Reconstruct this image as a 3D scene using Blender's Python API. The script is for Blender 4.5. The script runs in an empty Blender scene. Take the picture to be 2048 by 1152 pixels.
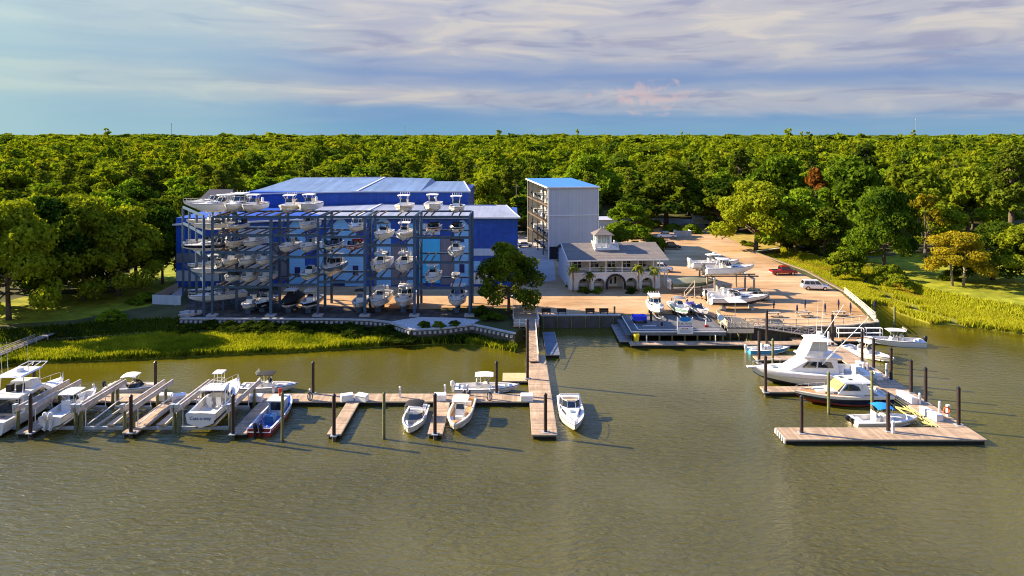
import bpy, math, random
import numpy as np
from mathutils import Vector, Matrix
R = math.radians
random.seed(7)
scene = bpy.context.scene
COL = scene.collection

# ------------------------------------------------------------------ camera, light, exposure
F = 1365.0; CAMZ = 33.0; HORIZON = 270.0
cam_d = bpy.data.cameras.new('camera'); cam_d.sensor_width = 36.0; cam_d.lens = 24.0
cam_d.shift_y = -306.0/2048.0; cam_d.clip_start = 1.0; cam_d.clip_end = 30000.0
cam = bpy.data.objects.new('camera', cam_d); COL.objects.link(cam)
cam.location = (0, 0, CAMZ); cam.rotation_euler = (R(90), 0, 0)
scene.camera = cam
scene.view_settings.view_transform = 'Standard'; scene.view_settings.look = 'None'
scene.view_settings.exposure = 1.6; scene.view_settings.gamma = 1.0
try:
    scene.cycles.max_bounces = 6; scene.cycles.diffuse_bounces = 2; scene.cycles.glossy_bounces = 3
    scene.cycles.transmission_bounces = 4; scene.cycles.transparent_max_bounces = 6
    scene.cycles.caustics_reflective = False; scene.cycles.caustics_refractive = False
    scene.cycles.use_denoising = True; scene.cycles.denoiser = 'OPENIMAGEDENOISE'; scene.cycles.denoising_prefilter = 'ACCURATE'; scene.cycles.denoising_input_passes = 'RGB_ALBEDO_NORMAL'; scene.cycles.use_adaptive_sampling = False; scene.cycles.pixel_filter_type = 'BLACKMAN_HARRIS'; scene.cycles.filter_width = 1.1; scene.cycles.sample_clamp_indirect = 4.0; scene.cycles.sample_clamp_direct = 2.5
except Exception: pass
SUN_EL = 27.0
sun_dir = Vector((-math.cos(R(SUN_EL))*math.cos(R(16)), math.cos(R(SUN_EL))*math.sin(R(16)), math.sin(R(SUN_EL))))
sun_l = bpy.data.lights.new('sun', 'SUN'); sun_l.energy = 5.0; sun_l.angle = R(0.5); sun_l.color = (1.0, 0.83, 0.60)
sun_o = bpy.data.objects.new('sun', sun_l); COL.objects.link(sun_o)
sun_o.rotation_euler = sun_dir.to_track_quat('Z', 'Y').to_euler()

world = bpy.data.worlds.new('World'); scene.world = world; world.use_nodes = True
def build_world():
    nt = world.node_tree; nt.nodes.clear(); N = nt.nodes.new; L = nt.links.new
    out = N('ShaderNodeOutputWorld')
    sky = N('ShaderNodeTexSky'); sky.sky_type = 'NISHITA'; sky.sun_disc = False
    sky.sun_elevation = R(SUN_EL); sky.sun_rotation = math.atan2(sun_dir.x, sun_dir.y)
    sky.air_density = 1.0; sky.dust_density = 0.4; sky.ozone_density = 3.0
    tint = N('ShaderNodeMixRGB'); tint.blend_type = 'MULTIPLY'; tint.inputs[0].default_value = 1.0
    tint.inputs[2].default_value = (0.45, 0.78, 1.35, 1); L(sky.outputs[0], tint.inputs[1])
    bg1 = N('ShaderNodeBackground'); bg1.inputs[1].default_value = 0.15; L(tint.outputs[0], bg1.inputs[0])
    tc = N('ShaderNodeTexCoord'); sep = N('ShaderNodeSeparateXYZ'); L(tc.outputs['Generated'], sep.inputs[0])
    def math_(op, a, b=None, v=None):
        m = N('ShaderNodeMath'); m.operation = op
        if hasattr(a, 'is_linked'): L(a, m.inputs[0])
        else: m.inputs[0].default_value = a
        if b is not None:
            if hasattr(b, 'is_linked'): L(b, m.inputs[1])
            else: m.inputs[1].default_value = b
        return m.outputs[0]
    def noise(scale, sx, sz, detail, dist, off=0.0):
        mp = N('ShaderNodeMapping'); mp.inputs['Scale'].default_value = (sx, sx, sz); mp.inputs['Location'].default_value = (off, off*.3, off*.7)
        L(tc.outputs['Generated'], mp.inputs[0])
        n = N('ShaderNodeTexNoise'); n.inputs['Scale'].default_value = scale; n.inputs['Detail'].default_value = detail
        n.inputs['Distortion'].default_value = dist; L(mp.outputs[0], n.inputs['Vector']); return n.outputs[0]
    def ramp(src, pts, inter='EASE'):
        r = N('ShaderNodeValToRGB'); r.color_ramp.interpolation = inter
        while len(r.color_ramp.elements) > 1: r.color_ramp.elements.remove(r.color_ramp.elements[-1])
        for i, (p, c) in enumerate(pts):
            e = r.color_ramp.elements[0] if i == 0 else r.color_ramp.elements.new(p)
            e.position = p; e.color = (c, c, c, 1) if isinstance(c, (int, float)) else (*c, 1)
        L(src, r.inputs[0]); return r.outputs[0]
    z = sep.outputs[2]
    n1 = noise(1.0, 1.6, 9.0, 5.0, 0.3)          # slow streaks
    n2 = noise(1.0, 5.0, 42.0, 7.0, 0.6, 3.1)    # fine streaks
    n3 = noise(1.0, 7.0, 44.0, 6.0, 0.8, 9.0)
    # wobble the elevation, tilt the bands a little from left to right
    zz = math_('ADD', z, math_('MULTIPLY', math_('SUBTRACT', n1, 0.5), 0.055))
    zz = math_('ADD', zz, math_('MULTIPLY', math_('SUBTRACT', n2, 0.5), 0.035))
    zz = math_('ADD', zz, math_('MULTIPLY', sep.outputs[0], 0.03))
    mask = ramp(zz, [(0.0, 0.0), (0.028, 0.12), (0.05, 0.72), (0.066, 0.8), (0.08, 0.3), (0.094, 0.08), (0.108, 0.3), (0.128, 0.9), (0.2, 1.0), (0.45, 0.6), (1.0, 0.35)])
    fine = ramp(n2, [(0.25, 0.8), (0.65, 1.0)])
    mk = math_('MULTIPLY', mask, fine)
    blue = ramp(z, [(0.0, (0.17, 0.34, 0.50)), (0.03, (0.14, 0.29, 0.50)), (0.09, (0.19, 0.28, 0.48)), (0.2, (0.24, 0.32, 0.48)), (0.5, (0.10, 0.22, 0.5)), (1.0, (0.05, 0.14, 0.42))])
    cloud = ramp(n3, [(0.32, (0.34, 0.33, 0.41)), (0.48, (0.47, 0.45, 0.47)), (0.66, (0.61, 0.55, 0.48))])
    m1 = N('ShaderNodeMixRGB'); L(mk, m1.inputs[0]); L(blue, m1.inputs[1]); L(cloud, m1.inputs[2])
    # paler and greener towards the sun on the left, more violet to the right
    side = ramp(math_('ADD', math_('MULTIPLY', sep.outputs[0], 0.5), 0.5), [(0.17, 1.0), (0.26, 0.62), (0.42, 0.0)])
    m2 = N('ShaderNodeMixRGB'); m2.inputs[2].default_value = (0.42, 0.60, 0.58, 1)
    L(math_('MULTIPLY', side, 0.75), m2.inputs[0]); L(m1.outputs[0], m2.inputs[1])
    # one warm cumulus low on the right, placed by its bearing and elevation
    vm = N('ShaderNodeVectorMath'); vm.operation = 'SUBTRACT'; L(tc.outputs['Generated'], vm.inputs[0]); vm.inputs[1].default_value = (0.198, 0.978, 0.053)
    vs = N('ShaderNodeVectorMath'); vs.operation = 'MULTIPLY'; L(vm.outputs[0], vs.inputs[0]); vs.inputs[1].default_value = (15, 3, 42)
    vl = N('ShaderNodeVectorMath'); vl.operation = 'LENGTH'; L(vs.outputs[0], vl.inputs[0])
    puff = ramp(math_('ADD', vl.outputs['Value'], math_('MULTIPLY', math_('SUBTRACT', noise(1.0, 34, 60, 7.0, 0.6, 4.0), 0.5), 3.4)), [(0.25, 1.0), (0.95, 0.0)])
    m3 = N('ShaderNodeMixRGB'); m3.inputs[2].default_value = (0.68, 0.47, 0.43, 1)
    L(math_('MULTIPLY', puff, 0.42), m3.inputs[0]); L(m2.outputs[0], m3.inputs[1])
    bg2 = N('ShaderNodeBackground'); bg2.inputs[1].default_value = 0.385; L(m3.outputs[0], bg2.inputs[0])
    mix = N('ShaderNodeMixShader')
    L(ramp(z, [(0.0, 1.0), (0.4, 0.95), (0.7, 0.3), (1.0, 0.2)]), mix.inputs[0]); L(bg1.outputs[0], mix.inputs[1]); L(bg2.outputs[0], mix.inputs[2])
    L(mix.outputs[0], out.inputs[0])
build_world()

# ------------------------------------------------------------------ materials
MATS = {}
def mat(name, col, rough=0.6, metal=0.0, var=0.12, scale=1.5, bump=0.0, bscale=8.0, spec=0.4, col2=None, stripes=None, sbump=0.0, coat=0.0, streak=None):
    """Principled with colour noise; stripes=(axis, width, darken) lays board or rib lines; col2 is the second colour of the noise."""
    if name in MATS: return MATS[name]
    m = bpy.data.materials.new(name); m.use_nodes = True; nt = m.node_tree; N = nt.nodes.new; L = nt.links.new
    b = nt.nodes['Principled BSDF']
    b.inputs['Roughness'].default_value = rough; b.inputs['Metallic'].default_value = metal
    b.inputs['Specular IOR Level'].default_value = spec
    if coat: b.inputs['Coat Weight'].default_value = coat; b.inputs['Coat Roughness'].default_value = 0.08
    tc = N('ShaderNodeTexCoord'); geo = N('ShaderNodeNewGeometry')
    pos = geo.outputs['Position']
    n = N('ShaderNodeTexNoise'); n.inputs['Scale'].default_value = scale; n.inputs['Detail'].default_value = 6; n.inputs['Roughness'].default_value = 0.65; L(pos, n.inputs['Vector'])
    r = N('ShaderNodeValToRGB'); r.color_ramp.elements[0].position = 0.32; r.color_ramp.elements[1].position = 0.7
    c2 = col2 or tuple(min(1, c*(1+var)) for c in col)
    r.color_ramp.elements[0].color = (*[c*(1-var) for c in col], 1); r.color_ramp.elements[1].color = (*c2, 1)
    L(n.outputs[0], r.inputs[0]); c = r.outputs[0]; h = None
    if streak:
        mp = N('ShaderNodeMapping'); mp.inputs['Scale'].default_value = (streak[0], streak[1], 1); mp.inputs['Rotation'].default_value = (0, 0, R(streak[3] if len(streak) > 3 else 0)); L(pos, mp.inputs[0])
        ns = N('ShaderNodeTexNoise'); ns.inputs['Scale'].default_value = 1.0; ns.inputs['Detail'].default_value = 7; ns.inputs['Roughness'].default_value = 0.7; ns.inputs['Distortion'].default_value = 0.8; L(mp.outputs[0], ns.inputs['Vector'])
        ms = N('ShaderNodeMapRange'); ms.inputs[1].default_value = .35; ms.inputs[2].default_value = .65; ms.inputs[3].default_value = 1-streak[2]; ms.inputs[4].default_value = 1+streak[2]*.5; L(ns.outputs[0], ms.inputs[0])
        mk = N('ShaderNodeMixRGB'); mk.blend_type = 'MULTIPLY'; mk.inputs[0].default_value = 1; L(c, mk.inputs[1]); L(ms.outputs[0], mk.inputs[2]); c = mk.outputs[0]
    if stripes:
        ax, w, dk = stripes
        sp = N('ShaderNodeSeparateXYZ'); L(tc.outputs['Object'], sp.inputs[0])
        dv = N('ShaderNodeMath'); dv.operation = 'DIVIDE'; L(sp.outputs[ax], dv.inputs[0]); dv.inputs[1].default_value = w
        fl = N('ShaderNodeMath'); fl.operation = 'FLOOR'; L(dv.outputs[0], fl.inputs[0])
        fr = N('ShaderNodeMath'); fr.operation = 'FRACT'; L(dv.outputs[0], fr.inputs[0])
        gp = N('ShaderNodeValToRGB'); gp.color_ramp.elements[0].position = 0.0; gp.color_ramp.elements[0].color = (dk, dk, dk, 1)
        gp.color_ramp.elements[1].position = 0.16; gp.color_ramp.elements[1].color = (1, 1, 1, 1); L(fr.outputs[0], gp.inputs[0])
        wn = N('ShaderNodeTexWhiteNoise'); wn.noise_dimensions = '1D'; L(fl.outputs[0], wn.inputs['W'])
        mr = N('ShaderNodeMapRange'); mr.inputs[3].default_value = 1.0-var; mr.inputs[4].default_value = 1.0+var*.6; L(wn.outputs[0], mr.inputs[0])
        m1 = N('ShaderNodeMixRGB'); m1.blend_type = 'MULTIPLY'; m1.inputs[0].default_value = 1; L(c, m1.inputs[1]); L(mr.outputs[0], m1.inputs[2])
        m2 = N('ShaderNodeMixRGB'); m2.blend_type = 'MULTIPLY'; m2.inputs[0].default_value = 1; L(m1.outputs[0], m2.inputs[1]); L(gp.outputs[0], m2.inputs[2])
        c = m2.outputs[0]; h = gp.outputs[0]
    L(c, b.inputs['Base Color'])
    if bump or sbump:
        bp = N('ShaderNodeBump'); bp.inputs['Strength'].default_value = bump or sbump; bp.inputs['Distance'].default_value = 0.05
        if sbump and h is not None: L(h, bp.inputs['Height'])
        else:
            n2 = N('ShaderNodeTexNoise'); n2.inputs['Scale'].default_value = bscale; n2.inputs['Detail'].default_value = 5; L(pos, n2.inputs['Vector']); L(n2.outputs[0], bp.inputs['Height'])
        L(bp.outputs[0], b.inputs['Normal'])
    MATS[name] = m; return m

def leafmat(name, dark, light, trans, hue=0.0):
    if name in MATS: return MATS[name]
    m = bpy.data.materials.new(name); m.use_nodes = True; nt = m.node_tree; nt.nodes.clear(); N = nt.nodes.new; L = nt.links.new
    out = N('ShaderNodeOutputMaterial'); geo = N('ShaderNodeNewGeometry'); oi = N('ShaderNodeObjectInfo')
    n = N('ShaderNodeTexNoise'); n.inputs['Scale'].default_value = 0.45; n.inputs['Detail'].default_value = 5; L(geo.outputs['Position'], n.inputs['Vector'])
    nl = N('ShaderNodeTexNoise'); nl.inputs['Scale'].default_value = 0.075; nl.inputs['Detail'].default_value = 3; L(geo.outputs['Position'], nl.inputs['Vector'])
    rn = N('ShaderNodeMath'); rn.operation = 'MULTIPLY_ADD'; rn.inputs[1].default_value = 1.1; rn.inputs[2].default_value = -0.55; L(nl.outputs[0], rn.inputs[0])
    ad = N('ShaderNodeMath'); ad.operation = 'MULTIPLY_ADD'; ad.inputs[1].default_value = 0.62; ad.inputs[2].default_value = -0.22; L(oi.outputs['Random'], ad.inputs[0])
    ad2 = N('ShaderNodeMath'); ad2.operation = 'ADD'; L(ad.outputs[0], ad2.inputs[0]); L(rn.outputs[0], ad2.inputs[1]); ad = ad2
    su = N('ShaderNodeMath'); su.operation = 'ADD'; L(n.outputs[0], su.inputs[0]); L(ad.outputs[0], su.inputs[1])
    r = N('ShaderNodeValToRGB'); r.color_ramp.elements[0].position = 0.25; r.color_ramp.elements[1].position = 0.75
    r.color_ramp.elements[0].color = (*dark, 1); r.color_ramp.elements[1].color = (*light, 1); L(su.outputs[0], r.inputs[0])
    d = N('ShaderNodeBsdfDiffuse'); L(r.outputs[0], d.inputs[0])
    t = N('ShaderNodeBsdfTranslucent'); tm = N('ShaderNodeMixRGB'); tm.blend_type = 'MULTIPLY'; tm.inputs[0].default_value = 1; tm.inputs[2].default_value = (*trans, 1)
    L(r.outputs[0], tm.inputs[1]); L(tm.outputs[0], t.inputs[0])
    mx = N('ShaderNodeMixShader'); mx.inputs[0].default_value = 0.42; L(d.outputs[0], mx.inputs[1]); L(t.outputs[0], mx.inputs[2])
    L(mx.outputs[0], out.inputs[0]); MATS[name] = m; return m

def glassmat(name, col, rough=0.06):
    m = mat(name, col, rough, spec=0.9, var=0.05); return m

gel   = mat('gelcoat_white', (0.74, 0.72, 0.68), 0.28, var=0.05, coat=0.3)
gel2  = mat('gelcoat_cream', (0.72, 0.62, 0.48), 0.3, var=0.06, coat=0.3)
deckm = mat('boat_deck', (0.66, 0.63, 0.58), 0.55, var=0.08)
teak  = mat('teak_deck', (0.50, 0.26, 0.10), 0.6, var=0.15, stripes=(1, 0.12, 0.6))
tanm  = mat('tan_upholstery', (0.55, 0.38, 0.22), 0.6)
navy  = mat('navy_hull', (0.008, 0.012, 0.035), 0.12, var=0.2, coat=0.5)
blackm= mat('black_paint', (0.010, 0.010, 0.012), 0.35, var=0.2)
blkcan= mat('black_canvas', (0.012, 0.012, 0.014), 0.8, var=0.3)
bottom= mat('bottom_paint_black', (0.02, 0.02, 0.022), 0.7, var=0.3)
botred= mat('bottom_paint_red', (0.22, 0.03, 0.02), 0.7, var=0.2)
botblu= mat('bottom_paint_blue', (0.02, 0.06, 0.2), 0.7, var=0.2)
redm  = mat('red_gelcoat', (0.35, 0.02, 0.02), 0.25, coat=0.4)
royal = mat('royal_blue_hull', (0.02, 0.07, 0.32), 0.25, coat=0.4)
skyb  = mat('sky_blue_hull', (0.08, 0.38, 0.66), 0.25, coat=0.4)
seaf  = mat('seafoam_hull', (0.32, 0.50, 0.40), 0.3, coat=0.3)
slate = mat('slate_blue_hull', (0.06, 0.11, 0.17), 0.25, coat=0.3)
olive = mat('olive_cover', (0.26, 0.25, 0.15), 0.85, bump=0.3, bscale=3)
bluecv= mat('blue_canvas', (0.01, 0.22, 0.60), 0.75)
lilac = mat('lilac_cover', (0.34, 0.29, 0.50), 0.8)
vinyl = mat('white_vinyl', (0.72, 0.70, 0.66), 0.5, var=0.05)
alum  = mat('aluminium', (0.62, 0.62, 0.62), 0.35, metal=0.8, var=0.05)
galv  = mat('galvanised_steel', (0.42, 0.45, 0.47), 0.5, metal=0.4, var=0.15)
glass = glassmat('dark_glass', (0.012, 0.018, 0.022))
glaslt= glassmat('clear_plastic', (0.22, 0.30, 0.30), 0.12)
ambg  = glassmat('amber_glass', (0.65, 0.42, 0.10), 0.15)
rubber= mat('rubber', (0.012, 0.012, 0.012), 0.8)
chrome= mat('rim_metal', (0.5, 0.5, 0.5), 0.25, metal=0.9)
outblk= mat('outboard_black', (0.012, 0.013, 0.016), 0.25, coat=0.4)
outwht= mat('outboard_white', (0.70, 0.69, 0.66), 0.3, coat=0.3)
steelb= mat('rack_steel', (0.055, 0.105, 0.175), 0.5, var=0.25, metal=0.1, streak=(2, 2, .25))
timber= mat('rack_bunk_timber', (0.10, 0.075, 0.06), 0.8, var=0.5, col2=(0.20, 0.115, 0.06), scale=0.25)
wood  = mat('weathered_wood', (0.36, 0.30, 0.22), 0.85, var=0.22, scale=3)
woodg = mat('greenish_wood_pile', (0.15, 0.15, 0.06), 0.9, var=0.3, scale=2)
pilem = mat('dark_pile', (0.030, 0.016, 0.014), 0.55, var=0.4, scale=2)
plankx= mat('dock_boards', (0.43, 0.30, 0.19), 0.8, var=0.24, scale=0.7, streak=(.5, 2.2, .25), stripes=(0, 0.30, 0.55))
planky= mat('dock_boards_cross', (0.43, 0.30, 0.19), 0.8, var=0.24, scale=0.7, streak=(2.2, .5, .25), stripes=(1, 0.30, 0.55))
plankg= mat('shade_darkened_grey_boards', (0.12, 0.115, 0.115), 0.85, var=0.2, scale=0.7, stripes=(0, 0.3, 0.6))  # grey boards, darkened so the colour carries the shade on the fuel deck
floatm= mat('dock_float', (0.018, 0.015, 0.012), 0.9, var=0.4)
whitep= mat('white_paint', (0.76, 0.74, 0.70), 0.5, var=0.06)
beige = mat('beige_rail_paint', (0.62, 0.52, 0.36), 0.65, var=0.1)
# ------------------------------------------------------------------ helpers
def W(px, py, z=0.0):
    """World point at height z whose bearing was read off the photograph at 2048 x 1152."""
    Y = F*(CAMZ-z)/(py-HORIZON); return Vector(((px-1024.0)*Y/F, Y, z))
def tag(o, label=None, cat=None, group=None, kind=None):
    if label: o['label'] = label
    if cat: o['category'] = cat
    if group: o['group'] = group
    if kind: o['kind'] = kind
    return o
def thing(name, label, cat, loc=(0, 0, 0), rz=0.0, group=None):
    o = bpy.data.objects.new(name, None); COL.objects.link(o); o.location = loc; o.rotation_euler = (0, 0, rz)
    o.empty_display_size = 0.3
    return tag(o, label, cat, group)
class MB:
    def __init__(s): s.v = []; s.f = []; s.m = []
    def add(s, vs, fs, mi=0):
        o = len(s.v); s.v += [tuple(p) for p in vs]; s.f += [tuple(i+o for i in f) for f in fs]; s.m += [mi]*len(fs); return s
    def box(s, c, d, rz=0.0, mi=0, top=None):
        """Box centred at c with full size d; top=(sx, sy) tapers the upper face."""
        x, y, z = d[0]/2, d[1]/2, d[2]/2; tx, ty = top or (1, 1); cs, sn = math.cos(rz), math.sin(rz); vs = []
        for k, (sx, sy) in ((-1, (1, 1)), (1, (tx, ty))):
            for a, b in ((-1, -1), (1, -1), (1, 1), (-1, 1)):
                X, Y = a*x*sx, b*y*sy; vs.append((c[0]+X*cs-Y*sn, c[1]+X*sn+Y*cs, c[2]+k*z))
        return s.add(vs, [(3, 2, 1, 0), (4, 5, 6, 7), (0, 1, 5, 4), (1, 2, 6, 5), (2, 3, 7, 6), (3, 0, 4, 7)], mi)
    def hexa(s, p, mi=0):
        return s.add(p, [(3, 2, 1, 0), (4, 5, 6, 7), (0, 1, 5, 4), (1, 2, 6, 5), (2, 3, 7, 6), (3, 0, 4, 7)], mi)
    def quad(s, a, b, c, d, mi=0): return s.add((a, b, c, d), [(0, 1, 2, 3)], mi)
    def tube(s, p, q, r, r2=None, n=6, mi=0):
        p = Vector(p); q = Vector(q); d = (q-p)
        if d.length < 1e-6: return s
        d.normalize(); a = d.orthogonal().normalized(); b = d.cross(a); r2 = r if r2 is None else r2; vs = []
        for c, rr in ((p, r), (q, r2)):
            for k in range(n):
                t = 2*math.pi*k/n; vs.append(c+a*math.cos(t)*rr+b*math.sin(t)*rr)
        fs = [(k, (k+1) % n, n+(k+1) % n, n+k) for k in range(n)]+[tuple(range(n))[::-1], tuple(range(n, 2*n))]
        return s.add(vs, fs, mi)
    def path(s, pts, r, n=6, mi=0):
        for a, b in zip(pts[:-1], pts[1:]): s.tube(a, b, r, n=n, mi=mi)
        return s
    def beam(s, p, q, w, h, mi=0):
        p = Vector(p); q = Vector(q); d = (q-p).normalized()
        up = Vector((0, 0, 1)) if abs(d.z) < 0.95 else Vector((0, 1, 0))
        a = d.cross(up).normalized()*w/2; b = a.cross(d).normalized()*h/2
        return s.hexa([p-a-b, p+a-b, q+a-b, q-a-b, p-a+b, p+a+b, q+a+b, q-a+b], mi)
    def loft(s, secs, mi=0, closed=False, cap0=False, cap1=False, mis=None):
        n = len(secs[0]); o = len(s.v)
        for sec in secs: s.v += [tuple(p) for p in sec]
        for i in range(len(secs)-1):
            for j in range(n if closed else n-1):
                k = (j+1) % n; s.f.append((o+i*n+j, o+i*n+k, o+(i+1)*n+k, o+(i+1)*n+j)); s.m.append(mis[j] if mis else mi)
        if cap0: s.f.append(tuple(o+j for j in range(n))[::-1]); s.m.append(mi)
        if cap1: s.f.append(tuple(o+(len(secs)-1)*n+j for j in range(n))); s.m.append(mi)
        return s
    def prism(s, poly, z0, z1, mi=0):
        n = len(poly); vs = [(p[0], p[1], z0) for p in poly]+[(p[0], p[1], z1) for p in poly]
        return s.add(vs, [tuple(range(n))[::-1], tuple(range(n, 2*n))]+[(i, (i+1) % n, n+(i+1) % n, n+i) for i in range(n)], mi)
    def yprism(s, poly, y0, y1, mi=0):
        """Polygon given in x,z, counter-clockwise seen from -y, pushed from y0 (front) to y1."""
        n = len(poly); vs = [(p[0], y0, p[1]) for p in poly]+[(p[0], y1, p[1]) for p in poly]
        return s.add(vs, [tuple(range(n)), tuple(range(n, 2*n))[::-1]]+[(i, n+i, n+(i+1) % n, (i+1) % n) for i in range(n)], mi)
    def ball(s, c, r, nu=10, nv=6, mi=0, squash=None):
        sx, sy, sz = squash or (1, 1, 1); secs = []
        for j in range(nv+1):
            t = math.pi*j/nv-math.pi/2; rr = max(math.cos(t), 0.02)*r; secs.append([(c[0]+sx*rr*math.cos(2*math.pi*k/nu), c[1]+sy*rr*math.sin(2*math.pi*k/nu), c[2]+sz*r*math.sin(t)) for k in range(nu)])
        return s.loft(secs, mi, closed=True, cap0=True, cap1=True)
    def disc(s, c, axis, r, w, n=14, mi=0):
        c = Vector(c); a = Vector(axis).normalized()*w/2; return s.tube(c-a, c+a, r, n=n, mi=mi)
    def build(s, name, mats, parent=None, smooth=False, loc=None):
        me = bpy.data.meshes.new(name); me.from_pydata(s.v, [], s.f)
        if not isinstance(mats, (list, tuple)): mats = [mats]
        for m in mats: me.materials.append(m)
        if len(mats) > 1: me.polygons.foreach_set('material_index', s.m)
        if smooth: me.polygons.foreach_set('use_smooth', [True]*len(s.f)); 
        if smooth and smooth != 'all':
            try: me.set_sharp_from_angle(angle=R(38))
            except Exception: pass
        me.update()
        o = bpy.data.objects.new(name, me); COL.objects.link(o)
        if parent is not None: o.parent = parent
        if loc is not None: o.location = loc
        return o
def kids(o): return [c for c in o.children]
def copy_tree(o, parent=None):
    c = o.copy(); COL.objects.link(c)
    if parent is not None: c.parent = parent
    for k in kids(o): copy_tree(k, c)
    return c
def place(o, loc, rz, label, group=None):
    o.location = loc; o.rotation_euler = (0, 0, rz); o['label'] = label
    if group: o['group'] = group
    return o
def text_mesh(txt, size, name, m, parent, mtx, extrude=0.01):
    cu = bpy.data.curves.new(name, 'FONT'); cu.body = txt; cu.size = size; cu.extrude = extrude; cu.align_x = 'CENTER'; cu.align_y = 'CENTER'
    t = bpy.data.objects.new(name+'_tmp', cu); COL.objects.link(t)
    dg = bpy.context.evaluated_depsgraph_get(); me = bpy.data.meshes.new_from_object(t.evaluated_get(dg))
    bpy.data.objects.remove(t); bpy.data.curves.remove(cu)
    me.materials.clear(); me.materials.append(m)
    o = bpy.data.objects.new(name, me); COL.objects.link(o); o.parent = parent; o.matrix_local = mtx; return o
def np_mesh(name, verts, k, mats, midx=None, parent=None):
    """Faces of k corners each, verts already in order."""
    n = len(verts)//k; me = bpy.data.meshes.new(name); me.vertices.add(len(verts)); me.vertices.foreach_set('co', np.ascontiguousarray(verts, dtype=np.float32).ravel())
    me.loops.add(n*k); me.loops.foreach_set('vertex_index', np.arange(n*k, dtype=np.int32))
    me.polygons.add(n); me.polygons.foreach_set('loop_start', np.arange(0, n*k, k, dtype=np.int32))
    if not isinstance(mats, (list, tuple)): mats = [mats]
    for m in mats: me.materials.append(m)
    if midx is not None: me.polygons.foreach_set('material_index', np.asarray(midx, dtype=np.int32))
    me.update(calc_edges=True); me.validate()
    o = bpy.data.objects.new(name, me)
    COL.objects.link(o)
    if parent is not None: o.parent = parent
    return o
def sheet(name, pts, m, z, kind='structure', skirt=None):
    """Flat polygon sheet through world points, ear-clipped by bmesh; skirt drops its rim to that height."""
    import bmesh
    bm = bmesh.new(); vs = [bm.verts.new((p[0], p[1], z)) for p in pts]; f = bm.faces.new(vs); f.normal_update()
    if f.normal.z < 0: f.normal_flip()
    if skirt is not None:
        lo = [bm.verts.new((p[0], p[1], skirt)) for p in pts]; n = len(pts)
        for i in range(n): bm.faces.new((vs[i], vs[(i+1) % n], lo[(i+1) % n], lo[i]))
    bmesh.ops.triangulate(bm, faces=[f]); bmesh.ops.recalc_face_normals(bm, faces=bm.faces[:]) if skirt is not None else None
    me = bpy.data.meshes.new(name); bm.to_mesh(me); bm.free(); me.materials.append(m)
    o = bpy.data.objects.new(name, me); COL.objects.link(o); return tag(o, kind=kind) if kind else o

# ------------------------------------------------------------------ water, ground, marsh, paving
def water_material():
    m = bpy.data.materials.new('water'); m.use_nodes = True; nt = m.node_tree; N = nt.nodes.new; L = nt.links.new
    b = nt.nodes['Principled BSDF']; geo = N('ShaderNodeNewGeometry')
    b.inputs['Roughness'].default_value = 0.05; b.inputs['IOR'].default_value = 1.9
    n0 = N('ShaderNodeTexNoise'); n0.inputs['Scale'].default_value = 0.035; n0.inputs['Detail'].default_value = 4; L(geo.outputs['Position'], n0.inputs['Vector'])
    r = N('ShaderNodeValToRGB'); r.color_ramp.elements[0].position = 0.3; r.color_ramp.elements[1].position = 0.7
    r.color_ramp.elements[0].color = (0.069, 0.060, 0.004, 1); r.color_ramp.elements[1].color = (0.100, 0.085, 0.005, 1)
    L(n0.outputs[0], r.inputs[0]); L(r.outputs[0], b.inputs['Base Color'])
    def wav(sc, sx, sy, rot, det):
        mp = N('ShaderNodeMapping'); mp.inputs['Scale'].default_value = (sx, sy, 1); mp.inputs['Rotation'].default_value = (0, 0, R(rot)); L(geo.outputs['Position'], mp.inputs[0])
        n = N('ShaderNodeTexNoise'); n.inputs['Scale'].default_value = sc; n.inputs['Detail'].default_value = det; n.inputs['Roughness'].default_value = 0.6; n.inputs['Distortion'].default_value = 0.5; L(mp.outputs[0], n.inputs['Vector']); return n.outputs[0]
    a = wav(1.0, 0.7, 1.9, 12, 5); c = wav(1.0, 2.0, 4.6, -10, 4)
    ad = N('ShaderNodeMath'); ad.operation = 'MULTIPLY_ADD'; ad.inputs[1].default_value = 0.45; L(c, ad.inputs[0]); L(a, ad.inputs[2])
    # the creek behind the docks lies calmer than the open water in front of them
    sp = N('ShaderNodeSeparateXYZ'); L(geo.outputs['Position'], sp.inputs[0])
    mr = N('ShaderNodeMapRange'); mr.inputs[1].default_value = 78; mr.inputs[2].default_value = 92; mr.inputs[3].default_value = 1.0; mr.inputs[4].default_value = 0.16; L(sp.outputs[1], mr.inputs[0])
    bp = N('ShaderNodeBump'); bp.inputs['Distance'].default_value = 0.40; L(ad.outputs[0], bp.inputs['Height']); pn = N('ShaderNodeTexNoise'); pn.inputs['Scale'].default_value = 0.06; pn.inputs['Detail'].default_value = 3; L(geo.outputs['Position'], pn.inputs['Vector'])
    pr = N('ShaderNodeMapRange'); pr.inputs[1].default_value = .35; pr.inputs[2].default_value = .65; pr.inputs[3].default_value = .45; pr.inputs[4].default_value = 1.0; L(pn.outputs[0], pr.inputs[0])
    ms = N('ShaderNodeMath'); ms.operation = 'MULTIPLY'; L(mr.outputs[0], ms.inputs[0]); L(pr.outputs[0], ms.inputs[1]); L(ms.outputs[0], bp.inputs['Strength'])
    L(bp.outputs[0], b.inputs['Normal']); return m
sheet('water', [(-900, -120), (900, -120), (900, 260), (-900, 260)], water_material(), 0.0)

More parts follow.
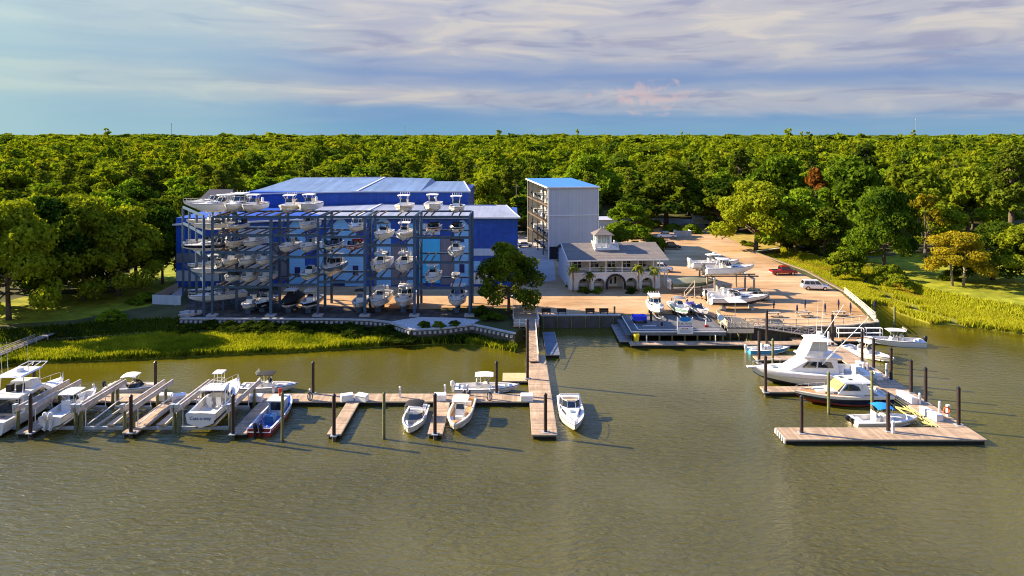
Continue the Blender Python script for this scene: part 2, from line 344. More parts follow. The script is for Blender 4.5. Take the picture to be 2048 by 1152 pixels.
def ground_material():
    m = bpy.data.materials.new('ground'); m.use_nodes = True; nt = m.node_tree; N = nt.nodes.new; L = nt.links.new
    b = nt.nodes['Principled BSDF']; b.inputs['Roughness'].default_value = 0.95; b.inputs['Specular IOR Level'].default_value = 0.1
    geo = N('ShaderNodeNewGeometry')
    n = N('ShaderNodeTexNoise'); n.inputs['Scale'].default_value = 0.12; n.inputs['Detail'].default_value = 8; L(geo.outputs['Position'], n.inputs['Vector'])
    r = N('ShaderNodeValToRGB'); e = r.color_ramp.elements; e[0].position = 0.35; e[0].color = (0.035, 0.045, 0.012, 1); e[1].position = 0.62; e[1].color = (0.10, 0.09, 0.035, 1)
    L(n.outputs[0], r.inputs[0]); L(r.outputs[0], b.inputs['Base Color']); return m
shore = [(-2600, 655), (-300, 662), (0, 662), (130, 652), (300, 640), (360, 638), (650, 639), (740, 641), (777, 645), (824, 661), (895, 657), (945, 650), (1030, 668)]
LEFT = [W(x, y, 2) for x, y in shore]
RIGHTB = [Vector((0.6, 108, 2)), Vector((4.6, 114.5, 2)), Vector((4.8, 117.2, 2)), Vector((18.6, 117.4, 2)), Vector((33.5, 117.0, 2)), Vector((34.0, 112, 2)), Vector((38, 110.6, 2)), Vector((46, 110.0, 2)), Vector((54, 110.8, 2)), Vector((60.5, 113.0, 2)), Vector((63.0, 122, 2)), Vector((65.6, 134, 2)), Vector((67, 155, 2)), Vector((64, 181, 2))]
MARSHB = [W(x, y, 2) for x, y in ((1560, 497), (1690, 528), (1780, 548), (1850, 578), (1950, 600), (2060, 616), (2700, 690))]
sheet('ground', LEFT+RIGHTB+MARSHB+[Vector((9000, 140, 2)), Vector((12000, 12000, 2)), Vector((-12000, 12000, 2)), Vector((-9000, 120, 2))], ground_material(), 2.0, skirt=-1.5)

lawnm = mat('lawn_grass', (0.20, 0.25, 0.015), 0.95, var=0.35, scale=0.5, col2=(0.37, 0.36, 0.03), streak=(.12, .3, .35), bump=0.5, bscale=3, spec=0.1)
marshm = mat('marsh_mud', (0.16, 0.17, 0.02), 0.95, var=0.3, scale=0.3, col2=(0.26, 0.25, 0.03), spec=0.1)
asph = mat('sandy_paving', (0.42, 0.235, 0.095), 0.9, var=0.2, scale=0.07, col2=(0.57, 0.39, 0.22), bump=0.15, bscale=6, spec=0.15, streak=(.07, .45, .28, 20))
conc = mat('pale_concrete', (0.42, 0.38, 0.34), 0.9, var=0.14, scale=0.3, spec=0.15)
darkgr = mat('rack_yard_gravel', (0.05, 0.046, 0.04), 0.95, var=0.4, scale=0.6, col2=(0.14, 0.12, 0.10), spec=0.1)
whgrav = mat('white_gravel', (0.45, 0.44, 0.43), 0.95, var=0.3, scale=4, col2=(0.72, 0.70, 0.68), bump=0.8, bscale=9, spec=0.1)
def pxs(l, z=2.0): return [W(x, y, z) for x, y in l]
sheet('lawn', pxs([(60, 590), (240, 585), (262, 540), (300, 523), (360, 520), (352, 580), (300, 612), (150, 640), (0, 650), (-120, 640)]), lawnm, 2.012)
sheet('lawn', pxs([(1690, 522), (1780, 512), (1900, 500), (2000, 500), (2200, 530), (2300, 640), (2060, 612), (1950, 597), (1850, 575), (1780, 546)]), lawnm, 2.012)
sheet('lawn', pxs([(1430, 463), (1560, 470), (1560, 494), (1506, 500)]), mat('dry_verge', (0.34, 0.25, 0.06), 0.95, var=0.3, scale=0.6, spec=0.1), 2.012)
sheet('lawn', pxs([(2000, 455), (2200, 455), (2300, 485), (2010, 485)]), lawnm, 2.012)
sheet('pavement', pxs([(430, 607), (545, 612), (560, 572), (1036, 572), (1110, 500), (1240, 500), (1240, 470), (1288, 452), (1330, 446), (1370, 452), (1425, 463), (1480, 487), (1508, 502)])+[Vector((64.6, 158, 2)), Vector((64.6, 134, 2)), Vector((62, 122, 2)), Vector((59.8, 113.6, 2)), Vector((54, 111.6, 2)), Vector((46, 110.8, 2)), Vector((38, 111.4, 2)), Vector((34.6, 112.6, 2)), Vector((34, 117.8, 2)), Vector((18.6, 118.2, 2)), Vector((5, 118.0, 2)), Vector((0, 122.5, 2)), Vector((-7, 122.5, 2)), Vector((-16, 121.5, 2)), Vector((-30, 121.5, 2)), Vector((-50, 121.5, 2))], asph, 2.016)
sheet('road', pxs([(1288, 452), (1330, 446), (1370, 452), (1425, 463), (1405, 446), (1380, 438), (1330, 436), (1200, 436), (1200, 444)]), conc, 2.020)
sheet('pavement', pxs([(1036, 572), (1112, 560), (1105, 500), (1060, 462), (1036, 462)]), conc, 2.022)
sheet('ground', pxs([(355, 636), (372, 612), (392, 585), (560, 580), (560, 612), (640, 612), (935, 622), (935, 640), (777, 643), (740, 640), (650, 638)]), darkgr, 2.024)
sheet('path', pxs([(778, 644), (824, 660), (895, 656), (944, 649), (960, 640), (920, 636), (840, 634), (800, 640)]), whgrav, 2.028)
sheet('path', pxs([(330, 600), (360, 575), (372, 578), (352, 612)]), conc, 2.026)
sheet('road', [Vector((190, 300, 2)), Vector((330, 285, 2)), Vector((330, 320, 2)), Vector((190, 318, 2))], conc, 2.02)
sheet('road', [Vector((-18, 232, 2)), Vector((-10, 232, 2)), Vector((-22, 420, 2)), Vector((-34, 420, 2))], conc, 2.02)

MARSH_L = pxs([(-700, 742), (-40, 742), (30, 728), (200, 722), (420, 712), (600, 704), (760, 694), (890, 688), (960, 691), (1000, 699), (1030, 705)], 0.0)
MARSH_LT = [p.copy() for p in LEFT]
sheet('terrain', MARSH_L+list(reversed([Vector((p.x, p.y+.3, 0)) for p in LEFT])), marshm, 0.12, skirt=-1)
MARSH_R = [Vector((66.2, 134, 0)), Vector((67.6, 155, 0)), Vector((64.4, 181.5, 0))]
MARSH_RF = pxs([(2700, 735), (2350, 700), (2048, 670), (1950, 656), (1860, 648), (1800, 628), (1775, 612)], 0.0)
sheet('terrain', MARSH_R+[Vector((p.x, p.y+.3, 0)) for p in MARSHB]+MARSH_RF, marshm, 0.25, skirt=-1)
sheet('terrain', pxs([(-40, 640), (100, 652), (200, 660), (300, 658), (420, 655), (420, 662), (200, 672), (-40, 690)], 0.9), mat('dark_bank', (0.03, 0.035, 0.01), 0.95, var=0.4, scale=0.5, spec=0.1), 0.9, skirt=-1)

def inside(px, py, poly):
    c = np.zeros(len(px), bool); n = len(poly)
    for i in range(n):
        x0, y0 = poly[i][0], poly[i][1]; x1, y1 = poly[i-1][0], poly[i-1][1]
        if y0 == y1: continue
        c ^= ((y0 > py) != (y1 > py)) & (px < (x1-x0)*(py-y0)/(y1-y0)+x0)
    return c
grassm = leafmat('marsh_blades', (0.12, 0.165, 0.010), (0.38, 0.39, 0.022), (1.2, 1.15, 0.5))
grassd = leafmat('marsh_blades_rust', (0.10, 0.10, 0.012), (0.30, 0.20, 0.04), (1.2, 1.0, 0.5))
def seg_dist(x, y, pl):
    d = np.full(len(x), 1e9)
    for a, b in zip(pl[:-1], pl[1:]):
        ux, uy = b[0]-a[0], b[1]-a[1]; t = np.clip(((x-a[0])*ux+(y-a[1])*uy)/(ux*ux+uy*uy+1e-9), 0, 1); d = np.minimum(d, np.hypot(x-a[0]-t*ux, y-a[1]-t*uy))
    return d
def grass(name, poly, n, z, hmin, hmax, seed, w=0.16, rust=0.0, channel=None, margin=None, mw=4, mp=.55, m2=None):
    rng = np.random.default_rng(seed); xs = np.array([p[0] for p in poly]); ys = np.array([p[1] for p in poly])
    x = rng.uniform(max(xs.min(), -85), min(xs.max(), 150), n*3); y = rng.uniform(ys.min(), ys.max(), n*3)
    ok = inside(x, y, poly) & (np.abs(x) < y*0.80+4); x = x[ok][:n]; y = y[ok][:n]; k = len(x)
    # blades stand in drifts of different height
    dr = 0.5+0.5*np.sin(x*0.33+1.7*np.sin(y*0.21))*np.cos(y*0.37+np.sin(x*0.17)*2)
    h = (hmin+(hmax-hmin)*(0.35*rng.random(k)+0.65*dr)); a = rng.uniform(0, math.pi, k); l = rng.normal(0, 0.28, (k, 2))*h[:, None]
    ww = w*(0.6+0.8*rng.random(k)); dx = np.cos(a)*ww; dy = np.sin(a)*ww; zz = np.full(k, z)
    V = np.empty((k, 3, 3), np.float32)
    V[:, 0] = np.stack([x-dx, y-dy, zz-.05], 1); V[:, 1] = np.stack([x+dx, y+dy, zz-.05], 1); V[:, 2] = np.stack([x+l[:, 0], y+l[:, 1], zz+h], 1)
    pr = np.full(k, rust)
    if margin: dm = seg_dist(x, y, margin); pr = np.where(dm < mw*(1+.6*np.sin(x*.4)*np.cos(x*.13)), mp, pr)
    mi = (rng.random(k) < pr).astype(np.int32)
    if channel: dc = seg_dist(x, y, channel)+1.1*np.sin(x*.9+y*.7); keep = dc > 1.6; V = V[keep]; mi = mi[keep]
    o = np_mesh(name, V.reshape(-1, 3), 3, [grassm, m2 or grassd], mi); return tag(o, kind='stuff')
polyL = MARSH_L+list(reversed([Vector((p.x, p.y-.2, 0)) for p in LEFT]))
def bank(top, dx, dy, z0, seed, n, m=marshm, bm_=None):
    """Slope from the rim of the ground down towards the marsh, grown over with blades."""
    secs = [[(p.x, p.y+.05, 2.005), (p.x+dx*.45, p.y+dy*.45, 1.5), (p.x+dx, p.y+dy, z0)] for p in top]
    b = MB(); b.loft(secs); tag(b.build('terrain', m), kind='structure')
    rg = np.random.default_rng(seed); P = np.array([s[0] for s in secs]); Q = np.array([s[2] for s in secs]); seg = np.linalg.norm(np.diff(P, axis=0), axis=1); i = rg.choice(len(seg), n, p=seg/seg.sum()); u = rg.random(n)[:, None]; v = rg.random(n)[:, None]
    A = P[i]*(1-u)+P[i+1]*u; B = Q[i]*(1-u)+Q[i+1]*u; C = A*(1-v)+B*v; h = rg.uniform(.3, .9, n); a = rg.uniform(0, 3.14, n); d = np.stack([np.cos(a), np.sin(a), np.zeros(n)], 1)*.16
    V = np.empty((n, 3, 3), np.float32); V[:, 0] = C-d; V[:, 1] = C+d; V[:, 2] = C+np.stack([rg.normal(0, .2, n), rg.normal(0, .2, n), h], 1)
    tag(np_mesh('bank_grass', V.reshape(-1, 3), 3, bm_ or grassm), kind='stuff')
bank(MARSHB, -1.5, -6, .3, 5, 24000); bank([p for p in LEFT[:6] if p.x > -190] , 0, -3.5, .3, 6, 9000, m=mat('dark_bank', (.03, .035, .01), .95), bm_=leafmat('shade_dark_blades', (0.018, 0.035, 0.005), (0.085, 0.12, 0.010), (1.1, 1.1, 0.5)))  # left bank blades are darkened to paint in the trees' shadow
shade_blades = leafmat('shade_dark_blades', (0.018, 0.035, 0.005), (0.085, 0.12, 0.010), (1.1, 1.1, 0.5))  # dark blades stand in for the shade along the back of the marsh
g = grass('marsh_grass', polyL, 60000, 0.1, 0.5, 1.3, 3, margin=[p for p in LEFT[1:]], mw=3.2, mp=.8, m2=shade_blades); g['label'] = 'yellow green marsh grass along the creek bank below the rack yard'; g['category'] = 'marsh grass'
CREEK = pxs([(1700, 545), (1735, 565), (1770, 590), (1800, 606), (1845, 622), (1890, 640), (1925, 652)], .3)
sheet('terrain', [Vector((p.x, p.y+1.5, 0)) for p in CREEK]+[Vector((p.x, p.y-1.5, 0)) for p in reversed(CREEK)], mat('channel_mud', (.035, .035, .010), .7, var=.4, scale=.6), .262)
polyR = MARSH_R+[Vector((p.x, p.y-.2, 0)) for p in MARSHB]+MARSH_RF
g = grass('marsh_grass', polyR, 120000, 0.22, 0.5, 1.2, 4, rust=0.08, w=0.2, channel=CREEK, margin=[p for p in MARSHB]); g['label'] = 'sunlit yellow green marsh grass beside the parking terrace'; g['category'] = 'marsh grass'
# ------------------------------------------------------------------ trees
leafA = leafmat('oak_leaves', (0.026, 0.052, 0.006), (0.20, 0.245, 0.014), (1.25, 1.2, 0.45))
leafB = leafmat('broad_leaves', (0.028, 0.062, 0.008), (0.175, 0.255, 0.014), (1.2, 1.25, 0.45))
leafP = leafmat('pine_needles', (0.024, 0.044, 0.008), (0.15, 0.19, 0.016), (1.2, 1.15, 0.5))
leafY = leafmat('cypress_leaves', (0.18, 0.16, 0.010), (0.38, 0.31, 0.02), (1.25, 1.1, 0.4))
leafO = leafmat('rust_leaves', (0.20, 0.08, 0.015), (0.42, 0.20, 0.05), (1.2, 1.0, 0.5))
palmm = leafmat('palm_fronds', (0.04, 0.07, 0.010), (0.20, 0.22, 0.03), (1.2, 1.2, 0.5))
bark = mat('bark', (0.11, 0.085, 0.06), 0.95, var=0.35, scale=2, bump=0.6, bscale=6, spec=0.1)
barkl = mat('pale_bark', (0.26, 0.21, 0.15), 0.95, var=0.3, scale=2, bump=0.5, bscale=6, spec=0.1)

def leaf_quads(P, Nrm, size, rng):
    k = len(P); t = rng.normal(size=(k, 3)); t -= (t*Nrm).sum(1)[:, None]*Nrm; t /= np.linalg.norm(t, axis=1)[:, None]+1e-9
    b = np.cross(Nrm, t); s = size*(0.6+0.8*rng.random(k))[:, None]; q = s*(0.55+0.3*rng.random(k))[:, None]
    V = np.empty((k, 4, 3), np.float32); V[:, 0] = P-t*s; V[:, 1] = P-b*q+t*s*.15; V[:, 2] = P+t*s; V[:, 3] = P+b*q+t*s*.15
    return V.reshape(-1, 3)
def crown_verts(seed, clumps, n, leaf, tuft=0.0):
    """clumps: list of (x, y, z, r, squash); leaves sit through the outer part of every clump, more above than below."""
    rng = np.random.default_rng(seed); C = np.array(clumps, float); wgt = C[:, 3]**2; wgt /= wgt.sum()
    ci = rng.choice(len(C), n, p=wgt); d = rng.normal(size=(n, 3)); d[:, 2] = d[:, 2]+0.25; d /= np.linalg.norm(d, axis=1)[:, None]
    # each clump is broken into sprigs so that its outline is ragged
    ph = rng.uniform(0, 6.28, (len(C), 3)); lob = 1+0.22*np.sin(5*np.arctan2(d[:, 1], d[:, 0])+ph[ci, 0])*np.sin(4*d[:, 2]+ph[ci, 1])
    rad = C[ci, 3]*lob*(0.45+0.6*rng.random(n)**0.45)
    P = C[ci, :3]+d*rad[:, None]*np.stack([np.ones(n), np.ones(n), C[ci, 4]], 1)
    Nn = d+rng.normal(scale=0.8, size=(n, 3)); Nn[:, 2] += 0.45; Nn /= np.linalg.norm(Nn, axis=1)[:, None]
    return leaf_quads(P, Nn, leaf, rng)
def oak_clumps(rng, Rr, zb, zt, n, flat=0.62):
    out = [(0, 0, (zb+zt)/2+ (zt-zb)*.1, Rr*.42, .8)]
    for i in range(n):
        a = i*2.399+rng.random()*.7; f = math.sqrt((i+.6)/n); r = Rr*f*0.86
        top = zt-(zt-zb)*0.55*f**2.0
        z = top-(zt-zb)*rng.random()*0.42*(0.4+f)
        out.append((r*math.cos(a), r*math.sin(a), z-Rr*.18, Rr*(0.20+0.15*rng.random()), flat+.15*rng.random()))
    return out
def pine_clumps(rng, Rr, zb, zt, n):
    out = []
    for i in range(n):
        f = i/(n-1); a = i*2.399+rng.random(); r = Rr*(0.75-0.55*f)*rng.random()**.5*1.15
        out.append((r*math.cos(a), r*math.sin(a), zb+(zt-zb)*(f*.95), Rr*(0.42-0.2*f)*(.75+.5*rng.random()), 0.5))
    return out
def trunk_mb(rng, clumps, h, r, lean=0.0, forks=1):
    t = MB(); base = Vector((0, 0, -.4)); k = Vector((lean*h*.25, rng.random()*.3, h*.5))
    t.tube(base, k*0.4+Vector((0, 0, 0)), r*1.35, r, n=8); t.tube(k*0.4, k, r, r*.8, n=8)
    for c in clumps[:14]:
        c = Vector(c[:3]); j = k*(0.55+.45*rng.random()); m = j.lerp(c, .5)+Vector((0, 0, -.35*rng.random()))
        t.tube(j, m, r*.42, r*.26, n=5); t.tube(m, c, r*.26, r*.08, n=5)
    return t
PROTO = {}
def proto(kind, seed, Rr, h, leaf, n, lm, style='oak', zb=None, bk=None, nc=None, r=None, lean=0.0):
    """One tree of each kind with trunk and crown; the rest are copies."""
    rng = random.Random(seed); zb = h*.35 if zb is None else zb
    cl = oak_clumps(rng, Rr, zb, h, nc or 26) if style == 'oak' else pine_clumps(rng, Rr, zb, h, nc or 22)
    cl = [(c[0], c[1], min(c[2], h-c[3]*.6), c[3], c[4]) for c in cl]
    o = thing(kind, '', 'tree')
    trunk_mb(rng, sorted(cl, key=lambda c: c[2]) if style == 'oak' else cl, zb+(h-zb)*.55 if style == 'oak' else h*1.85, r or h*.022, lean).build('trunk', bk or bark, o, smooth='all')
    c = np_mesh('crown', crown_verts(seed, cl, n, leaf), 4, lm, parent=o)
    o['h0'] = h; o['r0'] = Rr
    return o
def grow(p, loc, h, w=None, rz=None, label='', group=None, first=[set()]):
    """Stand a copy (the first time the source itself) of a tree at loc, h metres tall and w metres in crown radius."""
    o = p if id(p) not in first[0] else copy_tree(p)
    if o is p: first[0].add(id(p))
    sz = h/p['h0']; sx = (w/p['r0']) if w else sz
    o.scale = (sx, sx, sz); return place(o, loc, random.uniform(0, 6.28) if rz is None else rz, label, group)

leafG = leafmat('sunlit_oak_leaves', (0.050, 0.085, 0.008), (0.26, 0.30, 0.017), (1.25, 1.2, 0.45))  # brighter oak leaves: sunlight on the grove is put into the colour
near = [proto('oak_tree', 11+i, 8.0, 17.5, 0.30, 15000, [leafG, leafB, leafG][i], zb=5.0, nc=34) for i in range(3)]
mid = [proto('oak_tree', 31+i, 7.5, 17.0, 0.42, 6500, [leafA, leafB, leafA, leafB][i], zb=4.5, nc=26) for i in range(4)]
pin = [proto('pine_tree', 51+i, 5.0, 22.0, 0.36, 4500, leafP, 'pine', zb=9.0, nc=26) for i in range(2)]
fal = [proto('oak_tree', 71+i, 7.0, 16.0, 0.60, 2600, [leafB, leafA, leafA][i], zb=4.0, nc=18) for i in range(3)]
fap = [proto('pine_tree', 81+i, 5.5, 20.0, 0.52, 1800, leafP, 'pine', zb=7.0, nc=20) for i in range(2)]
leafD = leafmat('shade_dark_leaves', (0.010, 0.022, 0.004), (0.050, 0.075, 0.008), (1.1, 1.1, 0.5))  # leaf colour darkened to hold the shade at the bulkhead foot
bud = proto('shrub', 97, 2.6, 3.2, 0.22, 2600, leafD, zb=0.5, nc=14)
bus = [proto('shrub', 91+i, 2.6, 3.2, 0.22, 2600, [leafA, leafB][i], zb=0.5, nc=14) for i in range(2)]

def at(px, py, z=2.0): return W(px, py, z)
def hgt(px, py, top, z=2.0):
    p = W(px, py, z); return (CAMZ-(top-HORIZON)*p.y/F)-z
# left grove in front of the forest: base pixel, top pixel, crown half width in pixels
G = 'live oaks of the left grove'
grove = [(18, 640, 412, 78, 'low live oak at the left edge of the shore, with a pale forked trunk'), (95, 607, 398, 82, 'broad live oak of the grove, second from the left edge'),
         (168, 600, 402, 78, 'dense live oak in the middle of the grove above the footbridge'), (236, 592, 420, 72, 'dark live oak of the grove overhanging the shore path'),
         (272, 572, 425, 62, 'live oak at the right end of the grove beside the sunlit lawn'), (60, 575, 400, 70, 'live oak standing behind the grove at the far left'),
         (130, 568, 395, 70, 'live oak standing behind the middle of the grove'), (205, 565, 398, 66, 'live oak at the back of the grove, left of the lawn'),
         (-45, 610, 405, 80, 'live oak cut by the left edge of the photo')]
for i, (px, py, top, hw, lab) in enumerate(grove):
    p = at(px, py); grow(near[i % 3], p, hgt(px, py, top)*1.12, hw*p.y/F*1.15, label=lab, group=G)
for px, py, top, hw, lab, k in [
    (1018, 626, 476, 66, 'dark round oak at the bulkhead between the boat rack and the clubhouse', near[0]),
    (325, 568, 398, 48, 'slim pale-trunked tree on the lawn just left of the boat rack', near[1]),
    (372, 512, 388, 34, 'bright yellow-green tree top at the left end of the rack', mid[0]),
    (1258, 472, 402, 46, 'bright green tree just right of the grey storage tower', mid[1]),
    (1332, 452, 318, 92, 'spreading oak with a visible forked trunk at the head of the parking lot', mid[0]),
    (1180, 440, 300, 60, 'tall oak rising behind the grey storage tower', mid[3]),
    (1445, 462, 345, 70, 'oak overhanging the bend of the entrance road', mid[2]),
    (1512, 500, 352, 82, 'big oak at the edge of the marsh behind the red pickup', near[2]),
    (1590, 505, 372, 70, 'oak right of the big marsh-edge oak, with bare lower limbs', mid[1]),
    (1648, 512, 402, 62, 'yellowish oak standing behind the marsh, left of the tall cypress', mid[2]),
    (1768, 545, 358, 68, 'tall shaggy olive tree in the middle of the right bank', near[1]),
    (1712, 528, 470, 46, 'low bright green tree at the foot of the tall shaggy tree', mid[3]),
    (1880, 512, 402, 60, 'shaded oak behind the yellow cypress', mid[0]),
    (1985, 560, 432, 72, 'dark green oak at the right end of the lawn', near[0]),
    (2055, 575, 440, 66, 'oak cut by the right edge of the photo behind the lawn', near[2]),
    (1560, 470, 300, 74, 'tall oak behind the marsh-edge oaks, left of the rusty crown', mid[3]),
    (1700, 490, 306, 76, 'tall oak of the right bank standing just behind the rusty crown', mid[1]),
    (1820, 482, 312, 72, 'tall oak right of the shaggy olive tree', mid[2]),
    (1935, 470, 330, 70, 'oak in front of the far road on the right', mid[0])]:
    p = at(px, py); grow(k, p, hgt(px, py, top), hw*p.y/F, label=lab)
ru = proto('oak_tree', 101, 4.2, 16.0, 0.42, 2200, leafO, zb=9.5, nc=9)
p = at(1632, 484); grow(ru, p, hgt(1632, 484, 336), 4.5, label='oak with a rusty orange crown on the right bank')
ru2 = proto('oak_tree', 102, 3.8, 15.0, 0.38, 1500, leafY, zb=7, nc=8)
p = at(1850, 520); grow(ru2, p, hgt(1850, 520, 372), 4.4, label='tree with a pale golden crown right of the shaggy olive tree')
for px, py, top, lab in [(2022, 498, 285, 'tall straight pine with a bare trunk near the far right road'), (1730, 470, 290, 'tall pine rising from the right bank forest'), (1480, 440, 296, 'pine rising behind the bend of the entrance road'), (905, 452, 330, 'pine behind the right end of the blue building'), (980, 448, 350, 'pine beside the far road left of the storage tower')]:
    p = at(px, py); grow(pin[px % 2], p, hgt(px, py, top), label=lab)
# the yellow bald cypress on the lawn: two trunks under one crown
def cypress():
    p = at(1915, 572); h = hgt(1915, 572, 455); rng = random.Random(5); o = thing('cypress_tree', 'yellow bald cypress with two pale trunks on the right lawn', 'tree', p)
    cl = [(c[0], c[1], c[2], c[3]*1.0, .5) for c in oak_clumps(rng, 6.2, h*.38, h*1.02, 34)]
    t = MB()
    for dx, ln in ((-1.0, -.7), (1.2, .9)):
        b = Vector((dx, 0, -.3)); m = Vector((dx+ln*.5, .2, h*.42)); e = Vector((dx+ln, .3, h*.85)); t.tube(b, m, .30, .2, n=7); t.tube(m, e, .2, .06, n=6)
        for c in cl[::2]:
            c = Vector(c[:3])
            if (c.x-dx)*ln > -1: j = b.lerp(e, .45+.35*rng.random()); t.tube(j, c, .09, .03, n=4)
    t.build('trunk', barkl, o, smooth='all'); np_mesh('crown', crown_verts(5, cl, 9000, .24), 4, leafY, parent=o)
cypress()
# shrubs
for px, py, top, hw, lab in [(285, 605, 585, 30, 'dark shrub on the bank at the left end of the bulkhead'), (225, 640, 618, 28, 'shaded shrub on the bank below the grove'), (1300, 455, 438, 24, 'hedge bush behind the white pickup'),
        (1345, 462, 446, 22, 'yellow-green hedge bush above the grey enclosure'), (1385, 466, 447, 20, 'hedge bush at the right end of the grey enclosure'), (1310, 505, 472, 24, 'round dark shrub behind the right end of the clubhouse'), (1242, 490, 455, 34, 'shrub at the foot of the storage tower'),
        (1275, 478, 448, 30, 'dark shrub between the tower and the parked pickups'), (1430, 465, 452, 12, 'small bush on the roadside verge'), (1500, 492, 483, 12, 'small bush at the corner of the marsh wall'), (1488, 490, 480, 9, 'tiny round bush on the dry verge'),
        (1690, 545, 500, 38, 'leafy bush at the edge of the marsh left of the lawn'), (1780, 560, 528, 32, 'low bush on the bank beside the lawn'), (1800, 572, 548, 26, 'straggly bush at the near edge of the lawn'), (1900, 560, 540, 20, 'small bush under the yellow cypress'),
        (985, 640, 622, 22, 'low bush at the foot of the dark round oak'), (962, 632, 610, 18, 'spiky yellow-green bush beside the rack end post'), (1140, 574, 560, 9, 'small clipped shrub at the left corner of the clubhouse'),
        (1168, 585, 573, 13, 'clipped shrub before the first arch of the clubhouse'), (1195, 586, 574, 12, 'clipped shrub before the second arch of the clubhouse'), (1262, 586, 574, 12, 'clipped shrub before the fourth arch of the clubhouse'), (1297, 585, 573, 12, 'clipped shrub before the last arch of the clubhouse'),
        (848, 654, 642, 14, 'dark mound of shrub at the left of the white gravel bed'), (878, 655, 642, 14, 'dark mound of shrub in the middle of the white gravel bed'), (908, 652, 641, 13, 'dark mound of shrub at the right of the white gravel bed'), (1610, 498, 470, 26, 'bush under the oaks at the back of the marsh'), (1665, 512, 485, 26, 'bush under the yellowish oak behind the marsh'), (1560, 492, 470, 24, 'bush beside the wall at the head of the marsh')]:
    p = at(px, py); grow(bus[px % 2], p, hgt(px, py, top), hw*p.y/F, label=lab)
# forest trees one can tell apart
rng = random.Random(3); pts = []
def forest_start(px):
    for x, y in ((340, 185), (505, 212), (950, 215), (1060, 212), (1200, 226), (1290, 245), (1440, 262), (1560, 225), (1740, 215), (9999, 222)):
        if px < x: return y
tries = 0
LIM = 250
while len(pts) < LIM and tries < 60000:
    tries += 1; Y = 165+rng.random()**1.1*200*(0.2+0.8*min(1, tries/9000)); X = rng.uniform(-.84, .84)*Y; px = 1024+F*X/Y
    if Y < forest_start(px): continue
    if px > 1960 and 262 < Y < 330 or abs(X+22+(Y-232)*.07) < 4.5 and Y > 222 or (px > 1980 and Y < 262): continue
    if min(((X-a)**2+(Y-b)**2 for a, b in pts), default=1e9) < (12.2 if Y < 260 else 13.5)**2: continue
    pts.append((X, Y))
pts.sort(key=lambda q: q[1])
for i, (X, Y) in enumerate(pts):
    px = 1024+F*X/Y; zone = 'left of the boat rack' if px < 400 else 'behind the blue boat storage' if px < 960 else 'behind the storage tower' if px < 1300 else 'behind the entrance road' if px < 1560 else 'on the far right bank'
    if rng.random() < .2: grow((pin if Y < 250 else fap)[i % 2], (X, Y, 2), rng.uniform(17, 22), rng.uniform(4.5, 6.2), label='tall pine in the forest '+zone, group='forest pines '+zone)
    else:
        k = (mid[i % 4] if Y < 245 else fal[i % 3]); grow(k, (X, Y, 2), rng.uniform(12.5, 19.5), rng.uniform(6.5, 10.5), label='green broadleaf tree in the forest '+zone, group='forest broadleaf trees '+zone)
# the wood beyond, out to the horizon
def far_wood():
    rg = np.random.default_rng(8); V = []; 
    base = [(crown_verts(200+i, oak_clumps(random.Random(i), 6.8, 4.0, 16.0, 13), 420, .85), 1) for i in range(5)]
    based = [(crown_verts(220+i, oak_clumps(random.Random(i), 6.8, 4.0, 15.0, 8), 110, 1.7), 1) for i in range(5)]
    def rise(x, y): return min(11, max(0, (y-300)*.016))*(1+.25*math.sin(x*.006+1)*math.cos(y*.004))
    def ring(y0, y1, sp, lib, hx=1.0):
        n = int(0.86*(y1**2-y0**2)/sp**2)
        Y = np.sqrt(rg.uniform(y0**2, y1**2, n)); X = rg.uniform(-.86, .86, n)*Y
        for x, y in zip(X, Y):
            px = 1024+F*x/y
            if y < 330 and (px > 1960 and y > 258): continue
            if min((x-a)**2+(y-b)**2 for a, b in pts) < 60 if y < 380 else False: continue
            if abs(x+22+(y-232)*.07) < 5 and y < 420: continue
            q = lib[rg.integers(5)][0]; a = rg.uniform(0, 6.28); s = rg.uniform(.65, 1.5)*hx; h = rg.uniform(.7, 1.3) if rg.random() > .08 else rg.uniform(1.3, 1.6)
            c, sn = math.cos(a)*s, math.sin(a)*s
            V.append(np.stack([q[:, 0]*c-q[:, 1]*sn+x, q[:, 0]*sn+q[:, 1]*c+y, q[:, 2]*h+2+rise(x, y)], 1).astype(np.float32))
    pinel = [(crown_verts(240+i, pine_clumps(random.Random(i), 4.6, 9.0, 21.0, 13), 380, .7), 1) for i in range(5)]
    ring(240, 420, 14.0, base, 1.15); ring(235, 700, 44, pinel, 1.0); ring(420, 800, 17, base, 1.5); ring(800, 1500, 26, based, 2.3); ring(1500, 4200, 62, based, 4.2)
    mi = np.concatenate([np.full(len(v)//4, rg.choice(3, p=(.60, .14, .26)), np.int32) for v in V]); V = np.concatenate(V)
    o = np_mesh('distant_forest', V, 4, [leafmat('far_leaves', (0.026, 0.050, 0.006), (0.185, 0.235, 0.011), (1.2, 1.2, 0.45)), leafmat('far_leaves_yellow', (0.045, 0.065, 0.006), (0.23, 0.255, 0.013), (1.2, 1.15, 0.45)), leafmat('far_leaves_dark', (0.016, 0.036, 0.007), (0.090, 0.135, 0.012), (1.15, 1.2, 0.5))], mi)
    tag(o, 'olive green wood running unbroken to the horizon', 'wood', kind='stuff')
far_wood()
